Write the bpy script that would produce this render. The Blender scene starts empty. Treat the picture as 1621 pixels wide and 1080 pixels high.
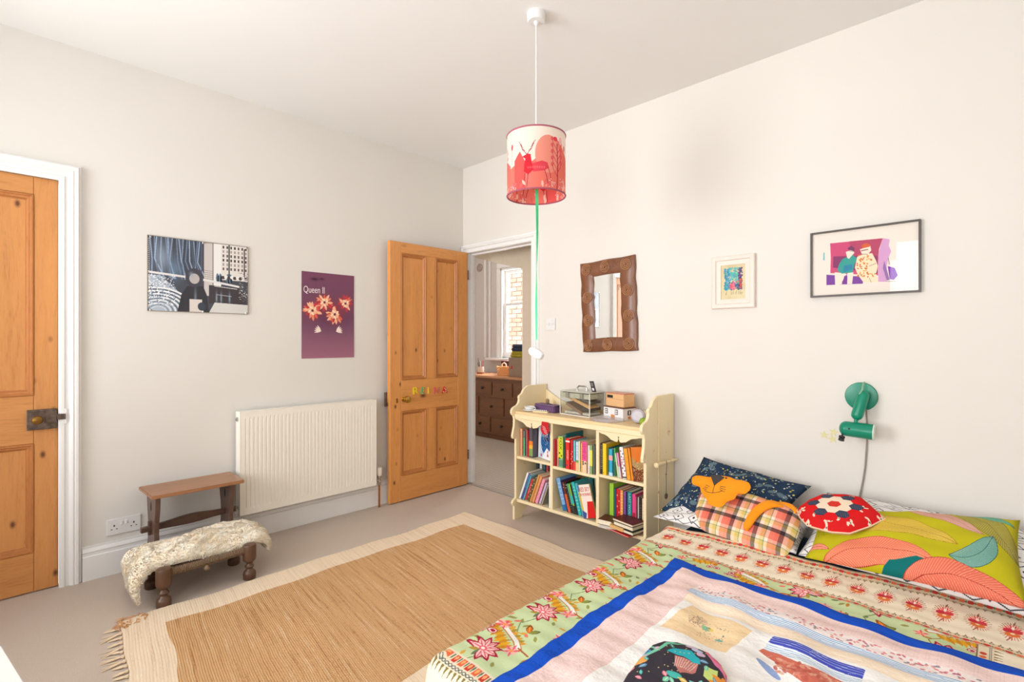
import bpy, bmesh, math, random
import numpy as np
from mathutils import Vector, Matrix

# ------------------------------------------------------------------ camera, sky, light, exposure
scene = bpy.context.scene
COL = scene.collection
cam_data = bpy.data.cameras.new('camera')
cam_data.sensor_width = 36.0
cam_data.lens = 36.0 * 802.0 / 1621.0
cam = bpy.data.objects.new('camera', cam_data)
cam.location = (3.382, -2.846, 1.228)
cam.rotation_euler = (math.radians(90), 0, math.radians(44.4))
cam_data.clip_start = 0.05
COL.objects.link(cam)
scene.camera = cam

world = bpy.data.worlds.new('daylight_sky')
scene.world = world
world.use_nodes = True
world.node_tree.nodes['Background'].inputs[0].default_value = (0.80, 0.90, 1.0, 1)
world.node_tree.nodes['Background'].inputs[1].default_value = 1.6

def area_light(name, loc, rot, sx, sy, power, color):
    l = bpy.data.lights.new(name, 'AREA')
    l.shape = 'RECTANGLE'; l.size = sx; l.size_y = sy
    l.energy = power; l.color = color
    o = bpy.data.objects.new(name, l)
    o.location = loc; o.rotation_euler = rot
    COL.objects.link(o)
    return o
# daylight through the two windows behind the camera, and through the window of the next room
for wx, ww, wp, ws, wr in ((1.00, 1.3, 36, 122, -10), (3.14, 1.4, 31, 150, 0)):
    win = area_light('window_daylight', (wx, -4.12, 1.50), (math.radians(99), 0, math.radians(wr)), ww, 1.7, wp, (0.955, 0.985, 1.0))
    win.data.spread = math.radians(ws)
area_light('far_window_daylight', (-1.20, 2.27, 1.62), (math.radians(-90), 0, 0), 0.9, 1.2, 70, (1.0, 0.98, 0.96))
sun_l = bpy.data.lights.new('sun', 'SUN')
sun_l.energy = 6.0; sun_l.angle = math.radians(3); sun_l.color = (1.0, 0.95, 0.88)
sun = bpy.data.objects.new('sun', sun_l)
sun.rotation_euler = (math.radians(20), 0, math.radians(-8))
COL.objects.link(sun)

scene.view_settings.view_transform = 'Standard'
scene.view_settings.look = 'None'
scene.view_settings.gamma = 1.0
scene.view_settings.use_curve_mapping = False
scene.view_settings.exposure = 0.13

R = math.radians
rng = random.Random(7)
nrng = np.random.RandomState(3)

# ------------------------------------------------------------------ materials
def lin(c):
    c = c / 255.0
    return c / 12.92 if c <= 0.04045 else ((c + 0.055) / 1.055) ** 2.4
def S(r, g, b):
    return (lin(r), lin(g), lin(b), 1.0)

class NT:
    def __init__(self, name):
        self.m = bpy.data.materials.new(name)
        self.m.use_nodes = True
        self.nt = self.m.node_tree
        self.b = self.nt.nodes['Principled BSDF']
    def n(self, t, **kw):
        o = self.nt.nodes.new(t)
        for k, v in kw.items():
            if k in o.inputs.keys() if isinstance(k, str) else False:
                o.inputs[k].default_value = v
            else:
                setattr(o, k, v)
        return o
    def l(self, a, b):
        self.nt.links.new(a, b)
    def math(self, op, a, b=None, c=None):
        o = self.nt.nodes.new('ShaderNodeMath'); o.operation = op
        for i, v in enumerate((a, b, c)):
            if v is None: continue
            if isinstance(v, (int, float)): o.inputs[i].default_value = v
            else: self.l(v, o.inputs[i])
        return o.outputs[0]
    def coords(self, scale=(1, 1, 1), kind='Object'):
        tc = self.nt.nodes.new('ShaderNodeTexCoord')
        mp = self.nt.nodes.new('ShaderNodeMapping')
        mp.inputs['Scale'].default_value = scale
        self.l(tc.outputs[kind], mp.inputs[0])
        return mp.outputs[0]
    def noise(self, vec, scale, detail=3, rough=0.5, dist=0.0):
        o = self.nt.nodes.new('ShaderNodeTexNoise')
        o.inputs['Scale'].default_value = scale
        o.inputs['Detail'].default_value = detail
        o.inputs['Roughness'].default_value = rough
        o.inputs['Distortion'].default_value = dist
        self.l(vec, o.inputs['Vector'])
        return o.outputs['Fac']
    def ramp(self, fac, stops):
        o = self.nt.nodes.new('ShaderNodeValToRGB')
        e = o.color_ramp.elements
        e[0].position, e[0].color = stops[0]
        e[1].position, e[1].color = stops[-1]
        for p, c in stops[1:-1]:
            x = e.new(p); x.color = c
        self.l(fac, o.inputs[0])
        return o.outputs[0]
    def mix(self, fac, a, b, mode='MIX'):
        o = self.nt.nodes.new('ShaderNodeMix'); o.data_type = 'RGBA'; o.blend_type = mode
        for v, i in ((fac, 0), (a, 6), (b, 7)):
            if isinstance(v, (int, float, tuple)): o.inputs[i].default_value = v
            else: self.l(v, o.inputs[i])
        return o.outputs[2]
    def bump(self, h, strength=0.3, dist=0.002):
        o = self.nt.nodes.new('ShaderNodeBump')
        o.inputs['Strength'].default_value = strength
        o.inputs['Distance'].default_value = dist
        self.l(h, o.inputs['Height'])
        self.l(o.outputs[0], self.b.inputs['Normal'])

def plain(name, rgb, rough=0.6, metal=0.0, var=0.06, vscale=30, bump=0.0, bscale=200, spec=0.4):
    t = NT(name)
    c = S(*rgb)
    v = t.coords()
    f = t.noise(v, vscale, 2)
    lo = tuple(x * (1 - var) for x in c[:3]) + (1,)
    hi = tuple(min(1, x * (1 + var)) for x in c[:3]) + (1,)
    t.l(t.ramp(f, [(0.3, lo), (0.7, hi)]), t.b.inputs['Base Color'])
    t.b.inputs['Roughness'].default_value = rough
    t.b.inputs['Metallic'].default_value = metal
    t.b.inputs['Specular IOR Level'].default_value = spec
    if bump: t.bump(t.noise(v, bscale, 3), bump, 0.001)
    return t.m

def wood(name, base, dark, stretch, rough=0.45, scale=9, knots=None, grain=0.5, bump=0.12):
    t = NT(name)
    v = t.coords(stretch)
    d = t.noise(v, scale * 0.35, 3, 0.55)
    f = t.noise(v, scale, 4, 0.6, 1.5)
    g = t.noise(v, scale * 6, 3, 0.6, 0.4)
    s = t.math('ADD', t.math('MULTIPLY', f, 0.6), t.math('MULTIPLY', g, 0.4))
    c0 = S(*base); c1 = S(*dark)
    mid = tuple((a * (1 - grain * 0.5) + b * grain * 0.5) for a, b in zip(c0, c1))
    col = t.ramp(s, [(0.30, c1), (0.45, mid), (0.60, c0)])
    lightc = tuple(min(1, a * 1.12) for a in c0[:3]) + (1,)
    col = t.mix(t.ramp(d, [(0.35, (0, 0, 0, 1)), (0.7, (0.6, 0.6, 0.6, 1))]), col, lightc)
    if knots:
        kv = t.coords(knots[0])
        vo = t.nt.nodes.new('ShaderNodeTexVoronoi'); vo.inputs['Scale'].default_value = knots[1]
        t.l(kv, vo.inputs['Vector'])
        k = t.ramp(vo.outputs['Distance'], [(0.05, (1, 1, 1, 1)), (0.10, (0.45, 0.45, 0.45, 1)), (0.16, (0, 0, 0, 1))])
        col = t.mix(k, col, S(*knots[2]))
    t.l(col, t.b.inputs['Base Color'])
    t.b.inputs['Roughness'].default_value = rough
    t.bump(s, bump, 0.002)
    return t.m

def worn_paint(name, rgb, chip, amount=0.62, rough=0.55, scale=14, stretch=(1, 1, 1)):
    t = NT(name)
    v = t.coords(stretch)
    f = t.noise(v, scale, 6, 0.7, 0.5)
    c = S(*rgb)
    lo = tuple(x * 0.93 for x in c[:3]) + (1,)
    base = t.mix(t.noise(v, 5, 3), lo, c)
    m = t.ramp(f, [(amount, (0, 0, 0, 1)), (amount + 0.06, (0.8, 0.8, 0.8, 1))])
    t.l(t.mix(m, base, S(*chip)), t.b.inputs['Base Color'])
    t.b.inputs['Roughness'].default_value = rough
    t.bump(f, 0.1, 0.001)
    return t.m

def image_mat(name, arr, rough=0.7, bump=None, coat=0.0, sheen=0.0, spec=0.3):
    """arr: HxWx3 float sRGB values, row 0 = bottom; drawn below by the Painter"""
    h, w = arr.shape[:2]
    img = bpy.data.images.new(name, w, h, alpha=False)
    px = np.ones((h, w, 4), np.float32); px[..., :3] = np.clip(arr, 0, 1)
    img.pixels.foreach_set(px.ravel()); img.update(); img.pack()
    t = NT(name)
    tx = t.nt.nodes.new('ShaderNodeTexImage'); tx.image = img; tx.extension = 'EXTEND'
    uv = t.nt.nodes.new('ShaderNodeUVMap')
    t.l(uv.outputs[0], tx.inputs[0])
    t.l(tx.outputs[0], t.b.inputs['Base Color'])
    t.b.inputs['Roughness'].default_value = rough
    t.b.inputs['Specular IOR Level'].default_value = spec
    t.b.inputs['Coat Weight'].default_value = coat
    t.b.inputs['Coat Roughness'].default_value = 0.08
    if sheen: t.b.inputs['Sheen Weight'].default_value = sheen
    if bump:
        v = t.coords()
        h1 = t.noise(v, bump[0], 3, 0.6)
        t.bump(h1, bump[1], bump[2])
    return t.m

# ------------------------------------------------------------------ painter (flat print only)
class Painter:
    def __init__(s, x0, y0, x1, y1, ppm, bg):
        s.x0, s.y0, s.ppm = x0, y0, ppm
        s.w = max(4, int(round((x1 - x0) * ppm))); s.h = max(4, int(round((y1 - y0) * ppm)))
        s.a = np.empty((s.h, s.w, 3), np.float32); s.a[:] = np.array(bg, np.float32) / 255.0
    def uv(s, x, y):
        return ((x - s.x0) * s.ppm / s.w, (y - s.y0) * s.ppm / s.h)
    def _box(s, xa, ya, xb, yb):
        i0 = max(0, int(math.floor((xa - s.x0) * s.ppm))); i1 = min(s.w, int(math.ceil((xb - s.x0) * s.ppm)) + 1)
        j0 = max(0, int(math.floor((ya - s.y0) * s.ppm))); j1 = min(s.h, int(math.ceil((yb - s.y0) * s.ppm)) + 1)
        if i0 >= i1 or j0 >= j1: return None
        X = (np.arange(i0, i1) + 0.5) / s.ppm + s.x0; Y = (np.arange(j0, j1) + 0.5) / s.ppm + s.y0
        return i0, i1, j0, j1, X[None, :], Y[:, None]
    def _put(s, b, m, c, al=1.0):
        i0, i1, j0, j1 = b[:4]
        r = s.a[j0:j1, i0:i1]; k = (m.astype(np.float32) * al)[..., None]
        r[:] = r * (1 - k) + (np.array(c, np.float32) / 255.0) * k
    def poly(s, pts, c, al=1.0):
        xs = [p[0] for p in pts]; ys = [p[1] for p in pts]
        b = s._box(min(xs), min(ys), max(xs), max(ys))
        if b is None: return
        X, Y = b[4], b[5]
        m = np.zeros((b[3] - b[2], b[1] - b[0]), bool)
        n = len(pts)
        for i in range(n):
            xa, ya = pts[i]; xb, yb = pts[(i + 1) % n]
            if ya == yb: continue
            cond = (Y > ya) != (Y > yb)
            xi = (Y - ya) * (xb - xa) / (yb - ya) + xa
            m ^= cond & (X < xi)
        s._put(b, m, c, al)
    def rect(s, x0, y0, x1, y1, c, al=1.0):
        s.poly([(x0, y0), (x1, y0), (x1, y1), (x0, y1)], c, al)
    def ell(s, x, y, rx, ry, c, al=1.0, rot=0.0, ring=None):
        r = max(rx, ry); b = s._box(x - r, y - r, x + r, y + r)
        if b is None: return
        dx = b[4] - x; dy = b[5] - y; ca, sa = math.cos(rot), math.sin(rot)
        u = (dx * ca + dy * sa) / rx; v = (-dx * sa + dy * ca) / ry
        q = u * u + v * v
        m = q <= 1
        if ring: m &= q >= ring * ring
        s._put(b, m, c, al)
    def soft(s, x, y, rx, ry, c, al=1.0, rot=0.0):
        r = max(rx, ry) * 1.6; b = s._box(x - r, y - r, x + r, y + r)
        if b is None: return
        dx = b[4] - x; dy = b[5] - y; ca, sa = math.cos(rot), math.sin(rot)
        u = (dx * ca + dy * sa) / rx; v = (-dx * sa + dy * ca) / ry
        s._put(b, np.exp(-(u * u + v * v) * 1.5), c, al)
    def line(s, pts, w, c, al=1.0):
        for (xa, ya), (xb, yb) in zip(pts[:-1], pts[1:]):
            h = w / 2
            b = s._box(min(xa, xb) - h, min(ya, yb) - h, max(xa, xb) + h, max(ya, yb) + h)
            if b is None: continue
            dx, dy = xb - xa, yb - ya; L = dx * dx + dy * dy + 1e-12
            t = np.clip(((b[4] - xa) * dx + (b[5] - ya) * dy) / L, 0, 1)
            d = (b[4] - xa - t * dx) ** 2 + (b[5] - ya - t * dy) ** 2
            s._put(b, d <= h * h, c, al)
    def petal(s, x, y, r, w, ang, c, edge=None, tipc=None):
        ca, sa = math.cos(ang), math.sin(ang)
        def P(k):
            o = []
            for t, q in ((0, 0.15), (0.25, 0.8), (0.55, 1.0), (0.8, 0.6), (1.0, 0.0)):
                o.append((t * r * k, q * w * k))
            o += [(a, -b_) for a, b_ in reversed(o[:-1])]
            return [(x + a * ca - b_ * sa, y + a * sa + b_ * ca) for a, b_ in o]
        if edge: s.poly(P(1.0), edge); s.poly(P(0.8), c)
        else: s.poly(P(1.0), c)
        if tipc: s.line([(x + 0.2 * r * ca, y + 0.2 * r * sa), (x + 0.7 * r * ca, y + 0.7 * r * sa)], w * 0.25, tipc)
    def noise(s, amt, cells=8, seed=1):
        r = np.random.RandomState(seed)
        g = r.rand(cells + 2, cells + 2)
        yy = np.linspace(0, cells, s.h)[:, None]; xx = np.linspace(0, cells, s.w)[None, :]
        i = yy.astype(int); j = xx.astype(int); fy = yy - i; fx = xx - j
        v = g[i, j] * (1 - fy) * (1 - fx) + g[i + 1, j] * fy * (1 - fx) + g[i, j + 1] * (1 - fy) * fx + g[i + 1, j + 1] * fy * fx
        s.a *= (1 + (v - 0.5) * 2 * amt)[..., None].astype(np.float32)

# ------------------------------------------------------------------ mesh helpers
class MB:
    def __init__(s, T=None):
        s.v = []; s.f = []; s.T = T
    def add(s, vs, fs):
        n = len(s.v)
        s.v += [tuple(s.T(*p)) if s.T else tuple(p) for p in vs]
        s.f += [tuple(i + n for i in f) for f in fs]
        return s
    def box(s, x0, x1, y0, y1, z0, z1):
        vs = [(x0, y0, z0), (x1, y0, z0), (x1, y1, z0), (x0, y1, z0), (x0, y0, z1), (x1, y0, z1), (x1, y1, z1), (x0, y1, z1)]
        return s.add(vs, [(0, 3, 2, 1), (4, 5, 6, 7), (0, 1, 5, 4), (1, 2, 6, 5), (2, 3, 7, 6), (3, 0, 4, 7)])
    def obox(s, c, ux, uy, uz):
        c, ux, uy, uz = map(Vector, (c, ux, uy, uz))
        vs = [c + ux * a + uy * b + uz * d for d in (-1, 1) for b in (-1, 1) for a in (-1, 1)]
        return s.add([tuple(v) for v in vs], [(0, 2, 3, 1), (4, 5, 7, 6), (0, 1, 5, 4), (1, 3, 7, 5), (3, 2, 6, 7), (2, 0, 4, 6)])
    def tube(s, pts, rad, n=10, caps=True):
        pts = [Vector(p) for p in pts]
        if isinstance(rad, (int, float)): rad = [rad] * len(pts)
        vs = []; up = Vector((0, 0, 1))
        t0 = (pts[1] - pts[0]).normalized()
        a = t0.cross(up)
        if a.length < 1e-3: a = t0.cross(Vector((1, 0, 0)))
        a.normalize()
        for i, p in enumerate(pts):
            t = (pts[min(i + 1, len(pts) - 1)] - pts[max(i - 1, 0)]).normalized()
            a = (a - t * a.dot(t)).normalized(); b = t.cross(a)
            for k in range(n):
                an = 2 * math.pi * k / n
                vs.append(tuple(p + (a * math.cos(an) + b * math.sin(an)) * rad[i]))
        fs = []
        for i in range(len(pts) - 1):
            for k in range(n):
                q = (k + 1) % n
                fs.append((i * n + k, i * n + q, (i + 1) * n + q, (i + 1) * n + k))
        if caps:
            fs.append(tuple(range(n - 1, -1, -1))); m = (len(pts) - 1) * n
            fs.append(tuple(m + k for k in range(n)))
        return s.add(vs, fs)
    def lathe(s, prof, c=(0, 0, 0), n=20, ax=(0, 0, 1), wob=None):
        """prof: (radius, height) list"""
        ax = Vector(ax).normalized(); a = ax.orthogonal().normalized(); b = ax.cross(a); c = Vector(c)
        vs = []
        for r, h in prof:
            for k in range(n):
                an = 2 * math.pi * k / n
                vs.append(tuple(c + ax * h + (a * math.cos(an) + b * math.sin(an)) * max(r, 1e-5)))
        fs = []
        for i in range(len(prof) - 1):
            for k in range(n):
                q = (k + 1) % n
                fs.append((i * n + k, i * n + q, (i + 1) * n + q, (i + 1) * n + k))
        fs.append(tuple(range(n - 1, -1, -1))); m = (len(prof) - 1) * n
        fs.append(tuple(m + k for k in range(n)))
        return s.add(vs, fs)
    def prism(s, poly, O, U, V, N, t):
        """polygon (a,b) in plane O+aU+bV extruded by t along N"""
        O, U, V, N = map(Vector, (O, U, V, N)); n = len(poly)
        vs = [tuple(O + U * a + V * b) for a, b in poly] + [tuple(O + U * a + V * b + N * t) for a, b in poly]
        fs = [tuple(range(n - 1, -1, -1)), tuple(range(n, 2 * n))]
        fs += [(i, (i + 1) % n, n + (i + 1) % n, n + i) for i in range(n)]
        return s.add(vs, fs)
    def puff(s, poly, O, U, V, N, t, back=0.6, rings=8, centre=None, power=0.5):
        O, U, V, N = map(Vector, (O, U, V, N)); n = len(poly)
        ca = centre[0] if centre else sum(p[0] for p in poly) / n
        cb = centre[1] if centre else sum(p[1] for p in poly) / n
        vs = []; fs = []
        for side, th in ((1, t), (-1, t * back)):
            base = len(vs)
            for r in range(rings):
                k = 1 - r / rings
                h = th * (1 - k ** 3) ** power
                for a, b in poly:
                    vs.append(tuple(O + U * (ca + (a - ca) * k) + V * (cb + (b - cb) * k) + N * (side * h)))
            vs.append(tuple(O + U * ca + V * cb + N * (side * th)))
            cidx = len(vs) - 1
            for r in range(rings - 1):
                for i in range(n):
                    q = (i + 1) % n
                    f = (base + r * n + i, base + r * n + q, base + (r + 1) * n + q, base + (r + 1) * n + i)
                    fs.append(f if side > 0 else f[::-1])
            for i in range(n):
                q = (i + 1) % n
                f = (base + (rings - 1) * n + i, base + (rings - 1) * n + q, cidx)
                fs.append(f if side > 0 else f[::-1])
        return s.add(vs, fs)
    def grid(s, nu, nv, fn, flip=False):
        vs = [tuple(fn(i / nu, j / nv)) for j in range(nv + 1) for i in range(nu + 1)]
        w = nu + 1
        fs = []
        for j in range(nv):
            for i in range(nu):
                f = (j * w + i, j * w + i + 1, (j + 1) * w + i + 1, (j + 1) * w + i)
                fs.append(f[::-1] if flip else f)
        return s.add(vs, fs)
    def ring(s, a0, a1, z0, z1, prof, M):
        """mitred rectangular moulding; prof: (inset, height); M maps (a, z, h) to space"""
        vs = []
        for d, h in prof:
            for a, z in ((a0 + d, z0 + d), (a1 - d, z0 + d), (a1 - d, z1 - d), (a0 + d, z1 - d)):
                vs.append(tuple(M(a, z, h)))
        fs = []
        for i in range(len(prof) - 1):
            for k in range(4):
                q = (k + 1) % 4
                fs.append((i * 4 + k, i * 4 + q, (i + 1) * 4 + q, (i + 1) * 4 + k))
        return s.add(vs, fs)
    def build(s, name, mat, parent=None, bev=0.0, smooth=False, uv=None, segs=1, kind=None, sharp=35, weld=False, own=False):
        me = bpy.data.meshes.new(name)
        off = Vector((0, 0, 0))
        if parent is not None and not own:
            p = parent
            while p: off += p.location; p = p.parent
        vs = s.v
        if uv:
            raw = list(vs)
        me.from_pydata([(x - off.x, y - off.y, z - off.z) for x, y, z in vs], [], s.f)
        if uv:
            lay = me.uv_layers.new(name='UVMap')
            li = np.empty(len(me.loops), np.int32); me.loops.foreach_get('vertex_index', li)
            tab = np.array([uv(*p) for p in raw], np.float32)
            lay.data.foreach_set('uv', tab[li].ravel())
        bm = bmesh.new(); bm.from_mesh(me)
        if weld: bmesh.ops.remove_doubles(bm, verts=bm.verts, dist=1e-5)
        if bev:
            es = [e for e in bm.edges if len(e.link_faces) == 2 and e.calc_face_angle(0) > 0.5]
            bmesh.ops.bevel(bm, geom=es, offset=bev, segments=segs, affect='EDGES', clamp_overlap=True)
        bmesh.ops.recalc_face_normals(bm, faces=bm.faces)
        bm.to_mesh(me); bm.free()
        if smooth:
            me.polygons.foreach_set('use_smooth', [True] * len(me.polygons))
            me.set_sharp_from_angle(angle=R(sharp))
        me.materials.append(mat)
        o = bpy.data.objects.new(name, me)
        COL.objects.link(o)
        if parent is not None: o.parent = parent
        if kind: o['kind'] = kind
        return o

def thing(name, label, cat, loc=(0, 0, 0), rot=(0, 0, 0), group=None):
    o = bpy.data.objects.new(name, None); COL.objects.link(o)
    o.location = loc; o.rotation_euler = rot; o.empty_display_size = 0.05
    o['label'] = label; o['category'] = cat
    if group: o['group'] = group
    return o
def tag(o, label, cat, group=None):
    o['label'] = label; o['category'] = cat
    if group: o['group'] = group
    return o
def struct(o):
    o['kind'] = 'structure'; return o
def sroot(name, loc):
    o = bpy.data.objects.new(name, None); COL.objects.link(o); o.location = loc; o['kind'] = 'structure'; o.empty_display_size = 0.05
    return o
def setorigin(o, loc):
    loc = Vector(loc); o.data.transform(Matrix.Translation(-loc)); o.location = loc; return o

def text_mesh(body, size, extrude, align='CENTER'):
    cu = bpy.data.curves.new('lettering', 'FONT')
    cu.body = body; cu.size = size; cu.extrude = extrude; cu.align_x = align; cu.align_y = 'CENTER'
    cu.resolution_u = 3
    o = bpy.data.objects.new('lettering', cu); COL.objects.link(o)
    bpy.context.view_layer.update()
    dg = bpy.context.evaluated_depsgraph_get()
    me = o.evaluated_get(dg).to_mesh()
    vs = [tuple(v.co) for v in me.vertices]; fs = [tuple(p.vertices) for p in me.polygons]
    o.evaluated_get(dg).to_mesh_clear()
    bpy.data.objects.remove(o); bpy.data.curves.remove(cu)
    return vs, fs
def put_text(name, body, size, O, U, V, N, mat, parent, depth=0.0006, sx=1.0, sy=1.0):
    vs, fs = text_mesh(body, size, depth)
    O, U, V, N = map(Vector, (O, U, V, N))
    mb = MB(); mb.add([tuple(O + U * (x * sx) + V * (y * sy) + N * (z + depth)) for x, y, z in vs], fs)
    return mb.build(name, mat, parent)
# ------------------------------------------------------------------ shared materials
M = {}
M['wall'] = plain('wall_paint', (229, 223, 215), 0.85, var=0.012, vscale=2, bump=0.06, bscale=120, spec=0.15)
M['wall_left'] = plain('wall_paint_left', (227, 222, 215), 0.85, var=0.012, vscale=2, bump=0.06, bscale=120, spec=0.15)
M['ceiling'] = plain('ceiling_paint', (238, 236, 233), 0.9, var=0.01, vscale=2, spec=0.1)
M['gloss_white'] = plain('white_gloss_paint', (240, 238, 236), 0.35, var=0.015, vscale=6)
M['grey_wall'] = plain('grey_wall_paint', (214, 206, 200), 0.85, var=0.01)
M['tan_wall'] = plain('tan_wall_paint', (212, 196, 174), 0.85, var=0.02)
def pine(stretch, knots=((2.2, 2.2, 2.2), 2.3, (110, 60, 28))):
    return wood('stripped_pine', (212, 146, 84), (176, 108, 52), stretch, 0.42, 7, knots, 0.55)
M['pine_v'] = pine((7, 7, 0.6), ((4.5, 4.5, 2.6), 2.4, (112, 62, 30)))
M['pine_h'] = pine((0.6, 0.6, 7), ((1.6, 1.6, 3.0), 2.4, (112, 62, 30)))
M['pine_mould'] = wood('pine_moulding', (190, 122, 66), (150, 88, 42), (6, 6, 1), 0.45, 7)
def pine2(st, kn):
    return wood('golden_pine', (224, 154, 86), (190, 120, 60), st, 0.38, 7, kn, 0.55)
M['pine2_v'] = pine2((7, 7, 0.6), ((4.5, 4.5, 2.6), 2.6, (108, 56, 22)))
M['pine2_h'] = pine2((0.6, 0.6, 7), ((1.6, 1.6, 3.0), 2.2, (108, 56, 22)))
M['pine2_mould'] = wood('golden_pine_moulding', (192, 124, 66), (146, 86, 40), (6, 6, 1), 0.4, 7)
M['brass'] = plain('brass', (196, 160, 84), 0.22, 1.0, var=0.1)
M['old_brass'] = plain('tarnished_brass', (150, 112, 52), 0.35, 0.9, var=0.2)
M['iron'] = plain('old_iron', (112, 96, 86), 0.5, 0.6, var=0.35, vscale=60)
M['white_plastic'] = plain('white_plastic', (232, 230, 228), 0.3, var=0.01)
M['black'] = plain('black_plastic', (40, 36, 34), 0.4, var=0.1)
M['dark_gap'] = plain('dark_slot', (45, 40, 38), 0.8, var=0.05)
M['chrome'] = plain('chrome', (190, 188, 182), 0.25, 1.0, var=0.05)
M['copper'] = plain('copper_pipe', (176, 112, 66), 0.35, 0.8, var=0.2)
M['cream_radiator'] = plain('cream_enamel', (246, 240, 228), 0.35, var=0.01)
M['dark_wood'] = wood('dark_oak', (92, 64, 50), (50, 36, 30), (1, 6, 6), 0.38, 9)
M['dark_wood_v'] = wood('dark_oak_upright', (98, 72, 60), (56, 40, 34), (6, 6, 1), 0.38, 9)
M['stool_top'] = wood('walnut_top', (164, 114, 78), (116, 74, 48), (8, 1, 8), 0.32, 8)
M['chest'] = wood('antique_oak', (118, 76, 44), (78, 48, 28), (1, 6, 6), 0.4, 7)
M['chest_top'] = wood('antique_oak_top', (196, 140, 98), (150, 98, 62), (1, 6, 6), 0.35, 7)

def carpet_mat(name, c1, c2, stripe=None):
    t = NT(name); v = t.coords()
    f = t.noise(v, 420, 2, 0.7); g = t.noise(v, 4, 3, 0.6)
    col = t.ramp(f, [(0.3, S(*c2)), (0.7, S(*c1))])
    col = t.mix(t.ramp(g, [(0.35, (0, 0, 0, 1)), (0.75, (0.28, 0.28, 0.28, 1))]), col, S(*c2))
    if stripe:
        sp = t.nt.nodes.new('ShaderNodeSeparateXYZ'); t.l(v, sp.inputs[0])
        s = t.math('SINE', t.math('MULTIPLY', t.math('ADD', sp.outputs[1], t.math('MULTIPLY', t.noise(v, 2.2, 3), 0.05)), stripe[0]))
        col = t.mix(t.ramp(s, [(0.05, (0, 0, 0, 1)), (0.5, (0.6, 0.6, 0.6, 1))]), col, S(*stripe[1]))
    t.l(col, t.b.inputs['Base Color'])
    t.b.inputs['Roughness'].default_value = 0.95
    t.b.inputs['Specular IOR Level'].default_value = 0.05
    t.bump(f, 0.6, 0.004)
    return t.m
M['carpet'] = carpet_mat('grey_beige_carpet', (220, 204, 190), (194, 177, 162))
M['hall_carpet'] = carpet_mat('striped_carpet', (214, 202, 188), (190, 176, 162), (150, (164, 146, 132)))

# ------------------------------------------------------------------ room shell
H = 2.72; XR = 4.5; YB = -4.2
def wall_box(name, mat, boxes):
    mb = MB()
    for b in boxes: mb.box(*b)
    return struct(mb.build(name, mat))
struct(MB().box(-0.12, XR + 0.1, YB - 0.1, 0.0, -0.1, 0.0).build('floor', M['carpet']))
struct(MB().box(-0.12, XR + 0.1, YB - 0.1, 0.09, H, H + 0.1).build('ceiling', M['ceiling']))
# left wall with the closed door (a shallow recess), y runs from the back to the corner
DL0, DL1, DLZ = -3.395, -2.615, 2.036
wall_box('wall_left', M['wall_left'], [(-0.12, 0, YB, DL0, 0, H), (-0.12, 0, DL1, 0.0, 0, H), (-0.12, 0, DL0, DL1, DLZ, H)])
# far wall with the doorway
DR0, DR1, DRZ = 0.055, 0.812, 1.985
wall_box('wall_far', M['wall'], [(-0.12, DR0, 0, 0.09, 0, H), (DR1, XR + 0.1, 0, 0.09, 0, H), (DR0, DR1, 0, 0.09, DRZ, H)])
WINS = [(0.33, 1.67), (2.44, 3.84)]; WZ0, WZ1 = 0.62, 2.38
wall_box('wall_back', M['wall'], [(-0.12, WINS[0][0], YB - 0.1, YB, 0, H), (WINS[0][1], WINS[1][0], YB - 0.1, YB, 0, H), (WINS[1][1], XR + 0.1, YB - 0.1, YB, 0, H)] +
         [(a, b, YB - 0.1, YB, z0, z1) for a, b in WINS for z0, z1 in ((0, WZ0), (WZ1, H))])
wall_box('wall_right', M['wall'], [(XR, XR + 0.1, YB, 0, 0, H)])

# architraves (swept round the head, mitred)
def architrave(name, a0, a1, zt, prof, Mp, mat):
    vs = []; fs = []
    for w, h in prof:
        for a, z in ((a0 - w, 0.0), (a0 - w, zt + w), (a1 + w, zt + w), (a1 + w, 0.0)):
            vs.append(tuple(Mp(a, z, h)))
    for i in range(len(prof) - 1):
        for k in range(3):
            fs.append((i * 4 + k, i * 4 + k + 1, (i + 1) * 4 + k + 1, (i + 1) * 4 + k))
    return struct(MB().add(vs, fs).build(name, mat, smooth=True, sharp=25))
AP = [(-0.008, 0.0), (-0.008, 0.012), (0.002, 0.016), (0.012, 0.016), (0.016, 0.011), (0.030, 0.011), (0.036, 0.020), (0.045, 0.025), (0.052, 0.022), (0.056, 0.026), (0.066, 0.026), (0.070, 0.010), (0.078, 0.008), (0.080, 0.0)]
architrave('trim_1', DL0, DL1, DLZ, AP, lambda a, z, h: (h, a, z), M['gloss_white'])
AP2 = [(w * 0.80, h) for w, h in AP]
AP2 = [(min(w, 0.052), h) for w, h in AP2]
APR = [(-0.004, 0.0)] + [(max(-0.004, w * 0.85), h) for w, h in AP]
def arch2():
    vs = []; fs = []
    for w, h in APR:
        wl = min(w, 0.052)
        for a, z in ((DR0 - wl, 0.0), (DR0 - wl, DRZ + w), (DR1 + w, DRZ + w), (DR1 + w, 0.0)):
            vs.append((a, -h, z))
    for i in range(len(APR) - 1):
        for k in range(3):
            fs.append((i * 4 + k, i * 4 + k + 1, (i + 1) * 4 + k + 1, (i + 1) * 4 + k))
    return struct(MB().add(vs, fs).build('trim_2', M['gloss_white'], smooth=True, sharp=25))
arch2()
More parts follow.
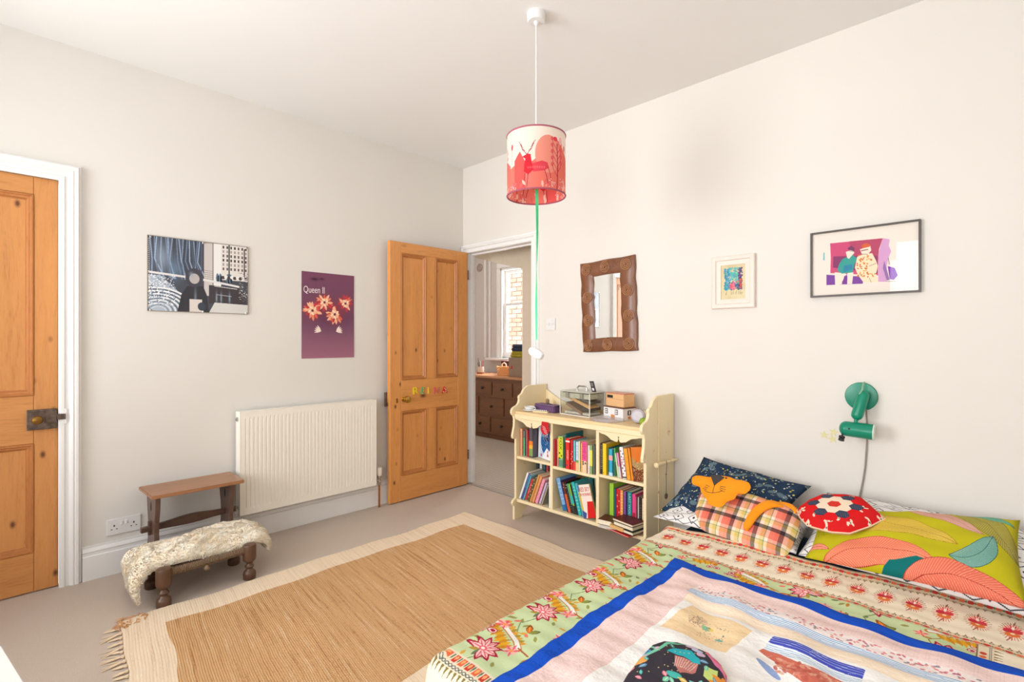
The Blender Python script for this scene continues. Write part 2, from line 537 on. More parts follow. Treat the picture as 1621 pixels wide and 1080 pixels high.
# door linings
struct(MB().box(DR0 - 0.006, DR0 + 0.004, -0.002, 0.092, 0, DRZ).box(DR1 - 0.004, DR1 + 0.006, -0.002, 0.092, 0, DRZ).box(DR0, DR1, -0.002, 0.092, DRZ - 0.004, DRZ + 0.006)
       .box(DR0 + 0.004, DR0 + 0.014, 0.045, 0.075, 0, DRZ - 0.004).box(DR0 + .0145, DR1 - .005, 0.0455, 0.0745, DRZ - 0.016, DRZ - 0.0045).build('trim_3', M['gloss_white']))
# skirting boards with an ogee top
def skirting(name, p0, p1, n, h=0.172):
    prof = [(0, 0), (0.020, 0), (0.020, h * 0.70), (0.013, h * 0.73), (0.013, h * 0.80), (0.017, h * 0.84), (0.013, h * 0.90), (0.007, h * 0.94), (0.007, h), (0, h)]
    p0 = Vector(p0); p1 = Vector(p1); n = Vector(n)
    vs = [tuple(p + n * a + Vector((0, 0, z))) for p in (p0, p1) for a, z in prof]
    k = len(prof)
    fs = [(i, (i + 1) % k, k + (i + 1) % k, k + i) for i in range(k)] + [tuple(range(k)), tuple(range(2 * k - 1, k - 1, -1))]
    return struct(MB().add(vs, fs).build(name, M['gloss_white'], smooth=True, sharp=30))
skirting('baseboard_left', (0, DL1 + 0.081, 0), (0, -0.0, 0), (1, 0, 0))
skirting('baseboard_left_end', (0, YB, 0), (0, DL0 - 0.081, 0), (1, 0, 0))
skirting('baseboard_far', (DR1 + 0.07, 0, 0), (XR, 0, 0), (0, -1, 0))
skirting('baseboard_back', (0, YB, 0), (XR, YB, 0), (0, 1, 0))
skirting('baseboard_right', (XR, YB, 0), (XR, 0, 0), (-1, 0, 0))

# windows behind the camera
def sash(name, a0, a1, z0, z1, Mp):
    root = sroot(name, (0, 0, 0))
    def bx(n, aa, ab, za, zb, d0, d1):
        mb = MB(lambda x, y, z: Mp(x, y, z)); mb.box(aa, ab, d0, d1, za, zb); return mb.build(n, M['gloss_white'], root, bev=0.004)
    for k in range(2):
        w = (a1 - a0) / 2
        b0 = a0 + k * w; b1 = b0 + w
        for aa, ab, za, zb in ((b0, b0 + .05, z0, z1), (b1 - .05, b1, z0, z1), (b0 + .05, b1 - .05, z0, z0 + .07), (b0 + .05, b1 - .05, z1 - .05, z1), (b0 + .05, b1 - .05, (z0 + z1) / 2 - .02, (z0 + z1) / 2 + .02)):
            bx('sash_bar', aa, ab, za, zb, 0.02, 0.06)
    bx('window_sill', a0 - .04, a1 + .04, z0 - .03, z0, -0.08, 0.1)
    return root
sash('window_1', *WINS[0], WZ0, WZ1, lambda x, y, z: (x, YB - y, z))
sash('window_2', *WINS[1], WZ0, WZ1, lambda x, y, z: (x, YB - y, z))

# ------------------------------------------------------------------ the next room, seen through the doorway
HX0, HX1, HY1, HH = -3.0, 1.5, 2.12, 2.62
struct(MB().box(HX0, HX1, 0.0, HY1, -0.1, 0.0).build('floor_next_room', M['hall_carpet']))
struct(MB().box(HX0, HX1, 0.09, HY1 + .1, HH, HH + .1).build('ceiling_next_room', M['ceiling']))
NX0, NX1, NZ0, NZ1 = -1.70, -0.70, 0.99, 2.24
wall_box('wall_next_room', M['grey_wall'], [(HX0, NX0, HY1, HY1 + .1, 0, HH), (NX1, HX1, HY1, HY1 + .1, 0, HH), (NX0, NX1, HY1, HY1 + .1, 0, NZ0), (NX0, NX1, HY1, HY1 + .1, NZ1, HH),
                                           (HX0 - .1, HX0, .09, HY1 + .1, 0, HH), (HX1, HX1 + .1, .09, HY1 + .1, 0, HH), (HX0, -0.12, 0.0, 0.09, 0, HH)])
# tan partition with a sloping head
pw = [(-0.9, 2.20), (0.425, 1.842), (0.420, 0), (1.45, 0), (1.45, HH), (-0.9, HH)]
struct(MB().prism(pw, (0, 0.30, 0), (1, 0, 0), (0, 0, 1), (0, 1, 0), 0.06).build('wall_partition', M['tan_wall']))
struct(MB().box(DR0, DR1, -0.004, 0.035, 0.0, 0.006).build('trim_4', plain('threshold_bar', (150, 138, 124), 0.5)))

w3 = sroot('window_3', (NX0, HY1, NZ0))
def wbox(n, *b, mat='gloss_white', bev=0.003):
    return MB().box(*b).build(n, M[mat], w3, bev=bev)
wbox('window_lining', NX0 - .004, NX0 + .03, HY1 - .01, HY1 + .1, NZ0, NZ1)
wbox('window_lining', NX1 - .03, NX1 + .004, HY1 - .01, HY1 + .1, NZ0, NZ1)
wbox('window_lining', NX0, NX1, HY1 - .01, HY1 + .1, NZ1 - .03, NZ1 + .004)
wbox('window_sill', NX0 - .22, NX1 + .2, HY1 - .10, HY1 + .1, NZ0 - .03, NZ0)
zm = 1.735
for zz0, zz1, yy in ((zm - .02, NZ1 - .03, .075), (NZ0, zm + .02, .045)):
    wbox('sash_bar', NX0 + .03, NX0 + .085, HY1 + yy - .02, HY1 + yy + .02, zz0, zz1)
    wbox('sash_bar', NX1 - .085, NX1 - .03, HY1 + yy - .02, HY1 + yy + .02, zz0, zz1)
    wbox('sash_bar', NX0 + .085, NX1 - .085, HY1 + yy - .02, HY1 + yy + .02, zz0, zz0 + (.04 if zz0 > 1.5 else .09))
    wbox('sash_bar', NX0 + .085, NX1 - .085, HY1 + yy - .02, HY1 + yy + .02, zz1 - .04, zz1)
# glass that keeps a faint reflection
gm = NT('window_glass')
tr = gm.nt.nodes.new('ShaderNodeBsdfTransparent'); gl = gm.nt.nodes.new('ShaderNodeBsdfGlossy'); gl.inputs['Roughness'].default_value = 0.02
mx = gm.nt.nodes.new('ShaderNodeMixShader'); fr = gm.nt.nodes.new('ShaderNodeFresnel'); fr.inputs[0].default_value = 1.4
fr = gm.nt.nodes.new('ShaderNodeLayerWeight'); fr.inputs[0].default_value = .12
gm.l(gm.math('ADD', gm.math('MULTIPLY', fr.outputs[0], .5), .02), mx.inputs[0]); gm.l(tr.outputs[0], mx.inputs[1]); gm.l(gl.outputs[0], mx.inputs[2])
gm.l(mx.outputs[0], gm.nt.nodes['Material Output'].inputs[0])
M['glass'] = gm.m
MB().box(NX0 + .08, NX1 - .08, HY1 + .073, HY1 + .077, zm, NZ1 - .05).build('glass_pane', M['glass'], w3)
MB().box(NX0 + .08, NX1 - .08, HY1 + .043, HY1 + .047, NZ0 + .05, zm).build('glass_pane', M['glass'], w3)
# moulded panel edge beside the window
for tn, tb in (('trim_5', (-2.02, -1.98, HY1 - .03, HY1 - .0005, NZ0, 2.5)), ('trim_6', (-1.93, -1.90, HY1 - .02, HY1 - .0005, NZ0, 2.5)), ('trim_7', (NX0 - .07, NX0 - .006, HY1 - .02, HY1 - .0005, NZ0, NZ1 + .005)), ('trim_8', (NX0 - .07, NX1 + .07, HY1 - .022, HY1 - .0005, NZ1 + .006, NZ1 + .08))):
    struct(MB().box(*tb).build(tn, M['gloss_white'], bev=.004))

# brick side of the next house, outside that window
BY = 3.3
M['mortar'] = plain('mortar', (214, 200, 190), 0.9, var=0.08)
bricks_m = [plain('brick_' + n, c, 0.85, var=0.12, vscale=20, bump=0.3, bscale=90) for n, c in (('rose', (232, 190, 168)), ('pink', (238, 200, 180)), ('buff', (226, 178, 154)))]
bw = thing('brick_house', 'pale pink brick house wall outside the next room window', 'house wall', (-2.6, BY, 0))
MB().box(-4.6, -1.4, BY + 0.01, BY + 0.2, 0.0, 4.2).build('wall', M['mortar'], bw)
bmeshes = []
for bm_ in bricks_m:
    o = MB().box(-0.106, 0.106, -0.012, 0.012, -0.0325, 0.0325).build('brick', bm_, bw, bev=0.004, own=True); bmeshes.append(o)
k = 0
for r in range(30):
    z = 0.75 + r * 0.075
    for c in range(8):
        x = -3.75 + c * 0.224 + (r % 2) * 0.112
        if k < 3: o = bmeshes[k]
        else:
            o = bmeshes[rng.randrange(3)].copy(); COL.objects.link(o); o.parent = bw
        o.location = (x + 2.6, rng.uniform(-.003, .003), z); k += 1

# ------------------------------------------------------------------ doors
def panel_door(root, A, Z, n_t, T, mats, panels, kn):
    """A=(a0,a1) width, Z=(z0,z1); T maps (a,h,z) to space; panels list of (a0,a1,z0,z1)"""
    a0, a1 = A; z0, z1 = Z
    mv, mh, mm = mats
    pa = sorted(set([p[0] for p in panels])); pb = sorted(set([p[1] for p in panels]))
    l1 = min(pa); r0 = max(pb)
    zs = sorted(set([(p[2], p[3]) for p in panels]))
    t = n_t
    def bx(name, *b, mat=mv):
        return MB(T).box(*b).build(name, mat, root, bev=0.0025)
    bx('stile', a0, l1, -t, 0, z0, z1); bx('stile', r0, a1, -t, 0, z0, z1)
    edges = [z0] + [v for p in zs for v in p] + [z1]
    for i in range(0, len(edges), 2):
        bx('rail', l1 + .0006, r0 - .0006, -t, -0.0005, edges[i], edges[i + 1], mat=mh)
    mids = [(b, a) for b, a in zip(pb[:-1], pa[1:])]
    for zz in zs:
        for b, a in mids: bx('muntin', b, a, -t, -0.0008, zz[0], zz[1])
    for p in panels:
        bx('panel', p[0], p[1], -t * .7, -0.014, p[2], p[3])
        MB(lambda a, z, h: T(a, h, z)).ring(p[0], p[1], p[2], p[3], [(0, -0.001), (0.002, 0.003), (0.008, 0.004), (0.012, -0.002), (0.020, -0.004), (0.026, -0.0125), (0.030, -0.0135)], lambda a, z, h: (a, z, h)).build('panel_moulding', mm, root, smooth=True, sharp=20)

# closed door in the left wall
d1 = sroot('door_1', (-0.02, DL0, 0))
TL = lambda a, h, z: (-0.012 + h, a, z)
panel_door(d1, (DL0 + .004, DL1 - .008), (0.006, DLZ - .006), 0.04, TL, (M['pine_v'], M['pine_h'], M['pine_mould']),
           [(-3.30, -3.06, 0.196, 0.727), (-2.955, -2.712, 0.196, 0.727), (-3.30, -3.06, 0.962, 1.942), (-2.955, -2.712, 0.962, 1.942)], 0)
lk = MB().box(-0.012, 0.006, -2.738, -2.628, 0.795, 0.893).build('rim_lock', M['iron'], d1, bev=.002)
MB().box(0.006, 0.016, -2.672, -2.63, 0.825, 0.885).box(0.006, 0.011, -2.735, -2.634, 0.797, 0.803).box(0.006, 0.011, -2.735, -2.634, 0.884, 0.890).build('lock_cover', M['iron'], lk, bev=.001)
MB().lathe([(0.010, 0), (0.008, 0.012), (0.016, 0.02), (0.021, 0.032), (0.018, 0.042), (0.006, 0.048)], (0.006, -2.702, 0.846), 18, (1, 0, 0)).build('knob', M['old_brass'], lk, smooth=True)
MB().box(0.002, 0.024, -2.630, -2.598, 0.838, 0.866).build('latch_bolt', M['iron'], d1, bev=.002)
MB().box(0.010, 0.0175, -2.612, -2.592, 0.815, 0.890).build('strike_plate', M['gloss_white'], d1, bev=.002)

# open door standing in front of the left wall (hinged at the doorway)
d2 = sroot('door_2', (0.085, -0.025, 0))
T2 = lambda a, h, z: (0.085 + h, a, z)
panel_door(d2, (-0.782, -0.022), (0.008, 1.982), 0.038, T2, (M['pine2_v'], M['pine2_h'], M['pine2_mould']),
           [(-0.685, -0.452, 0.200, 0.692), (-0.362, -0.130, 0.200, 0.692), (-0.685, -0.452, 0.930, 1.900), (-0.362, -0.130, 0.930, 1.900)], 0)
MB().lathe([(0.024, 0), (0.024, 0.004), (0.010, 0.008), (0.009, 0.022), (0.020, 0.030), (0.028, 0.044), (0.024, 0.058), (0.008, 0.064)], (0.085, -0.655, 0.785), 20, (1, 0, 0)).build('door_knob', M['brass'], d2, smooth=True)
MB().prism([(-.007, -.016), (.007, -.016), (.006, .008), (.009, .014), (0, .022), (-.009, .014), (-.006, .008)], (0.085, -0.722, 0.775), (0, 1, 0), (0, 0, 1), (1, 0, 0), 0.003).build('keyhole_cover', M['old_brass'], d2, bev=.0006)
MB().box(0.034, 0.048, -0.80, -0.70, 0.735, 0.842).lathe([(0.012, 0), (0.009, .006), (0.018, .02), (0.016, .03), (.004, .034)], (0.034, -0.752, 0.785), 14, (-1, 0, 0)).build('rim_lock', M['iron'], d2, bev=.0015)
for zz in (0.22, 1.75):
    MB().lathe([(0.006, 0), (0.006, 0.08)], (0.088, -0.017, zz), 10).build('hinge', M['iron'], d2, smooth=True)
# painted letters on the lock rail
lets = [('R', -0.553, 0.838, .068, (240, 214, 50), 3), ('E', -0.487, 0.835, .062, (120, 176, 120), -14), ('I', -0.432, 0.832, .060, (246, 206, 52), 2), ('N', -0.352, 0.828, .062, (222, 110, 96), -3), ('A', -0.272, 0.826, .064, (214, 52, 46), 4)]
lk_keys = {'R': 'yellow letter with an orange dot', 'E': 'green and yellow striped letter', 'I': 'plain yellow letter', 'N': 'pink letter with a green side', 'A': 'red letter with pale dots'}
for ch, y, z, s, c, an in lets:
    ca, sa = math.cos(R(an)), math.sin(R(an))
    g = thing('wooden_letter', '%s %s stuck on the open door' % (lk_keys[ch], ch), 'letter', (0.085, y, z), group=None)
    vs, fs = text_mesh(ch, s * 1.15, 0.0022)
    w = max(v[0] for v in vs) - min(v[0] for v in vs); cx = (max(v[0] for v in vs) + min(v[0] for v in vs)) / 2
    # fatten the strokes by stacking slightly shifted copies of the letter
    mb = MB()
    for iq, (dx, dy) in enumerate(((-.0024, 0), (.0024, 0), (0, .0020), (0, -.0020), (0, 0))):
        mb.add([(0.085 + q + .0026 + iq * .00035, y + (p + dx - cx) * ca * 1.1 - (r_ + dy) * sa, z + (p + dx - cx) * sa + (r_ + dy) * ca) for p, r_, q in vs], fs)
    mb.build('letter_face', plain('letter_paint', c, 0.45, var=0.03), g)
    acc = {'R': ((236, 120, 40), [(-.010, .012), (.012, -.018)]), 'E': ((244, 214, 60), [(-.008, -.02), (.006, .0), (.004, .02)]), 'N': ((70, 160, 120), [(.020, .0), (.020, .014)]), 'A': ((250, 220, 200), [(-.012, -.012), (0, .014), (.013, -.010), (.010, .004)]), 'I': None}[ch]
    if acc:
        mb = MB()
        for p, q in acc[1]: mb.lathe([(0.0042, 0), (0.0042, 0.0012)], (0.0912, y + p, z + q), 10, (1, 0, 0))
        mb.build('painted_spots', plain('letter_spots', acc[0], 0.45), g)
# ------------------------------------------------------------------ radiator on the left wall
rd = thing('radiator', 'cream ribbed panel radiator on the left wall beside the open door', 'radiator', (0.06, -1.36, 0.175))
def rad_front(u, v):
    return None
y0, y1, z0, z1 = -1.818, -0.905, 0.178, 0.800
mb = MB()
n = 36; ys = []
prof = []
pitch = (y1 - y0 - 0.05) / n
yy = y0 + 0.025
prof.append((y0, 0.098)); prof.append((y0 + 0.022, 0.098))
for i in range(n):
    a = yy + i * pitch
    prof += [(a + pitch * .10, 0.098), (a + pitch * .20, 0.0935), (a + pitch * .40, 0.0935), (a + pitch * .50, 0.098)]
prof += [(y1 - 0.022, 0.098), (y1, 0.098)]
zs = [(z0, 0.0), (z0 + 0.035, 0.0), (z0 + 0.05, 1.0), (z1 - 0.05, 1.0), (z1 - 0.035, 0.0), (z1, 0.0)]
vs = []; fs = []
for z, k in zs:
    for y, x in prof: vs.append((0.098 + (x - 0.098) * k, y, z))
w = len(prof)
for j in range(len(zs) - 1):
    for i in range(w - 1): fs.append((j * w + i, j * w + i + 1, (j + 1) * w + i + 1, (j + 1) * w + i))
mb.add(vs, fs); mb.box(0.084, 0.0925, y0, y1, z0, z1)
mb.build('front_panel', M['cream_radiator'], rd)
MB().box(0.030, 0.040, y0 + .002, y1 - .002, z0, z1).build('back_panel', M['cream_radiator'], rd, bev=.002)
MB().box(0.040, 0.084, y0 + .004, y1 - .004, z0 + .02, z0 + .05).box(0.040, 0.084, y0 + .004, y1 - .004, z1 - .06, z1 - .03).build('water_channel', M['cream_radiator'], rd, bev=.004)
mb = MB()
for i in range(46): mb.box(0.030, 0.097, y0 + 0.012 + i * 0.0195, y0 + 0.0145 + i * 0.0195, z1 - .012, z1 - 0.002)
mb.box(0.028, 0.099, y0, y1, z1 - .003, z1 + .001)
mb.build('top_grille', M['cream_radiator'], rd)
for a_, b_ in ((y0 - .002, y0 + .001), (y1 - .001, y1 + .002)): MB().box(0.028, 0.099, a_, b_, z0, z1).build('side_panel', M['cream_radiator'], rd, bev=.0006)
for yy_, zz_, d in ((y0 - .002, z1 - .045, -1), (y0 - .002, z0 + .04, -1)):
    MB().lathe([(0.014, 0), (0.014, 0.006), (0.008, 0.008), (0.006, 0.014)], (0.062, yy_, zz_), 12, (0, -1, 0)).build('bleed_valve', M['chrome'], rd, smooth=True)
MB().lathe([(0.012, 0), (0.012, 0.02), (0.017, 0.022), (0.017, 0.04)], (0.062, y0 - .005, z0 + .04), 12, (0, 0, -1)).build('lockshield_valve', M['white_plastic'], rd, smooth=True)
tv = thing('radiator_valve', 'white thermostatic valve on a copper pipe at the right end of the radiator', 'valve', (0.062, -0.862, 0))
MB().lathe([(0.0075, 0.0), (0.0075, 0.185)], (0.062, -0.858, 0), 12).build('pipe', M['copper'], tv, smooth=True)
MB().lathe([(0.012, 0.165), (0.014, 0.17), (0.014, 0.19), (0.010, 0.195), (0.012, 0.215), (0.015, 0.218), (0.015, 0.232)], (0.062, -0.858, 0), 8).tube([(0.062, -0.858, 0.20), (0.062, -0.90, 0.20)], 0.009, 10).build('valve_body', M['chrome'], tv, smooth=True)
MB().lathe([(0.015, 0.232), (0.019, 0.238), (0.020, 0.285), (0.017, 0.293), (0.004, 0.295)], (0.062, -0.858, 0), 20).build('valve_head', M['cream_radiator'], tv, smooth=True)

# ------------------------------------------------------------------ socket and switch
def plate(name, label, cat, O, U, w, h, N):
    t = thing(name, label, cat, tuple(Vector(O) - Vector((0, 0, h / 2))))
    U = Vector(U); N = Vector(N); V = Vector((0, 0, 1))
    MB().obox(Vector(O) + N * .004, U * w / 2, V * h / 2, N * .004).build('face_plate', M['white_plastic'], t, bev=.003, segs=2)
    return t, Vector(O), U, V, N
s1, O, U, V, N = plate('double_socket', 'white double wall socket low on the left wall behind the stool', 'socket', (0, -2.362, 0.245), (0, 1, 0), 0.149, 0.086, (1, 0, 0))
for k in (-1, 1):
    c = O + U * (k * .042) + N * .008
    mb = MB().obox(c + V * .006 + N * .0001, U * .003, V * .0045, N * .0003).obox(c - V * .012 - U * .011, U * .0035, V * .002, N * .0003).obox(c - V * .012 + U * .011, U * .0035, V * .002, N * .0003)
    mb.build('pin_slots', M['dark_gap'], s1)
    MB().obox(O + U * (k * .010) + V * .016 + N * .009, U * .005, V * .010, N * .0025).build('rocker', M['white_plastic'], s1, bev=.001)
s2, O, U, V, N = plate('light_switch', 'white double light switch on the wall right of the doorway', 'switch', (0.995, 0, 1.351), (1, 0, 0), 0.088, 0.088, (0, -1, 0))
for k in (-1, 1):
    MB().obox(O + U * (k * .013) + N * .0095, U * .0055, V * .011, N * .003).build('rocker', M['white_plastic'], s2, bev=.001)
    MB().lathe([(.0025, 0), (.002, .001)], O + U * (k * .03) + N * .008, 8, N).build('screw', M['chrome'], s2)

# ------------------------------------------------------------------ posters on the left wall
def quad_uv(p, fn): return lambda x, y, z: p.uv(*fn(x, y, z))
# monochrome street photograph: curtained shop window, pale pillar, parked car and town houses
W, Hh = 0.515, 0.416
p = Painter(0, 0, W, Hh, 900, (70, 74, 84))
for i in range(26):
    x = i * 0.0105
    p.line([(x, Hh), (x + 0.012 * math.sin(i), Hh * .7), (x + 0.03 * (i % 5) * .3, Hh * .45)], 0.006, [(84, 92, 112), (128, 150, 178), (58, 60, 70), (106, 124, 152), (150, 170, 196)][i % 5])
p.soft(.07, .30, .05, .10, (170, 188, 210), .6); p.soft(.13, .24, .04, .08, (120, 150, 180), .6)
p.rect(.275, .10, .325, Hh, (205, 196, 192)); p.rect(.318, .10, .325, Hh, (150, 140, 138))
p.rect(.325, .16, .365, Hh, (236, 232, 228))
for i in range(6): p.line([(.276, .19 + i * .012), (.322, .186 + i * .012)], .002, (120, 112, 112))
p.rect(.365, .20, W, Hh, (226, 220, 214))
for i in range(7):
    for j in range(6):
        x = .372 + i * .021; y = .26 + j * .026
        p.rect(x, y, x + .009, y + .016, [(90, 82, 80), (160, 150, 146), (60, 54, 54)][(i * 3 + j) % 3])
p.rect(.405, .17, .411, Hh, (40, 38, 42)); p.rect(.49, .22, .497, .40, (70, 62, 62))
for x in (.345, .36, .40, .415): p.ell(x, .21, .008, .028, (96, 120, 140)); p.ell(x + .004, .205, .005, .022, (30, 34, 42))
for i in range(9): p.ell(.375 + i * .016, .215 + .004 * (i % 2), .010, .010, (238, 234, 230) if i % 2 else (70, 64, 64))
p.line([(.0, .215), (.20, .20), (.30, .19), (.46, .165)], .012, (226, 222, 220))
p.poly([(.30, .165), (.46, .155), (.50, .11), (.505, .06), (.30, .055)], (62, 56, 60))
p.line([(.33, .16), (.45, .15)], .004, (210, 206, 204)); p.line([(.34, .11), (.42, .103)], .003, (190, 186, 186))
for x in (.34, .365, .41): p.soft(x, .09, .006, .04, (150, 180, 196), .8)
p.poly([(0, 0), (.14, 0), (.17, .03), (.14, .12), (.06, .20), (0, .20)], (176, 186, 198))
for r in range(3, 16): p.ell(.05, .0, .012 * r, .009 * r, (236, 236, 236) if r % 2 else (92, 104, 120), 1, 0, .93)
r_ = random.Random(5)
for i in range(260):
    x = r_.uniform(0, .13); y = r_.uniform(.03, .20)
    p.ell(x, y, r_.uniform(.003, .008), .002, r_.choice([(244, 244, 246), (90, 100, 116), (160, 176, 196), (238, 238, 240)]), 1, r_.uniform(0, 3))
for i in range(120):
    x = r_.uniform(.46, .515); y = r_.uniform(.08, .26)
    p.line([(x, y), (x + .008, y + r_.uniform(-.008, .008))], .002, r_.choice([(240, 238, 236), (60, 54, 56), (150, 140, 138)]))
p.poly([(.14, 0), (.16, .10), (.19, .15), (.27, .155), (.29, .10), (.30, 0)], (50, 50, 58))
p.soft(.23, .09, .008, .06, (126, 140, 156), .8); p.ell(.225, .20, .045, .055, (66, 66, 76)); p.ell(.225, .195, .026, .030, (188, 180, 178)); p.soft(.21, .22, .014, .016, (150, 168, 190), .7)
p.poly([(.30, 0), (W, 0), (W, .055), (.33, .062)], (214, 212, 206)); p.rect(.20, .0, .265, .075, (222, 212, 204)); p.ell(.262, .035, .02, .024, (58, 66, 78))
for i in range(28): p.line([(0, .10 + i * .011), (.010, .103 + i * .011)], .003, (236, 236, 238))
m_bw = image_mat('street_photo_print', p.a, 0.25, coat=0.5)
po = thing('photo_poster', 'glossy black and white street photo poster on the left wall', 'poster', (0, -2.0, 1.395))
def ppos(x, y, z): return (y + 2.259, z - 1.395)
mb = MB().grid(20, 4, lambda u, v: (0.006 + 0.002 * math.sin(u * 9), -2.259 + u * W, 1.395 + v * Hh))
mb.build('print', m_bw, po, uv=lambda x, y, z: p.uv(y + 2.259, z - 1.395), smooth=True)
MB().box(0.0005, 0.0035, -2.2585, -2.259 + W - .0005, 1.3955, 1.395 + Hh - .0005).build('backing', plain('poster_backing', (222, 218, 208), 0.7), po)
MB().ring(-2.260, -2.259 + W + .001, 1.394, 1.395 + Hh + .001, [(0, 0), (0, .0085), (.003, .0085), (.003, .004)], lambda a, z, h: (h, a, z)).build('clip_frame', plain('clip_edge', (150, 140, 126), .3, .4), po)
for yy_ in (-2.245, -1.99, -1.755):
    for zz_ in (1.400, 1.803): MB().box(0.004, 0.0105, yy_ - .004, yy_ + .004, zz_ - .006, zz_ + .006).build('clip', M['chrome'], po, bev=.0008)

# plum poster with white lettering and glowing blooms
W2, H2 = 0.381, 0.588
q = Painter(0, 0, W2, H2, 800, (128, 78, 98))
for i in range(40):
    t_ = i / 40; q.rect(0, H2 * t_, W2, H2 * (t_ + .026), (int(160 - 44 * min(1, t_ * 2.2) + 26 * max(0, t_ - .7)), int(104 - 34 * min(1, t_ * 2)), int(124 - 28 * min(1, t_ * 2))))
q.soft(.09, .54, .03, .012, (50, 20, 40), .8); q.soft(.14, .545, .02, .01, (60, 20, 40), .6); q.soft(.20, .30, .17, .12, (88, 44, 72), .6)
def bloom(cx, cy, r, seed):
    rr = random.Random(seed)
    q.soft(cx, cy, r * 1.1, r * 1.1, (190, 60, 60), .8)
    for i in range(22):
        a = rr.uniform(0, 6.28); d = rr.uniform(.3, 1.0) * r
        q.petal(cx + math.cos(a) * d * .5, cy + math.sin(a) * d * .5, r * .8, r * .16, a, rr.choice([(226, 96, 78), (240, 140, 104), (196, 58, 66), (248, 188, 150)]))
    for i in range(9):
        a = i * .7; q.petal(cx, cy, r * .62, r * .2, a, (252, 222, 190) if i % 2 else (246, 186, 150))
    q.ell(cx, cy, r * .16, r * .16, (120, 50, 60))
bloom(.075, .325, .056, 1); bloom(.160, .385, .054, 2); bloom(.235, .305, .058, 3); bloom(.315, .385, .052, 4)
for s_, cx in ((1, .135), (-1, .245)):
    for i in range(5): q.petal(cx, .185, .050, .0055, (math.pi / 2 + s_ * (.55 + i * .30)), (248, 226, 214))
m_plum = image_mat('plum_poster_print', q.a, 0.55, coat=0.1)
pp = thing('plum_poster', 'plum coloured paper poster with pale lettering and glowing heads of flowers', 'poster', (0, -1.218, 1.11))
MB().grid(10, 14, lambda u, v: (0.002 + .0015 * abs(math.sin(u * 7 + v * 4)), -1.409 + u * W2, 1.110 + v * H2)).build('print', m_plum, pp, uv=lambda x, y, z: q.uv(y + 1.409, z - 1.11), smooth=True)
MB().box(0.0002, 0.0012, -1.4085, -1.409 + W2 - .0005, 1.1105, 1.11 + H2 - .0005).build('paper', plain('poster_paper', (225, 210, 210), .8), pp)
put_text('lettering', 'Queen II', 0.052, (0.0045, -1.322, 1.575), (0, 1, 0), (0, 0, 1), (1, 0, 0), plain('pale_ink', (240, 220, 226), .5), pp, .0003, 0.82, 1.25)

# ------------------------------------------------------------------ low wooden table against the wall
TY0, TY1, TX0, TX1, TZ = -2.305, -1.855, 0.045, 0.305, 0.445
st = thing('side_stool', 'dark wooden trestle stool with pale brown top between socket and radiator', 'stool', (0.175, -2.08, 0))
MB().prism([(TX0, TY0), (TX1, TY0 + .012), (TX1, TY1 - .005), (TX0, TY1)], (0, 0, TZ - .018), (1, 0, 0), (0, 1, 0), (0, 0, 1), .018).build('seat', M['stool_top'], st, bev=.003, segs=2)
def side_outline():
    L = [(-.115, 0), (-.06, 0.0), (-.045, .03), (0, .045), (.045, .03), (.06, 0), (.115, 0), (.112, .06), (.098, .13), (.080, .19), (.073, .24), (.082, .30), (.100, .36), (.108, .4265), (-.108, .4265), (-.100, .36), (-.082, .30), (-.073, .24), (-.080, .19), (-.098, .13), (-.112, .06)]
    return L
for yy_ in (-2.262, -1.912):
    leg = MB().prism(side_outline(), (0.175, yy_ - .011, 0), (1, 0, 0), (0, 0, 1), (0, 1, 0), .022).build('leg', M['dark_wood_v'], st, bev=.002)
    for s_ in (-1, 1):
        MB().prism([(0, 0), (.009, .012), (.010, .030), (0, .052), (-.010, .030), (-.009, .012)], (0.175 + .045 * (0), yy_ + s_ * .0115 - .0005, .335), (1, 0, 0), (0, 0, 1), (0, 1, 0), .001).build('cut_out', M['dark_gap'], leg)
pr = []
for i in range(21):
    t_ = i / 20; y_ = -2.318 + t_ * 0.452
    pr.append((y_, .246 + .003 * math.sin(t_ * math.pi) + .010 * t_))
top = [(y_, z_ + .013 + .013 * math.exp(-((i - 10) / 4.5) ** 2)) for i, (y_, z_) in enumerate(pr)]
bot = [(y_, z_ - .013 - .010 * math.exp(-((i - 10) / 4.5) ** 2)) for i, (y_, z_) in enumerate(pr)]
MB().prism(top + bot[::-1], (0.162, 0, 0), (0, 1, 0), (0, 0, 1), (1, 0, 0), .028).build('stretcher', M['dark_wood'], st, bev=.003)
for yy_ in (-2.283, -1.892):
    MB().box(0.166, 0.186, yy_ - .004, yy_ + .010, .215, .285).build('wedge', M['dark_wood_v'], st, bev=.002)

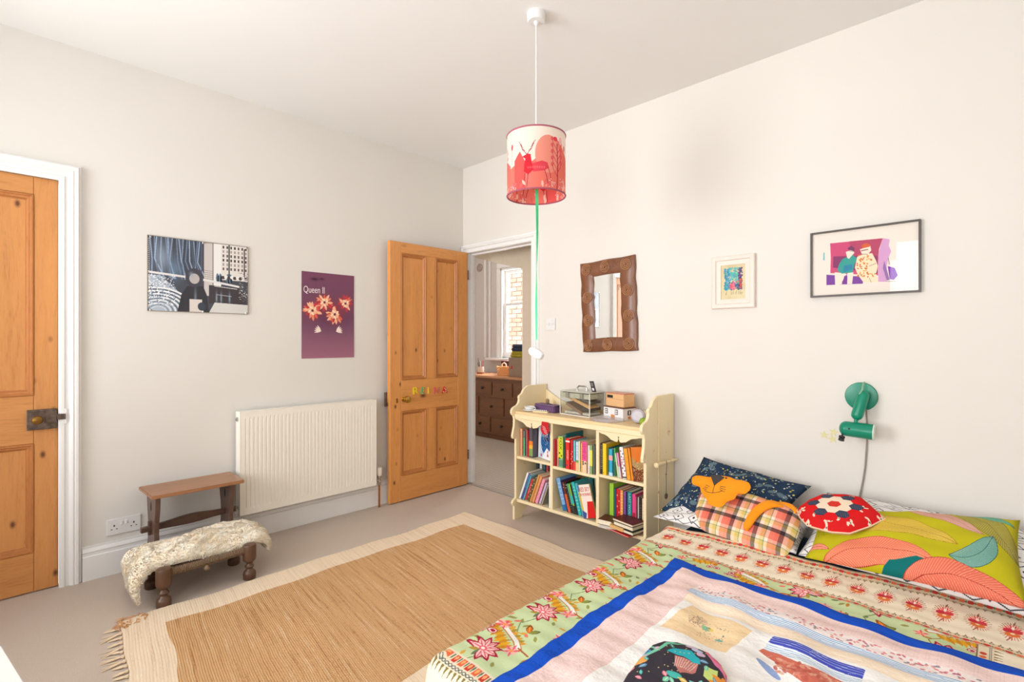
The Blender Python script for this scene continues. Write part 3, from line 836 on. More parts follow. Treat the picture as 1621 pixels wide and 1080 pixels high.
# low strung stool with turned legs
ls = thing('low_stool', 'low turned-leg stool with woven dark seat under a sheepskin', 'stool', (0.43, -2.11, 0))
leg_prof = [(0.026, 0), (0.030, 0.004), (0.031, 0.030), (0.027, 0.042), (0.017, 0.050), (0.015, 0.056), (0.021, 0.062), (0.023, 0.068), (0.016, 0.075), (0.014, 0.083), (0.022, 0.092), (0.030, 0.100), (0.032, 0.108), (0.032, 0.170), (0.029, 0.178), (0.020, 0.181), (0.002, 0.182)]
LP = [(0.598, -2.300), (0.582, -1.925), (0.338, -2.300), (0.338, -1.925)]
M['turned'] = wood('turned_leg_wood', (96, 66, 46), (44, 30, 24), (4, 4, 1), 0.35, 14)
for x, y in LP:
    MB().lathe(leg_prof, (x, y, 0), 22).build('leg', M['turned'], ls, smooth=True, sharp=50)
def woven_rail(a, b, r):
    a = Vector(a); b = Vector(b); mb = MB(); n = 46
    for i in range(n):
        p0 = a.lerp(b, i / n); p1 = a.lerp(b, (i + .92) / n); m = (p0 + p1) / 2
        mb.tube([p0, m, p1], [r * .90, r * rng.uniform(1.0, 1.1), r * .90], 8)
    return mb
M['seagrass'] = wood('woven_cord', (122, 96, 70), (52, 40, 32), (1, 9, 1), 0.6, 20)
woven_rail((.592, -2.272, .150), (.580, -1.953, .150), .0175).build('seat_rail', M['seagrass'], ls, smooth=True)
woven_rail((.338, -2.272, .150), (.338, -1.953, .150), .0175).build('seat_rail', M['seagrass'], ls, smooth=True)
woven_rail((.570, -2.300, .140), (.362, -2.300, .140), .015).build('seat_rail', M['seagrass'], ls, smooth=True)
woven_rail((.556, -1.925, .140), (.362, -1.925, .140), .015).build('seat_rail', M['seagrass'], ls, smooth=True)
mb = MB()
for i in range(20): mb.box(.345, .575, -2.265 + i * .0163, -2.252 + i * .0163, .150, .158)
mb.build('woven_seat', M['seagrass'], ls)
MB().lathe([(.004, -.012), (.012, -.008), (.014, 0), (.010, .008), (.003, .014)], (.606, -2.125, .128), 10).build('cord_knot', M['seagrass'], ls, smooth=True)

# sheepskin draped over the low stool: hide plus real tufts
def skin(u, v):
    # u across (wall to room), v along the stool; both ends hang down, rounded
    v = .5 + (v - .5) * (1 - .13 * abs(2 * u - 1) ** 3)
    y = -2.50 + v * 0.76
    x = 0.290 + u * 0.262 + .05 * max(0, (-2.33 - y) / .15) * (2 * u - .6) - .035 * (1 - v) * u * 0
    x += .012 * math.sin(v * 7) * (1 - u)
    z = 0.190 + 0.026 * math.sin(u * math.pi) - .012 * max(0, (u - .85) / .15) ** 2 + .008 * math.sin(v * 11 + u * 4) - .016 * u
    if y < -2.315:
        k = (-2.315 - y) / .185; a = min(1.57, k * 3.0)
        z = z - .055 * (1 - math.cos(a)) - max(0, k * 3.0 - 1.57) * .078
        y = -2.315 - .070 * math.sin(a) - .006 * math.sin(u * 9); x += .030 * k * (.6 - u)
    if y > -1.895:
        k = (y + 1.895) / .155; a = min(1.57, k * 2.6)
        z = z - .045 * (1 - math.cos(a)) - max(0, k * 2.6 - 1.57) * .045
        y = -1.895 + .068 * math.sin(a)
    if u < .12: z -= (.12 - u) * .2
    return Vector((x, y, z))
def skin_edge(u, v):
    e = min(u, 1 - u, v, 1 - v)
    return e
sk = thing('sheepskin', 'fluffy cream sheepskin draped over the low stool', 'sheepskin', (0.43, -2.11, 0.16))
M['hide'] = plain('sheepskin_hide', (255, 242, 220), .9, var=.08)
def gridtop(u, v):
    return skin(u, v)
def skin_n(u, v, e=2e-3):
    du = skin(min(1, u + e), v) - skin(max(0, u - e), v); dv = skin(u, min(1, v + e)) - skin(u, max(0, v - e))
    return du.cross(dv).normalized()
def wool(u, v):
    """rounded woolly upper surface of the fleece, thinning to its edges"""
    fu = min(1, min(u, 1 - u) / .22); fv = min(1, min(v, 1 - v) / .09)
    t = .030 * (1 - (1 - fu) ** 2) ** .5 * (1 - (1 - fv) ** 2) ** .5
    lump = .0045 * math.sin(u * 17 + v * 9) * math.sin(v * 37) + .003 * math.sin(u * 31 - v * 23) + .002 * math.sin(v * 83 + u * 40)
    return skin(u, v) + skin_n(u, v) * (t + lump * min(fu, fv))
mb = MB().grid(40, 90, wool).grid(24, 60, lambda u, v: skin(u, v) - Vector((0, 0, .004)))
ft = NT('sheepskin_fleece'); fv_ = ft.coords()
ft.l(ft.ramp(ft.noise(fv_, 16, 4, .6), [(0.3, S(250, 230, 200)), (0.5, S(254, 241, 219)), (0.7, S(255, 250, 236))]), ft.b.inputs['Base Color'])
ft.b.inputs['Roughness'].default_value = .95; ft.b.inputs['Specular IOR Level'].default_value = .05
ft.bump(ft.noise(fv_, 260, 3, .7), .35, .003)
mb.build('hide', ft.m, sk, smooth=True, sharp=90)
NF = 15000
vs = np.empty((NF * 7, 3), np.float32); fcs = []
rr = np.random.RandomState(11)
def lock(i, p, nrm, L, w):
    # a curled triangular-section tuft: 3 base, 3 mid, 1 tip
    t = Vector(rr.normal(0, 1, 3)); t = (t - nrm * t.dot(nrm)).normalized(); b = nrm.cross(t)
    lean = (t * rr.uniform(.1, .45) + Vector((.35 * math.sin(p.y * 23) + .2, .4 * math.sin(p.x * 31 + p.y * 9), -.2)))
    for k in range(3):
        a = k * 2.094
        o = (t * math.cos(a) + b * math.sin(a))
        vs[i * 7 + k] = p + o * w
        vs[i * 7 + 3 + k] = p + nrm * L * .32 + lean * L * .40 + o * w * .8
    vs[i * 7 + 6] = p + nrm * L * .42 + lean * L * 1.05
    q = i * 7
    for k in range(3):
        j = (k + 1) % 3
        fcs.append((q + k, q + j, q + 3 + j, q + 3 + k)); fcs.append((q + 3 + k, q + 3 + j, q + 6))
for i in range(NF):
    u = rr.beta(.9, .9) ; v = rr.beta(.85, .85)
    p = wool(u, v); nn = skin_n(u, v); p = p - nn * .003
    out = Vector(((u - .5) * (abs(u - .5) * 2) ** 3 * 1.6, (v - .5) * (abs(v - .5) * 2) ** 4 * 1.4, 0))
    if u > .9: out.z -= .1
    nn = (nn + out).normalized()
    lock(i, p, nn, rr.uniform(.010, .024), rr.uniform(.0014, .0026))
me = bpy.data.meshes.new('fleece'); me.from_pydata(vs.tolist(), [], fcs)
me.polygons.foreach_set('use_smooth', [True] * len(me.polygons))
me.materials.append(ft.m); me.transform(Matrix.Translation((-0.43, 2.11, -0.16)))
fo = bpy.data.objects.new('fleece', me); COL.objects.link(fo); fo.parent = sk; fo['kind'] = 'stuff'

# ------------------------------------------------------------------ jute rug
def rug_mat(name, c_hi, c_mid, c_lo, f=1.0, braid=True):
    t = NT(name); v = t.coords()
    sp = t.nt.nodes.new('ShaderNodeSeparateXYZ'); t.l(v, sp.inputs[0])
    wob = t.math('MULTIPLY', t.noise(v, 3.0, 2), 0.02)
    y = t.math('ADD', t.math('ADD', sp.outputs[1], wob), t.math('MULTIPLY', sp.outputs[0], 0.12))
    rows = t.math('MULTIPLY', y, 124.0 * f)
    fr = t.math('FRACT', rows)
    tri = t.math('ABSOLUTE', t.math('SUBTRACT', fr, 0.5))
    rowid = t.math('FLOOR', rows)
    if braid:
        ph = t.math('ADD', t.math('MULTIPLY', sp.outputs[0], 105.0), t.math('MULTIPLY', tri, 1.1))
        ph = t.math('ADD', ph, t.math('MULTIPLY', t.math('FRACT', t.math('MULTIPLY', t.math('SINE', t.math('MULTIPLY', rowid, 12.9898)), 437.5)), 2.0))
        br = t.math('FRACT', ph)
        hgt = t.math('MULTIPLY', t.math('SUBTRACT', 1.0, t.math('POWER', t.math('MULTIPLY', tri, 2.0), 3.0)), t.math('SINE', t.math('MULTIPLY', br, 3.1416)))
    else:
        hgt = t.math('SUBTRACT', 1.0, t.math('POWER', t.math('MULTIPLY', tri, 2.0), 3.0))
    cb = t.nt.nodes.new('ShaderNodeCombineXYZ'); t.l(t.math('MULTIPLY', sp.outputs[0], .8), cb.inputs[0]); t.l(t.math('MULTIPLY', y, 26.0), cb.inputs[1]); mp = cb.outputs[0]; streak = t.noise(mp, 3.0, 4, 0.65)
    cb2 = t.nt.nodes.new('ShaderNodeCombineXYZ'); t.l(t.math('MULTIPLY', sp.outputs[0], 7.0), cb2.inputs[0]); t.l(t.math('MULTIPLY', y, 30.0), cb2.inputs[1]); mp2 = cb2.outputs[0]; fine = t.noise(mp2, 8.0, 3, 0.7)
    s = t.math('ADD', t.math('MULTIPLY', streak, .65), t.math('MULTIPLY', fine, .35))
    col = t.ramp(s, [(0.38, S(*c_lo)), (0.48, S(*c_mid)), (0.55, S(*c_mid)), (0.63, S(*c_hi))])
    dark = tuple(x * .55 for x in S(*c_lo)[:3]) + (1,)
    col = t.mix(t.ramp(hgt, [(0.0, (0.6, 0.6, 0.6, 1)), (0.5, (0, 0, 0, 1))] if braid else [(0.0, (0.22, 0.22, 0.22, 1)), (0.4, (0, 0, 0, 1))]), col, dark)
    t.l(col, t.b.inputs['Base Color'])
    t.b.inputs['Roughness'].default_value = .9; t.b.inputs['Specular IOR Level'].default_value = .1
    t.bump(hgt, .7 if braid else .35, .004 if braid else .002)
    return t.m
M['jute'] = rug_mat('jute_braid', (248, 218, 180), (230, 182, 130), (190, 136, 90))
M['rug_cotton'] = rug_mat('cream_cotton_weave', (244, 226, 200), (236, 214, 186), (220, 194, 164), .8, False)
RX0, RX1, RY0, RY1 = 0.636, 2.02, -2.468, -0.500
rug = thing('rug', 'braided jute rug with cream cotton border and tassels beside the bed', 'rug', (1.3, -1.45, 0))
def wavy(x, y):
    return (0.009 * math.sin(y * 6 + 1) + .006 * math.sin(y * 17) + .004 * math.sin(x * 9), 0.008 * math.sin(x * 7 + .5) + .004 * math.sin(x * 19) - .115 * (x - .70) * (-.5 - y) / 1.97)
def rug_patch(name, mat, x0, x1, y0, y1, z):
    def f(u, v):
        x = x0 + (x1 - x0) * u; y = y0 + (y1 - y0) * v
        dx, dy = wavy(x, y)
        return (x + dx, y + dy, z + .0018 * math.sin(x * 8 + y * 5) + .0012 * math.sin(y * 13))
    nu = max(2, int((x1 - x0) / .03)); nv = max(2, int((y1 - y0) / .03))
    mb = MB().grid(nu, nv, f)
    # skirts to the floor
    def edge(g, n): mb.grid(n, 1, lambda u, v: (lambda p: (p[0], p[1], p[2] * (1 - v) + .0005 * v))(g(u)))
    edge(lambda u: f(u, 0), nu); edge(lambda u: f(u, 1), nu); edge(lambda u: f(0, u), nv); edge(lambda u: f(1, u), nv)
    return mb.build(name, mat, rug, smooth=True, sharp=50)
rug_patch('jute_field', M['jute'], .792, 1.83, -2.322, -.668, .0125)
rug_patch('cotton_border', M['rug_cotton'], RX0, .793, RY0, RY1, .0115)
rug_patch('cotton_border', M['rug_cotton'], 1.829, RX1, RY0, RY1, .0115)
rug_patch('cotton_border', M['rug_cotton'], .792, 1.83, RY0, -2.321, .0115)
rug_patch('cotton_border', M['rug_cotton'], .792, 1.83, -.669, RY1, .0115)
M['tassel'] = plain('tassel_cotton', (232, 208, 176), .9, var=.1)
def tassel(L, seed):
    r = random.Random(seed); mb = MB()
    mb.lathe([(.002, 0), (.0055, .003), (.006, .008), (.003, .013)], (0, 0, .007), 6, (0, -1, 0))
    for k in range(5):
        a = r.uniform(-.35, .35)
        mb.tube([(0, -.010, .007), (math.sin(a) * L * .5, -L * .5, .006), (math.sin(a) * L * .8 + r.uniform(-.006, .006), -L, .003)], [.0022, .0024, .0008], 5, False)
    return mb
protos = [tassel(.060, 1).build('tassel', M['tassel'], rug, smooth=True, own=True), tassel(.075, 2).build('tassel', M['tassel'], rug, smooth=True, own=True), tassel(.05, 3).build('tassel', M['tassel'], rug, smooth=True, own=True)]
k = 0
def put_tassel(x, y, rz, s):
    global k
    o = protos[k] if k < 3 else protos[rng.randrange(3)].copy()
    if k >= 3: COL.objects.link(o); o.parent = rug
    o.location = (x - 1.3, y + 1.45, 0); o.rotation_euler = (0, 0, rz); o.scale = (s, s, s); k += 1
for i in range(34):
    x = .70 + i * .040
    dx, dy = wavy(x, RY0)
    put_tassel(x + dx, RY0 + dy, rng.uniform(-.5, .2), 1.0)
for i in range(52):
    x = .64 + i * .0265
    dx, dy = wavy(x, RY1)
    put_tassel(x + dx, RY1 + dy - .003, math.pi + rng.uniform(-.4, .4), .42)
# frayed corners
mb = MB(); r_ = random.Random(9)
for i in range(42):
    x = .625 + r_.uniform(0, .10); y = -2.46 + r_.uniform(0, .10) - (x - .62) * .3
    a = r_.uniform(2.6, 4.9); L = r_.uniform(.02, .045)
    mb.tube([(x, y, .012), (x + math.cos(a) * L * .5, y + math.sin(a) * L * .5, .016), (x + math.cos(a) * L, y + math.sin(a) * L, .004)], [.0016, .0018, .0006], 5, False)
for i in range(30):
    x = 1.86 + r_.uniform(-.05, .05); y = -.50 + r_.uniform(-.03, .03); a = r_.uniform(.6, 2.6); L = r_.uniform(.03, .08)
    mb.tube([(x, y, .010), (x + math.cos(a) * L * .5, y + math.sin(a) * L * .5, .022), (x + math.cos(a) * L, y + math.sin(a) * L, .006)], [.0016, .0018, .0006], 5, False)
o = mb.build('frayed_jute', plain('loose_jute', (206, 150, 96), .9, var=.2), rug, smooth=True)

# white painted box at the left edge
wb = thing('white_box', 'corner of a white painted box at the left edge of the picture', 'box', (1.66, -3.06, 0))
a9 = R(8.5); ux = Vector((math.cos(a9), math.sin(a9), 0)); uy = Vector((-math.sin(a9), math.cos(a9), 0))
c0 = Vector((1.432, -2.836, 0))
cc = c0 + ux * .22 - uy * .17
M['scuffed'] = worn_paint('scuffed_white_paint', (236, 234, 230), (160, 152, 148), .66, .4, 22, (1, 1, 1))
MB().obox(cc + Vector((0, 0, .195)), ux * .215, uy * .165, Vector((0, 0, .195))).build('body', M['scuffed'], wb, bev=.003)
MB().obox(cc + Vector((0, 0, .3955)), ux * .223, uy * .173, Vector((0, 0, .006))).build('lid', M['scuffed'], wb, bev=.002)
# ------------------------------------------------------------------ cream painted bookcase
BX0, BX1 = 0.945, 1.958
M['cream_paint'] = worn_paint('cream_painted_wood', (246, 226, 184), (206, 166, 108), .64, .5, 13, (1, 1, 1))
M['cream_edge'] = worn_paint('cream_painted_edge', (244, 222, 178), (150, 110, 66), .60, .5, 26, (1, 1, 1))
bc = thing('bookcase', 'cream painted wooden bookcase with scalloped sides full of books', 'bookcase', (1.45, -0.18, 0))
# side outline in (y, z): decorative wings at the top and at the foot
def side_poly():
    f = [(-.335, .150), (-.335, .575), (-.344, .560), (-.356, .556), (-.366, .562), (-.369, .580), (-.362, .605), (-.352, .640), (-.350, .690), (-.357, .715),
         (-.370, .722), (-.378, .735), (-.378, .752), (-.368, .768), (-.350, .776), (-.325, .784), (-.308, .800), (-.302, .822), (-.306, .838), (-.300, .850), (-.284, .856), (-.272, .866), (-.258, .888), (-.240, .900), (-.215, .912), (-.190, .914), (-.01, .914)]
    b = [(-.01, 0), (-.07, 0), (-.085, .03), (-.115, .06), (-.18, .075), (-.235, .06), (-.262, .03), (-.275, .0), (-.352, 0), (-.352, .095), (-.366, .104), (-.372, .118), (-.362, .135), (-.345, .142)]
    return f + b
for x0 in (BX0, BX1 - .018):
    MB().prism(side_poly(), (x0, 0, 0), (0, 1, 0), (0, 0, 1), (1, 0, 0), .018).build('side_panel', M['cream_paint'], bc, bev=.0015)
MB().box(BX1, BX1 + .006, -.205, -.190, .0, .905).build('side_batten', M['cream_edge'], bc, bev=.001)
MB().prism([(BX0 + .018, -.345), (BX1 - .018, -.345), (BX1 - .018, -.012), (BX0 + .018, -.012)], (0, 0, .728), (1, 0, 0), (0, 1, 0), (0, 0, 1), .018).build('top', wood('worn_cream_top', (236, 208, 158), (214, 168, 120), (1, 6, 6), .4, 6, None, .4), bc, bev=.003, segs=2)
MB().box(BX0 + .016, BX1 - .016, -.350, -.330, .698, .7285).build('fascia', M['cream_paint'], bc, bev=.003)
def apron(x0, x1):
    w = x1 - x0; pts = []
    n = 40
    for i in range(n + 1):
        t = i / n; s_ = abs(t - .5) * 2
        # ogee: shallow ends, two lobes meeting in a small cleft
        d = .004 + .050 * max(0, 1 - s_ ** 1.5 * 1.25) + .006 * math.sin(s_ * 9) * (s_ > .25)
        if s_ < .06: d -= .022 * (1 - s_ / .06)
        pts.append((x0 + w * t, .698 - d))
    return [(x0, .700), ] + pts + [(x1, .700)]
DV = [(1.262, 1.284), (1.620, 1.642)]
for a, b in ((BX0 + .018, DV[0][0]), (DV[1][1] - .012, BX1 - .018)):
    ap = MB().prism(apron(a, b), (0, -.342, 0), (1, 0, 0), (0, 0, 1), (0, 1, 0), .012).build('apron', M['cream_paint'], bc, bev=.001)
    xm = (a + b) / 2
    MB().lathe([(.0035, 0), (.0035, .0014)], (xm, -.3422, .676), 10, (0, -1, 0)).box(xm - .0012, xm + .0012, -.3434, -.342, .655, .676).build('keyhole_slot', M['dark_gap'], ap)
for a, b in DV:
    MB().box(a, b, -.330, -.015, .138, .728).build('divider', M['cream_paint'], bc, bev=.0015)
for a, b, z in ((BX0 + .018, DV[0][0], .434), (DV[0][1], DV[1][0], .420), (DV[1][1], BX1 - .018, .434)):
    MB().box(a, b, -.328, -.015, z - .016, z + .002).build('shelf', M['cream_paint'], bc, bev=.0015)
MB().box(BX0 + .018, BX1 - .018, -.330, -.015, .120, .140).build('bottom_shelf', M['cream_paint'], bc, bev=.002)
MB().box(BX0 + .018, BX1 - .018, -.015, -.006, .120, .745).build('back_panel', plain('cream_back', (226, 202, 156), .7, var=.05), bc)
gal = [(BX0 + .018, .745), (BX1 - .018, .745)]
for i in range(41):
    t = 1 - i / 40; s_ = abs(t - .5) * 2
    gal.append((BX0 + .018 + (BX1 - BX0 - .036) * t, .770 + .105 * max(0, (s_ - .45) / .55) ** 1.4))
MB().prism(gal, (0, -.022, 0), (1, 0, 0), (0, 0, 1), (0, 1, 0), .014).build('gallery', M['cream_paint'], bc, bev=.001)
rl = MB().tube([(BX1 + .026, -.262, .536), (BX1 + .026, -.03, .529)], [.010, .008], 10).lathe([(.006, 0), (.014, .004), (.015, .012), (.008, .018)], (BX1 + .026, -.262, .536), 12, (0, -1, 0)).tube([(BX1 - .002, -.20, .534), (BX1 + .026, -.20, .534)], .007, 8).tube([(BX1 - .002, -.05, .530), (BX1 + .026, -.05, .530)], .007, 8)
rl.build('hanging_rail', M['cream_edge'], bc, smooth=True)
ch = thing('hanging_charm', 'small dark pendant on a cord hanging from the side rail of the bookcase', 'charm', (BX1 + .030, -.19, .540))
MB().tube([(BX1 + .038, -.178, .548), (BX1 + .040, -.176, .530), (BX1 + .039, -.183, .46), (BX1 + .037, -.178, .40), (BX1 + .038, -.180, .360)], .0014, 6).build('cord', M['black'], ch)
MB().lathe([(.001, 0), (.004, .002), (.004, .006), (.001, .009)], (BX1 + .039, -.182, .468), 8).build('bead', M['iron'], ch, smooth=True)
mb = MB()
for i in range(9):
    a = i * .7; mb.lathe([(.001, -.006), (.006, 0), (.001, .006)], (BX1 + .038, -.180 + .010 * math.cos(a), .348 + .012 * math.sin(a)), 7)
mb.build('filigree', M['iron'], ch)

# ------------------------------------------------------------------ books
_bm = {}
def bmat(c, rough=.45):
    k = tuple(c)
    if k not in _bm: _bm[k] = plain('book_cloth', c, rough, var=.02)
    return _bm[k]
M['pages'] = wood('page_block', (238, 226, 200), (214, 196, 164), (30, 30, 1), .8, 6, None, .3, .05)
def book(x, yf, z, w, h, d, col, lean=0, label='', group=None, turn=0, marks=(), face=None, pitch=0):
    """book standing at its bottom-left-front corner; lean tips it round y, turn spins it round z"""
    t = thing('book', label, 'book', (x, yf, z), (R(pitch), R(lean), R(turn)), group)
    c = .0016
    mb = MB().box(0, w, -.0, c, 0, h).box(0, c, 0, d, 0, h).box(w - c, w, 0, d, 0, h)
    mb.build('cover', bmat(col), t, own=True)
    MB().box(c, w - c, c, d - .004, .003, h - .003).build('pages', M['pages'], t, own=True)
    for m in marks:
        kind, z0, z1, mc = m[:4]
        if kind == 'band': MB().box(-.0003, w + .0003, -.0006, c, h * z0, h * z1).build('spine_band', bmat(mc), t, own=True)
        elif kind == 'dots':
            q = MB(); n = m[4]
            for i in range(n):
                zz = h * (z0 + (z1 - z0) * (i + .5) / n); xx = w * (.5 + (.22 if i % 2 else -.22))
                q.lathe([(w * .16, 0), (w * .16, .0005)], (xx, -.0001, zz), 7, (0, -1, 0))
            q.build('spine_print', bmat(mc), t, own=True)
        elif kind == 'text':
            vs, fs = text_mesh(m[4], w * m[5], .0002)
            # lettering runs down the spine
            zc = h * (z0 + z1) / 2
            L = max(v[0] for v in vs) - min(v[0] for v in vs); k = min(1.4, h * (z1 - z0) / max(L, 1e-4))
            MB().add([(w / 2 + q_[1] * 1.0, -.0006 - q_[2], zc - q_[0] * k) for q_ in vs], fs).build('spine_title', bmat(mc), t, own=True)
        elif kind == 'lines':
            q = MB(); n = m[4]
            for i in range(n):
                zz = h * (z0 + (z1 - z0) * (i + .5) / n); ww = w * (.28 + .12 * math.sin(i * 2.3))
                q.box(w / 2 - ww, w / 2 + ww, -.0006, 0, zz - h * .006, zz + h * .006)
            q.build('spine_print', bmat(mc), t, own=True)
    if face:   # printed front board seen from the right side of the room
        face(t, w, h, d)
    return t

# --- upper left bay (shelf top .436)
zA = .4365
UL = 'books in the upper left bay of the bookcase'
book(.968, -.300, zA, .020, .186, .14, (236, 168, 132), 0, 'salmon pink book, leftmost in the upper left bay of the bookcase', UL, marks=[('lines', .2, .9, (214, 130, 96), 9)])
book(.990, -.292, zA, .016, .172, .13, (104, 186, 128), 0, 'green book with grey top, second from the left in the upper left bay', UL, marks=[('band', .72, 1.0, (110, 112, 104)), ('dots', .1, .7, (70, 140, 90), 6)])
book(1.008, -.290, zA, .010, .160, .13, (92, 62, 84), 0, 'thin dark purple book beside the green one in the upper left bay', UL, marks=[('lines', .2, .8, (170, 130, 150), 6)])
book(1.019, -.295, zA, .010, .186, .13, (150, 140, 138), -1, 'thin grey book squeezed between purple and red books, upper left bay', UL)
book(1.032, -.298, zA, .017, .182, .14, (202, 34, 48), -2, 'crimson book standing left of the rainbow book in the upper left bay', UL, marks=[('lines', .3, .9, (120, 20, 40), 7)])
book(1.052, -.300, zA, .032, .200, .14, (92, 84, 92), 0, 'grey book with orange and green flame band, upper left bay', UL, marks=[('band', .42, .56, (240, 128, 40)), ('band', .30, .42, (232, 176, 60)), ('band', .05, .30, (128, 158, 86)), ('lines', .62, .95, (60, 52, 58), 5)])
# large picture book turned to show its front
fp = Painter(0, 0, .155, .215, 900, (226, 230, 244))
fp.rect(0, 0, .022, .215, (240, 240, 248)); fp.poly([(.02, .0), (.155, .0), (.155, .12), (.02, .03)], (200, 216, 236))
r_ = random.Random(4)
fp.ell(.095, .115, .062, .085, (26, 96, 158))
fp.ell(.105, .160, .050, .045, (20, 50, 96))
for i in range(60):
    a = r_.uniform(0, 6.28); d_ = r_.uniform(.01, .07); x = .092 + math.cos(a) * d_; y = .128 + math.sin(a) * d_
    fp.line([(x, y), (x + r_.uniform(-.02, .02), y + r_.uniform(-.015, .02))], .0022, r_.choice([(240, 246, 252), (24, 60, 110), (90, 170, 214), (14, 34, 70)]))
fp.poly([(.05, 0), (.155, 0), (.155, .05), (.11, .078), (.075, .04)], (244, 246, 252))
fp.poly([(.112, .022), (.120, .050), (.134, .020)], (206, 44, 60)); fp.ell(.122, .053, .006, .007, (206, 44, 60)); fp.ell(.04, .02, .008, .01, (204, 70, 120))
m_fp = image_mat('winter_tree_cover', fp.a, .35, coat=.3)
t = thing('picture_book', 'white and blue picture book with a winter tree cover, upper left bay', 'book', (1.093, -.252, zA + .002), (R(-2), R(-1), R(-18)), UL)
MB().box(0, .155, 0, .014, 0, .215).build('cover', bmat((214, 214, 230)), t, own=True)
MB().box(.0, .155, -.0012, 0, 0, .215).build('front_board', m_fp, t, own=True, uv=lambda x, y, z: fp.uv(x, z))
vs, fs = text_mesh('MY', .052, .0004)
MB().add([(.088 + a, -.0016 - c, .158 + b * .8) for a, b, c in vs], fs).build('title_lettering', bmat((244, 248, 254)), t, own=True)
book(1.242, -.282, zA, .017, .150, .12, (222, 200, 164), 0, 'beige paperback against the divider in the upper left bay', UL, marks=[('lines', .2, .9, (196, 168, 128), 7)])
# red round tag hanging from the apron
tg = thing('red_tag', 'round red paper tag with white writing hanging under the bookcase top', 'tag', (1.238, -.345, .655))
MB().lathe([(.034, 0), (.034, .0025)], (1.238, -.350, .654), 26, (.05, -1, .05)).prism([(-.034, 0), (.034, 0), (.030, .050), (-.026, .050)], (1.238, -.3515, .654), (1, 0, 0), (0, 0, 1), (0, -1, 0), .0015).build('tag_body', bmat((196, 20, 34)), tg)
q = MB()
for i in range(5):
    q.obox((1.238 + .004 * i - .008, -.3535, .672 - i * .010), (.016 - .002 * abs(i - 2), 0, -.004), (0, .0004, 0), (0, 0, .0010))
q.build('tag_writing', bmat((240, 226, 224)), tg)

# --- upper middle bay (shelf top .422)
zB = .4225
UM = 'books in the upper middle bay of the bookcase'
book(1.286, -.320, zB, .018, .172, .13, (178, 42, 40), 0, 'dark red book, leftmost in the upper middle bay of the bookcase', UM, marks=[('lines', .2, .8, (120, 24, 28), 6)])
book(1.306, -.315, zB, .016, .178, .13, (226, 128, 110), 0, 'salmon book beside the dark red one in the upper middle bay', UM, marks=[('lines', .1, .9, (200, 84, 74), 8)])
book(1.326, -.322, zB, .036, .198, .15, (128, 190, 130), 0, 'green book with a yellow panel lettered FOX, upper middle bay', UM, marks=[('band', .30, .97, (206, 216, 50)), ('band', .03, .24, (96, 140, 120)), ('text', .55, .97, (30, 30, 26), 'FOX', .8), ('dots', .25, .5, (60, 70, 30), 3)])
book(1.363, -.300, zB, .010, .214, .18, (24, 126, 138), 0, 'tall teal book behind the green FOX book, upper middle bay', UM)
book(1.374, -.315, zB, .010, .170, .14, (34, 52, 84), 0, 'thin navy book between teal and red books, upper middle bay', UM)
book(1.386, -.325, zB, .033, .192, .14, (226, 44, 34), 0, 'bright red book with a blue circle at its foot, upper middle bay', UM, marks=[('text', .30, .62, (250, 220, 210), 'HISTORY', .5), ('dots', .06, .18, (50, 60, 150), 1), ('band', .88, .93, (250, 236, 226))])
book(1.420, -.318, zB, .020, .186, .14, (210, 40, 46), 0, 'second bright red book with pale figures on its spine, upper middle bay', UM, marks=[('dots', .15, .65, (244, 214, 180), 6)])
book(1.442, -.318, zB, .017, .184, .14, (116, 190, 206), 0, 'pale turquoise book in the upper middle bay', UM, marks=[('band', .0, .30, (222, 70, 56))])
book(1.460, -.316, zB, .022, .180, .14, (206, 220, 238), 0, 'pale blue and white book with sandy foot, upper middle bay', UM, marks=[('band', .0, .28, (236, 196, 140)), ('band', .28, .36, (120, 160, 90)), ('lines', .5, .9, (150, 170, 200), 4)])
book(1.483, -.320, zB, .014, .186, .14, (240, 222, 178), 0, 'cream book in the upper middle bay beside the yellow one', UM)
book(1.498, -.318, zB, .014, .176, .14, (238, 190, 82), 0, 'golden yellow paperback in the upper middle bay', UM, marks=[('dots', .1, .3, (180, 90, 40), 2)])
book(1.514, -.326, zB, .036, .190, .15, (238, 206, 168), 0, 'hot pink topped peach book with writing on its spine, upper middle bay', UM, marks=[('band', .38, 1.0, (238, 80, 142)), ('lines', .45, .95, (252, 214, 226), 8), ('dots', .26, .36, (70, 50, 50), 3)])
book(1.552, -.318, zB, .016, .170, .13, (244, 226, 226), 0, 'white and pink paperback in the upper middle bay', UM, marks=[('lines', .1, .9, (236, 190, 196), 5)])
book(1.569, -.320, zB, .018, .172, .13, (146, 176, 120), 0, 'slim green and yellow book in the upper middle bay', UM, marks=[('band', .28, .84, (226, 222, 90))])
book(1.588, -.312, zB, .013, .176, .13, (112, 118, 112), 0, 'dark grey book right of the green and yellow one, upper middle bay', UM)
book(1.602, -.305, zB, .015, .182, .13, (60, 56, 54), 0, 'black book against the divider in the upper middle bay', UM)

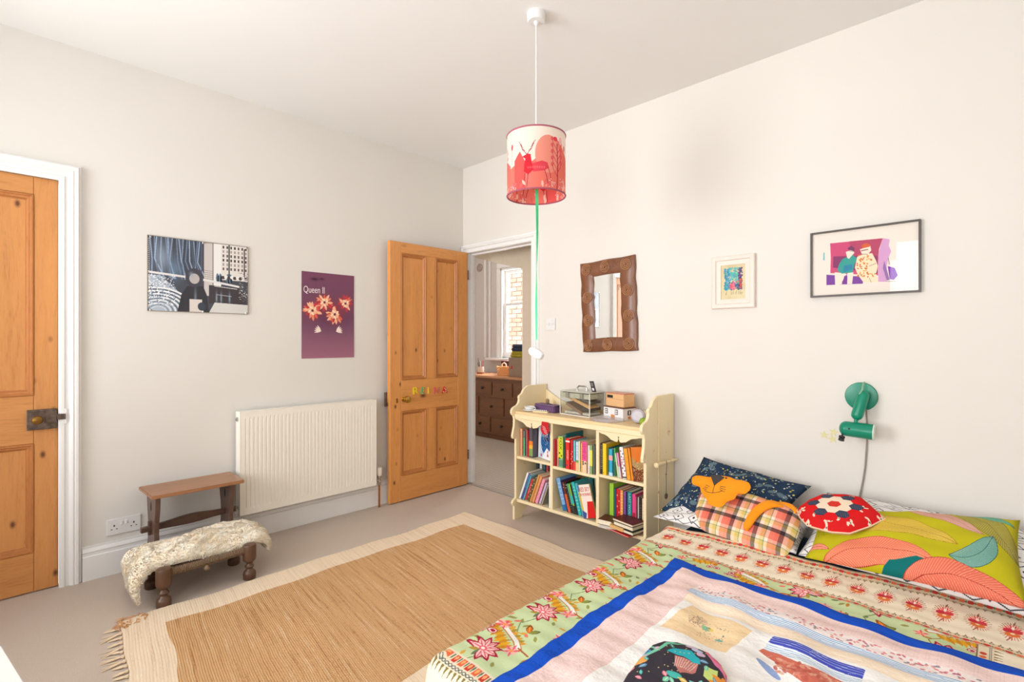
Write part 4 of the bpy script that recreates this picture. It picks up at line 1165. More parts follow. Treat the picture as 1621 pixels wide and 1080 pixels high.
# --- upper right bay (shelf top .436)
UR = 'books in the upper right bay of the bookcase'
book(1.643, -.318, zA, .018, .182, .14, (52, 44, 40), 0, 'black book with pale title, leftmost in the upper right bay', UR, marks=[('lines', .15, .95, (200, 190, 170), 12)])
book(1.662, -.322, zA, .028, .184, .14, (248, 202, 34), 0, 'plain bright yellow book in the upper right bay', UR, marks=[('dots', .04, .08, (190, 150, 30), 1)])
book(1.691, -.308, zA, .010, .160, .13, (30, 110, 120), 0, 'thin dark teal book beside the yellow one, upper right bay', UR)
book(1.702, -.314, zA, .024, .156, .13, (56, 170, 200), 0, 'sky blue book with a pink band, upper right bay', UR, marks=[('band', .58, .76, (240, 170, 160)), ('band', .0, .12, (190, 220, 240))])
book(1.7265, -.300, zA, .012, .162, .13, (92, 190, 92), 0, 'vivid green book leaning slightly in the upper right bay', UR, marks=[('band', .0, .5, (70, 110, 84))])
book(1.7610, -.316, zA, .012, .138, .12, (206, 224, 178), -8, 'thin pale green book leaning left in the upper right bay', UR)
book(1.7735, -.316, zA, .014, .142, .12, (226, 150, 186), -8, 'thin pink and grey book leaning left in the upper right bay', UR, marks=[('band', .0, .45, (210, 206, 206))])
book(1.7880, -.310, zA, .013, .168, .13, (182, 96, 84), -8, 'thin brick red book leaning left, upper right bay', UR)
book(1.8015, -.322, zA, .026, .180, .14, (240, 234, 236), -8, 'white book sprinkled with black and pink specks, upper right bay', UR, marks=[('dots', .12, .92, (60, 50, 60), 9), ('dots', .3, .7, (224, 120, 150), 6), ('band', .03, .07, (30, 30, 30))])
book(1.8282, -.322, zA, .026, .176, .14, (246, 158, 46), -8, 'broad orange book leaning left in the upper right bay', UR, marks=[('lines', .1, .9, (224, 120, 30), 6)])
book(1.8548, -.320, zA, .016, .182, .14, (240, 140, 28), -8, 'thin orange book just left of the brown patterned one, upper right bay', UR)
hp = Painter(0, 0, .14, .19, 900, (226, 120, 36)); r_ = random.Random(12)
hp.poly([(0, 0), (.14, 0), (.14, .13), (.05, .10), (0, .14)], (176, 146, 96))
hp.poly([(0, 0), (.14, 0), (.14, .07), (.06, .06), (0, .09)], (120, 62, 34))
for i in range(150):
    x = r_.uniform(0, .14); y = r_.uniform(0, .12); hp.ell(x, y, .003, .002, r_.choice([(60, 30, 20), (224, 170, 110), (160, 60, 30), (236, 210, 160)]), 1, r_.uniform(0, 3))
m_hp = image_mat('orange_landscape_cover', hp.a, .4, coat=.2)
t = thing('picture_book', 'orange and brown picture book facing out at the right end of the upper right bay', 'book', (1.875, -.328, zA + .001), (0, R(-5), R(28)), UR)
MB().box(0, .066, 0, .010, 0, .19).build('cover', bmat((236, 214, 180)), t, own=True)
MB().box(0, .066, -.0012, 0, 0, .19).build('front_board', m_hp, t, own=True, uv=lambda x, y, z: hp.uv(x * 1.8, z))

# --- lower left bay (bottom shelf top .1405)
zC = .1410
LL = 'books in the lower left bay of the bookcase'
def lean_books(lst, lean, group, bay, yf=-.318):
    x = lst[0][0]
    for _, w, h, col, lab, marks in lst:
        book(x, yf + rng.uniform(0, .012), zC + (w * math.sin(R(lean)) if lean > 0 else 0), w, h, .15, col, lean, lab + bay, group, marks=marks)
        x += w / math.cos(R(lean)) + .0008
b_ = ' in the lower left bay'
lean_books([
    (.970, .018, .205, (232, 232, 234), 'white book with pale edges leaning furthest left', []),
    (.992, .016, .196, (70, 124, 176), 'blue book leaning right', [('band', 0, .45, (70, 84, 140))]),
    (1.011, .010, .192, (120, 190, 214), 'thin light blue book leaning right', []),
    (1.024, .024, .160, (212, 56, 50), 'red book with lettered spine leaning right', [('text', .2, .9, (246, 200, 190), 'TO THE SEA', .42)]),
    (1.051, .022, .180, (92, 84, 52), 'dark olive comic with small round faces on its spine', [('dots', .1, .95, (232, 214, 170), 7), ('dots', .3, .5, (208, 70, 40), 3)]),
    (1.076, .018, .208, (214, 150, 78), 'tan orange book leaning right', []),
    (1.097, .022, .204, (226, 152, 100), 'apricot book leaning right', [('lines', .2, .8, (200, 120, 66), 5)]),
    (1.122, .026, .184, (236, 150, 176), 'pink book with grey edge leaning right', [('lines', .15, .9, (206, 110, 140), 5)]),
    (1.151, .018, .160, (196, 184, 208), 'lilac paperback leaning right', []),
    (1.172, .013, .150, (170, 158, 140), 'thin grey brown paperback leaning right', []),
], 22, LL, b_)
book(1.222, -.300, zC, .016, .135, .12, (44, 142, 108), 2, 'short green book standing upright' + b_, LL)
book(1.242, -.318, zC, .015, .200, .14, (246, 242, 240), 0, 'white upright book against the divider' + b_, LL)
for i, (c, n_) in enumerate([((44, 60, 66), 'charcoal'), ((232, 230, 226), 'cream'), ((66, 110, 118), 'petrol blue'), ((196, 60, 60), 'small red'), ((70, 86, 92), 'slate'), ((96, 110, 112), 'stone grey'), ((64, 74, 84), 'blue black'), ((224, 182, 110), 'sandy')]):
    book(.985 + i * .030, -.150, zC, .024, .232 - .004 * (i % 3), .11, c, 0, n_ + ' book in the back row of the lower left bay', LL, marks=[('lines', .6, .95, (180, 190, 190) if i % 2 else (90, 100, 100), 3)])

# --- lower middle bay
LM = 'books in the lower middle bay of the bookcase'
b_ = ' in the lower middle bay'
LBX = [1.347]
def lb(x, w, h, col, lean, lab, marks=(), yf=-.304, d=.15):
    book(LBX[0], yf, zC + .0005, w, h, d, col, -17, lab + b_, LM, marks=marks); LBX[0] += w / math.cos(R(17)) + .0008
lb(1.332, .034, .205, (120, 168, 216), -11, 'thick pale blue book, leftmost', [('band', .0, .18, (24, 110, 168)), ('lines', .3, .9, (220, 232, 244), 5)], -.300, .17)
lb(1.372, .010, .198, (60, 50, 110), -14, 'thin indigo book with violet top')
lb(1.386, .018, .190, (110, 50, 44), -16, 'dark red brown book with round motif at the top', [('dots', .78, .95, (232, 200, 150), 2), ('band', .0, .6, (214, 96, 50)), ('dots', .1, .6, (250, 190, 90), 6)])
lb(1.407, .016, .192, (44, 36, 34), -17, 'black book with owl eye dots at the top', [('dots', .78, .95, (236, 226, 200), 2), ('lines', .1, .7, (120, 110, 100), 8)])
lb(1.426, .012, .186, (96, 178, 140), -18, 'thin sea green book', [('band', .0, .3, (50, 60, 56))])
lb(1.440, .013, .188, (150, 206, 72), -18, 'lime and turquoise striped book', [('band', .35, .62, (50, 186, 196)), ('band', .0, .28, (40, 42, 46))])
lb(1.456, .012, .186, (52, 46, 52), -18, 'narrow charcoal book beside the lime one')
lb(1.471, .026, .204, (44, 182, 180), -20, 'turquoise book with pale lettering', [('lines', .1, .9, (190, 236, 230), 8)])
lb(1.500, .024, .202, (84, 170, 186), -21, 'dusty blue book beside the cream red one', [('lines', .1, .9, (150, 210, 214), 7)])
# cream and red book showing its front
rp = Painter(0, 0, .15, .205, 900, (240, 226, 214))
rp.poly([(.03, 0), (.15, 0), (.15, .098), (.05, .098)], (214, 26, 30)); rp.rect(0, 0, .012, .205, (210, 180, 60)); rp.rect(0, .16, .012, .205, (60, 130, 170)); rp.poly([(0, 0), (.02, 0), (.03, .03), (0, .05)], (60, 80, 150))
m_rp = image_mat('red_sky_cover', rp.a, .4, coat=.2)
t = thing('picture_book', 'cream and red book lettered RED SKY leaning at the right of the lower middle bay', 'book', (1.5275, -.322, zC + .001), (0, R(-15), R(3)), LM)
MB().box(0, .090, 0, .014, 0, .200).build('cover', bmat((208, 178, 110)), t, own=True)
MB().box(0, .090, -.0012, 0, 0, .200).build('front_board', m_rp, t, own=True, uv=lambda x, y, z: rp.uv(x, z))
for body, zz, sz, c in (('RED SKY', .170, .0275, (190, 40, 40)), ('IN MORNING', .140, .0185, (206, 70, 60))):
    vs, fs = text_mesh(body, sz, .0004, 'LEFT')
    MB().add([(.008 + a * .72, -.0016 - c_, zz + b * 1.35) for a, b, c_ in vs], fs).build('title_lettering', bmat(c), t, own=True)
for i, (c, n_) in enumerate([((26, 130, 122), 'deep teal'), ((214, 190, 160), 'beige'), ((50, 46, 44), 'black'), ((224, 214, 190), 'ivory')]):
    book(1.440 + i * .036, -.140, zC, .030, .222 - .006 * i, .11, c, 0, n_ + ' book in the back row of the lower middle bay', LM)

# --- lower right bay
LR = 'books in the lower right bay of the bookcase'
b_ = ' in the lower right bay'
for x, w, h, c, lab, mk in [
    (1.665, .032, .232, (156, 204, 58), 'tall lime green book, leftmost', []),
    (1.698, .011, .205, (50, 110, 150), 'thin blue book beside the lime one', []),
    (1.711, .030, .206, (204, 28, 46), 'crimson book with gold specks', [('dots', .1, .9, (236, 160, 120), 5), ('lines', .2, .8, (150, 16, 34), 4)]),
    (1.743, .021, .206, (240, 160, 70), 'orange book with white scribbled title', [('lines', .1, .95, (250, 226, 190), 10), ('band', .0, .14, (130, 80, 150))]),
    (1.766, .018, .204, (134, 78, 156), 'purple book', [('lines', .3, .9, (90, 50, 120), 5)]),
    (1.787, .032, .206, (20, 128, 136), 'teal book with capital letters down its spine', [('text', .3, .95, (170, 214, 210), 'LAST WOLF', .62)]),
    (1.821, .024, .200, (232, 70, 140), 'pink book with dark letters', [('band', .0, .45, (196, 36, 70)), ('text', .1, .5, (60, 20, 40), 'WINNER', .5)]),
    (1.847, .008, .190, (206, 90, 110), 'thin rose book', []),
    (1.857, .010, .188, (204, 202, 196), 'thin pale grey book', []),
    (1.869, .016, .190, (50, 36, 32), 'black book with a brown title', [('lines', .2, .8, (150, 120, 90), 8)]),
    (1.887, .018, .188, (222, 206, 180), 'cream book', [('lines', .1, .9, (180, 150, 120), 7)]),
    (1.907, .020, .184, (150, 140, 128), 'grey speckled book, rightmost', [('dots', .1, .9, (100, 90, 84), 8)])]:
    book(x, -.262 + rng.uniform(0, .01), zC, w, h, .14, c, 0, lab + b_, LR, marks=mk)
def flat_book(name, lab, c, centre, sx, sy, sz, rz, cover, pg=True):
    t = thing(name, lab, 'book', (c[0], c[1], c[2]), (0, 0, R(rz)), 'books lying flat in the lower right bay')
    MB().box(-sx / 2, sx / 2, -sy / 2, sy / 2, 0, .0018).box(-sx / 2, sx / 2, -sy / 2, sy / 2, sz - .0018, sz).box(-sx / 2, sx / 2, sy / 2 - .002, sy / 2, 0, sz).build('cover', bmat(cover), t, own=True)
    MB().box(-sx / 2 + .003, sx / 2 - .003, -sy / 2 + .003, sy / 2 - .002, .0018, sz - .0018).build('pages', M['pages'], t, own=True)
    return t
flat_book('book', 'red and white magazine lying flat at the bottom of the pile', (1.80, -.322, .1408), 0, .20, .12, .007, -12, (204, 40, 44))
flat_book('book', 'loose white booklet sticking out at the left of the flat pile', (1.735, -.314, .1484), 0, .15, .12, .005, 20, (230, 226, 224))
t = flat_book('book', 'dark green book with a tan label lying flat in the lower right bay', (1.833, -.322, .1540), 0, .165, .115, .017, -8, (62, 66, 50))
MB().box(-.083, .015, -.0578, .0575, .0005, .0190).build('tan_label', bmat((222, 176, 112)), t, own=True)
t = flat_book('book', 'thick white paged book with black cover on top of the dark green one', (1.838, -.318, .1735), 0, .14, .105, .022, -8, (46, 40, 40))
flat_book('book', 'dark maroon book lying on the top right of the flat pile', (1.836, -.316, .1965), 0, .150, .110, .014, -10, (94, 36, 28))
flat_book('book', 'worn brown book with frayed pages lying at the top left of the flat pile', (1.696, -.312, .1542), 0, .086, .10, .030, 8, (92, 46, 34))

# ------------------------------------------------------------------ things standing on the bookcase
TZ_ = .7465
cp = thing('ceramic_dish', 'small white ceramic dish at the left end of the bookcase top', 'dish', (1.03, -.27, TZ_))
MB().lathe([(.030, 0), (.048, .006), (.050, .010), (.030, .011), (.026, .014), (.033, .018), (.037, .032), (.034, .032), (.028, .019), (.002, .016)], (1.03, -.27, TZ_), 26).build('bowl', M['white_plastic'], cp, smooth=True)
MB().tube([(1.062, -.268, TZ_ + .028), (1.080, -.266, TZ_ + .026), (1.078, -.266, TZ_ + .014), (1.062, -.267, TZ_ + .012)], .003, 8).build('handle', M['white_plastic'], cp, smooth=True)
sc = thing('shell_string', 'row of tiny white shells on a wooden strip in front of the purple box', 'ornament', (1.12, -.275, TZ_))
MB().obox((1.125, -.262, TZ_ + .004), (.055, .014, 0), (-.004, .014, 0), (0, 0, .004)).build('strip', M['cream_edge'], sc, bev=.001)
q = MB()
for i in range(7): q.lathe([(.001, 0), (.005, .003), (.004, .007), (.001, .009)], (1.085 + i * .013, -.272 + i * .0035, TZ_ + .008), 8)
q.build('shells', M['white_plastic'], sc, smooth=True)
pb = thing('purple_box', 'long purple fabric box standing behind the white dish', 'box', (1.14, -.20, TZ_))
a_ = R(-6); ux = Vector((math.cos(a_), math.sin(a_), 0)); uy = Vector((-math.sin(a_), math.cos(a_), 0)); c_ = Vector((1.130, -.195, TZ_))
MB().obox(c_ + Vector((0, 0, .022)), ux * .100, uy * .038, Vector((0, 0, .022))).build('body', plain('purple_cloth', (104, 74, 112), .85, var=.08, bump=.4, bscale=500), pb, bev=.006, segs=3, smooth=True)
MB().obox(c_ + Vector((0, 0, .046)), ux * .099, uy * .037, Vector((0, 0, .003))).build('lid', plain('purple_lid', (128, 98, 128), .8, var=.08), pb, bev=.003)
MB().tube([tuple(c_ + ux * -.01 + Vector((0, 0, .049))), tuple(c_ + ux * .01 + Vector((0, 0, .056))), tuple(c_ + ux * .035 + Vector((0, 0, .049)))], .003, 8).build('lid_loop', M['black'], pb, smooth=True)
pe = thing('pebble_figure', 'small brown stone figure behind the purple box', 'ornament', (1.045, -.10, TZ_))
MB().lathe([(.010, 0), (.016, .01), (.017, .03), (.012, .045), (.014, .055), (.011, .068), (.002, .073)], (1.045, -.10, TZ_), 14).build('figure', plain('stone_brown', (150, 124, 96), .6, var=.2), pe, smooth=True)

# clear acrylic case with a handle, craft things inside
ac = NT('clear_acrylic')
tr = ac.nt.nodes.new('ShaderNodeBsdfTransparent'); tr.inputs[0].default_value = (0.97, 0.98, 0.975, 1); gl = ac.nt.nodes.new('ShaderNodeBsdfGlossy'); gl.inputs['Roughness'].default_value = 0.05
mx = ac.nt.nodes.new('ShaderNodeMixShader'); 
mx.inputs[0].default_value = .07; ac.l(tr.outputs[0], mx.inputs[1]); ac.l(gl.outputs[0], mx.inputs[2]); ac.l(mx.outputs[0], ac.nt.nodes['Material Output'].inputs[0])
M['acrylic'] = ac.m
cb = thing('clear_case', 'clear plastic carry case with a handle full of craft bits on the bookcase', 'case', (1.40, -.17, TZ_))
a_ = R(-4); ux = Vector((math.cos(a_), math.sin(a_), 0)); uy = Vector((-math.sin(a_), math.cos(a_), 0)); uz = Vector((0, 0, 1)); c_ = Vector((1.392, -.158, TZ_))
hx, hy, hz = .125, .075, .150
for cc, a, b, d in ((uz * .002, ux * hx, uy * hy, uz * .0015), (uz * (hz / 2) - uy * hy, ux * hx, uy * .0015, uz * (hz / 2)), (uz * (hz / 2) + uy * hy, ux * hx, uy * .0015, uz * (hz / 2)),
                    (uz * (hz / 2) - ux * hx, ux * .0015, uy * hy, uz * (hz / 2)), (uz * (hz / 2) + ux * hx, ux * .0015, uy * hy, uz * (hz / 2))):
    MB().obox(c_ + cc, a, b, d).build('case_wall', M['acrylic'], cb)
M['clear_edge'] = plain('pale_plastic_edge', (226, 222, 214), .25, var=.02)
q = MB()
for sx in (-1, 1):
    for sy in (-1, 1): q.obox(c_ + ux * hx * sx + uy * hy * sy + uz * (hz / 2), ux * .0025, uy * .0025, uz * (hz / 2))
    q.obox(c_ + ux * hx * sx + uz * .003, ux * .0025, uy * hy, uz * .003)
for sy in (-1, 1): q.obox(c_ + uy * hy * sy + uz * .003, ux * hx, uy * .0025, uz * .003)
q.build('case_edges', M['clear_edge'], cb)
MB().obox(c_ + uz * (hz + .003), ux * (hx + .003), uy * (hy + .003), uz * .003).build('lid', plain('grey_green_lid', (196, 196, 180), .3, var=.03), cb, bev=.002)
MB().obox(c_ + uz * (hz - .022), ux * (hx - .003), uy * (hy - .003), uz * .016).build('paper_stack', plain('sage_paper', (190, 188, 166), .7, var=.15, vscale=60), cb)
MB().tube([tuple(c_ + ux * (-.040) + uz * (hz + .004)), tuple(c_ + ux * (-.040) + uz * (hz + .024)), tuple(c_ + ux * (-.028) + uz * (hz + .036)), tuple(c_ + ux * .028 + uz * (hz + .036)), tuple(c_ + ux * .040 + uz * (hz + .024)), tuple(c_ + ux * .040 + uz * (hz + .004))], .0055, 10).build('handle', M['chrome'], cb, smooth=True)
q = MB()
for sx in (-.06, .06): q.obox(c_ + ux * sx - uy * (hy + .004) + uz * (hz - .02), ux * .012, uy * .003, uz * .018)
q.build('clasp', M['chrome'], cb, bev=.001)
inn = [((.01, 0, .085), (.095, 0, -.030), (0, .045, 0), (.002, 0, .010), (222, 170, 108), 'card_pack', 'tan'), ((.02, .01, .108), (.090, 0, -.022), (0, .05, 0), (.002, 0, .006), (104, 104, 98), 'notebook', 'dark grey'),
       ((-.02, -.01, .045), (.070, 0, -.028), (0, .05, 0), (.002, 0, .010), (140, 106, 84), 'twig_bundle', 'brown'), ((.00, 0, .014), (.105, 0, 0), (0, .055, 0), (0, 0, .008), (214, 204, 190), 'paper_pad', 'pale'), ((.07, .01, .045), (.035, 0, 0), (0, .05, 0), (0, 0, .010), (60, 52, 46), 'black_tin', 'black')]
for o_, a, b, d, c, nm, cl in inn:
    W_ = lambda v: ux * v[0] + uy * v[1] + uz * v[2]
    t = MB().obox(c_ + W_(o_), W_(a), W_(b), W_(d)).build(nm, plain(nm, c, .7, var=.15, vscale=80), None, bev=.002)
    setorigin(t, c_ + W_(o_)); tag(t, cl + ' ' + nm.replace('_', ' ') + ' inside the clear plastic case', 'craft item', 'craft things in the clear case')
q = MB()
for i in range(8): q.obox(c_ + ux * (-.06 + i * .012) - uy * .045 + uz * (.060 - i * .005), ux * .030 - uz * .010, uy * .003, uz * .003)
t = q.build('twig_sticks', plain('twigs', (120, 84, 66), .8, var=.3), None); setorigin(t, c_ + uz * .05); tag(t, 'bundle of thin brown sticks inside the clear plastic case', 'sticks'); t['kind'] = 'stuff'
tgp = thing('price_tag', 'black cardboard tag leaning on the lid of the clear case', 'tag', (1.485, -.15, TZ_ + hz + .006))
MB().obox((1.478, -.160, TZ_ + hz + .039), (.018, -.002, .001), (0, .001, 0), (-.012, .002, .034)).build('card', plain('tag_black', (48, 44, 44), .5), tgp)
MB().obox((1.482, -.1622, TZ_ + hz + .022), (.008, -.001, 0), (0, .0006, 0), (-.003, .001, .008)).build('white_panel', bmat((226, 224, 222)), tgp)
MB().obox((1.472, -.1622, TZ_ + hz + .052), (.011, -.001, 0), (0, .0006, 0), (-.004, .001, .012)).build('grey_print', bmat((110, 108, 106)), tgp)

def shaped_box(name, lab, cat, c, ux, uy, sx, sy, sz, body, lid=None, lh=.008, over=.003):
    t = thing(name, lab, cat, tuple(c))
    c = Vector(c)
    MB().obox(c + Vector((0, 0, sz / 2)), ux * sx / 2, uy * sy / 2, Vector((0, 0, sz / 2))).build('body', body, t, bev=.0025)
    if lid: MB().obox(c + Vector((0, 0, sz + lh / 2)), ux * (sx / 2 + over), uy * (sy / 2 + over), Vector((0, 0, lh / 2))).build('lid', lid, t, bev=.0015)
    return t
a_ = R(-12); ux = Vector((math.cos(a_), math.sin(a_), 0)); uy = Vector((-math.sin(a_), math.cos(a_), 0))
c_ = Vector((1.662, -.140, TZ_))
hb = shaped_box('house_box', 'white box painted like a cottage under the small wooden box', 'box', c_, ux, uy, .165, .110, .072, plain('cottage_white', (236, 230, 228), .5, var=.02), plain('brown_rim', (116, 82, 64), .5), .006, .003)
q = MB(); q2 = MB(); q3 = MB()
fo_ = c_ - uy * .0555
def onf(x, z, w, h, th, mb, o=fo_, u=ux, n=uy): mb.obox(o + u * x + Vector((0, 0, z)), u * w, n * th, Vector((0, 0, h)))
for x in (-.055, .030):
    onf(x, .048, .0115, .0155, .0006, q)
    for dx in (-.0048, .0048):
        for dz in (-.0065, .0065): onf(x + dx, .048 + dz, .0035, .005, .0012, q2)
onf(.0, .016, .016, .014, .0008, q3)
sd = c_ + ux * .083
for y_ in (.0,): q.obox(sd + uy * y_ + Vector((0, 0, .046)), ux * .0006, uy * .014, Vector((0, 0, .0145))); q2.obox(sd + uy * y_ + Vector((0, 0, .046)), ux * .0012, uy * .005, Vector((0, 0, .010)))
q3.obox(sd + Vector((0, 0, .016)), ux * .0008, uy * .012, Vector((0, 0, .009)))
q.build('window_frames', M['black'], hb); q2.build('window_panes', M['white_plastic'], hb); q3.build('painted_porch', bmat((206, 140, 80)), hb)
c2 = c_ + Vector((.0, .008, .0785))
wbx = shaped_box('wooden_money_box', 'small pale wooden box with a dark slot stacked on the cottage box', 'box', c2, ux, uy, .150, .095, .078, wood('birch_box', (230, 182, 130), (206, 150, 98), (1, 1, 6), .4, 8, None, .3), plain('pink_brown_lid', (206, 132, 106), .4), .005, .0005)
onm = MB(); onm.obox(c2 - uy * .048 - ux * .038 + Vector((0, 0, .060)), ux * .024, uy * .0008, Vector((0, 0, .0085))); onm.build('slot', M['dark_gap'], wbx)
onm = MB(); onm.obox(c2 - uy * .048 + Vector((0, 0, .046)), ux * .0745, uy * .0004, Vector((0, 0, .0006))); onm.build('seam', plain('seam_brown', (150, 104, 66), .6), wbx)

dl = thing('plastic_dish', 'round clear plastic dish lying upside down at the front of the bookcase top', 'dish', (1.665, -.285, TZ_))
cl = NT('clear_lid_plastic')
tr = cl.nt.nodes.new('ShaderNodeBsdfTransparent'); gl = cl.nt.nodes.new('ShaderNodeBsdfDiffuse'); gl.inputs[0].default_value = S(226, 220, 228); gg = cl.nt.nodes.new('ShaderNodeBsdfGlossy'); gg.inputs['Roughness'].default_value = .08
mx = cl.nt.nodes.new('ShaderNodeMixShader'); mx.inputs[0].default_value = .32; mx2 = cl.nt.nodes.new('ShaderNodeMixShader'); mx2.inputs[0].default_value = .12
cl.l(tr.outputs[0], mx.inputs[1]); cl.l(gl.outputs[0], mx.inputs[2]); cl.l(mx.outputs[0], mx2.inputs[1]); cl.l(gg.outputs[0], mx2.inputs[2]); cl.l(mx2.outputs[0], cl.nt.nodes['Material Output'].inputs[0])
MB().lathe([(.095, 0), (.098, .002), (.098, .012), (.095, .016), (.070, .020), (.064, .018), (.002, .018)], (1.648, -.245, TZ_), 40).build('rim', cl.m, dl, smooth=True)
sp = thing('lilac_dome', 'lilac rounded toy clock with a pale dial near the right end of the bookcase', 'ornament', (1.838, -.225, TZ_))
n_ = Vector((.45, -.85, .15)).normalized()
MB().lathe([(.002, -.018), (.030, -.016), (.040, -.008), (.042, .004), (.038, .014), (.030, .018), (.002, .019)], (1.838, -.215, TZ_ + .0425), 30, tuple(n_)).build('body', plain('lilac_plastic', (190, 180, 190), .35, var=.03), sp, smooth=True)
MB().lathe([(.026, .0185), (.028, .020), (.028, .0215), (.001, .0215)], (1.838, -.215, TZ_ + .0425), 30, tuple(n_)).build('dial', plain('pale_dial', (206, 200, 206), .3), sp, smooth=True)
gb = thing('green_ball', 'small lime green knobbly ball beside the lilac dome', 'ball', (1.893, -.255, TZ_))
q = MB().lathe([(.001, -.021), (.013, -.017), (.020, -.007), (.021, .004), (.015, .016), (.001, .021)], (1.893, -.255, TZ_ + .0215), 14)
gbm = plain('lime_rubber', (150, 178, 44), .5, var=.15)
q.build('core', gbm, gb, smooth=True)
q = MB()
for i in range(40):
    z_ = 1 - 2 * (i + .5) / 40; a = i * 2.4; r0 = math.sqrt(1 - z_ * z_); d_ = Vector((r0 * math.cos(a), r0 * math.sin(a), z_))
    if z_ > -.8: q.lathe([(.003, .018), (.0018, .0245)], (1.893, -.255, TZ_ + .0215), 5, tuple(d_))
q.build('nubs', gbm, gb)
ck = thing('cork_block', 'pale wooden wedge block at the back right corner of the bookcase top', 'block', (1.895, -.08, TZ_))
MB().prism([(-.035, 0), (.035, 0), (.035, .085), (-.025, .070)], (1.892, -.09, TZ_), (1, 0, 0), (0, 0, 1), (0, 1, 0), .04).build('block', wood('block_wood', (232, 198, 136), (206, 160, 96), (5, 5, 1), .5), ck, bev=.002)
# ------------------------------------------------------------------ bed
MX0, MX1, MY0, MY1, MZ = 2.175, 3.555, -1.93, -0.06, 0.285
bed = thing('bed', 'low double bed with a navy sheeted mattress under the flowered cover', 'bed', ((MX0 + MX1) / 2, -1.0, 0))
M['navy_sheet'] = plain('navy_sheet', (30, 62, 88), .85, var=.08, vscale=12)
MB().box(MX0 + .01, MX1 - .01, MY0 + .01, MY1, .10, .272).build('mattress', M['navy_sheet'], bed, bev=.03, segs=4, smooth=True, sharp=60)
MB().box(MX0 + .02, MX1 - .02, MY0 + .02, MY1, .055, .10).build('bed_base', M['dark_wood'], bed, bev=.004)
for x in (MX0 + .08, MX1 - .08):
    for y in (MY0 + .08, MY1 - .08): MB().lathe([(.02, 0), (.026, .056)], (x, y, 0), 14).build('leg', M['dark_wood_v'], bed)

# --- the flowered cover, drawn flat in metres
CRED, PINK, GREEN, OCH, ORG, WHT, OLV = (168, 34, 60), (240, 170, 160), (200, 214, 166), (214, 158, 44), (214, 104, 36), (240, 236, 228), (110, 122, 92)
CX0, CX1, CY0, CY1 = 1.86, 3.87, -2.26, -.40
cv = Painter(CX0, CY0, CX1, CY1, 560, GREEN)
def lotus(x, y, r, a0):
    for da in (-1.2, -.4, .5, 1.3): cv.petal(x, y, r * .75, r * .16, a0 + math.pi + da, OLV if da > 0 else (176, 150, 60))
    for i in range(8):
        a = a0 + (i - 3.5) * .62
        cv.petal(x, y, r, r * .20, a, (246, 196, 190), CRED, (214, 80, 96))
    cv.ell(x, y, r * .22, r * .16, (226, 96, 110)); cv.ell(x, y, r * .12, r * .08, (250, 226, 214))
def bird(x, y, s, a):
    ca, sa = math.cos(a), math.sin(a)
    T = lambda p, q: (x + (p * ca - q * sa) * s, y + (p * sa + q * ca) * s)
    for i in range(9):
        xx = -.045 + i * .011
        p0 = T(xx, -.006); cv.petal(p0[0], p0[1], s * (.030 + .006 * (i % 3)), s * .006, a - 1.2 - .06 * i, (226, 166, 40) if i % 2 else (206, 138, 40))
        p0 = T(xx, .008); cv.petal(p0[0], p0[1], s * .022, s * .006, a + 1.9 - .1 * i, (176, 146, 50) if i % 2 else (222, 160, 60))
    cv.line([T(-.065, -.004), T(-.02, .004), T(.03, .008), T(.065, .002)], .016 * s, (190, 120, 60)); cv.line([T(-.06, -.002), T(-.02, .005), T(.03, .009), T(.06, .003)], .012 * s, WHT)
    cv.line([T(.06, .003), T(.10, .012)], .004 * s, (170, 90, 50))
def trio(x, y):
    for dx, dy in ((0, 0), (.026, .008), (.006, .028)):
        cv.ell(x + dx, y + dy, .0125, .0125, CRED); cv.ell(x + dx, y + dy, .010, .010, (250, 220, 214)); cv.ell(x + dx, y + dy, .0062, .0062, CRED)
def leafo(x, y, a, s=1):
    cv.petal(x, y, .052 * s, .012 * s, a, (220, 112, 40), (150, 80, 30), (244, 190, 90)); cv.petal(x, y, .040 * s, .011 * s, a - 1.3, (142, 150, 70), (100, 110, 60))
def spray(x, y, s, c=(232, 90, 104)):
    for i in range(11): cv.petal(x, y, s * (.8 + .2 * (i % 2)), s * .13, i * .571, c if i % 2 else (246, 176, 170))
    cv.ell(x, y, s * .2, s * .2, (240, 150, 70))
PY = .275; PXX = .40
for ix in range(-1, 6):
    for iy in range(-1, 8):
        X = 2.165 + ix * PXX; Y = -2.09 + iy * PY + (.11 if ix % 2 else 0)
        for k in range(34):
            r2 = random.Random(ix * 100 + iy * 13 + k); xx = X + r2.uniform(0, PXX); yy = Y + r2.uniform(0, PY)
            cv.petal(xx, yy, .026, .006, r2.uniform(0, 6.28), r2.choice([OLV, (150, 150, 84), (214, 164, 70), (232, 120, 100), (190, 130, 60), (120, 136, 90)]))
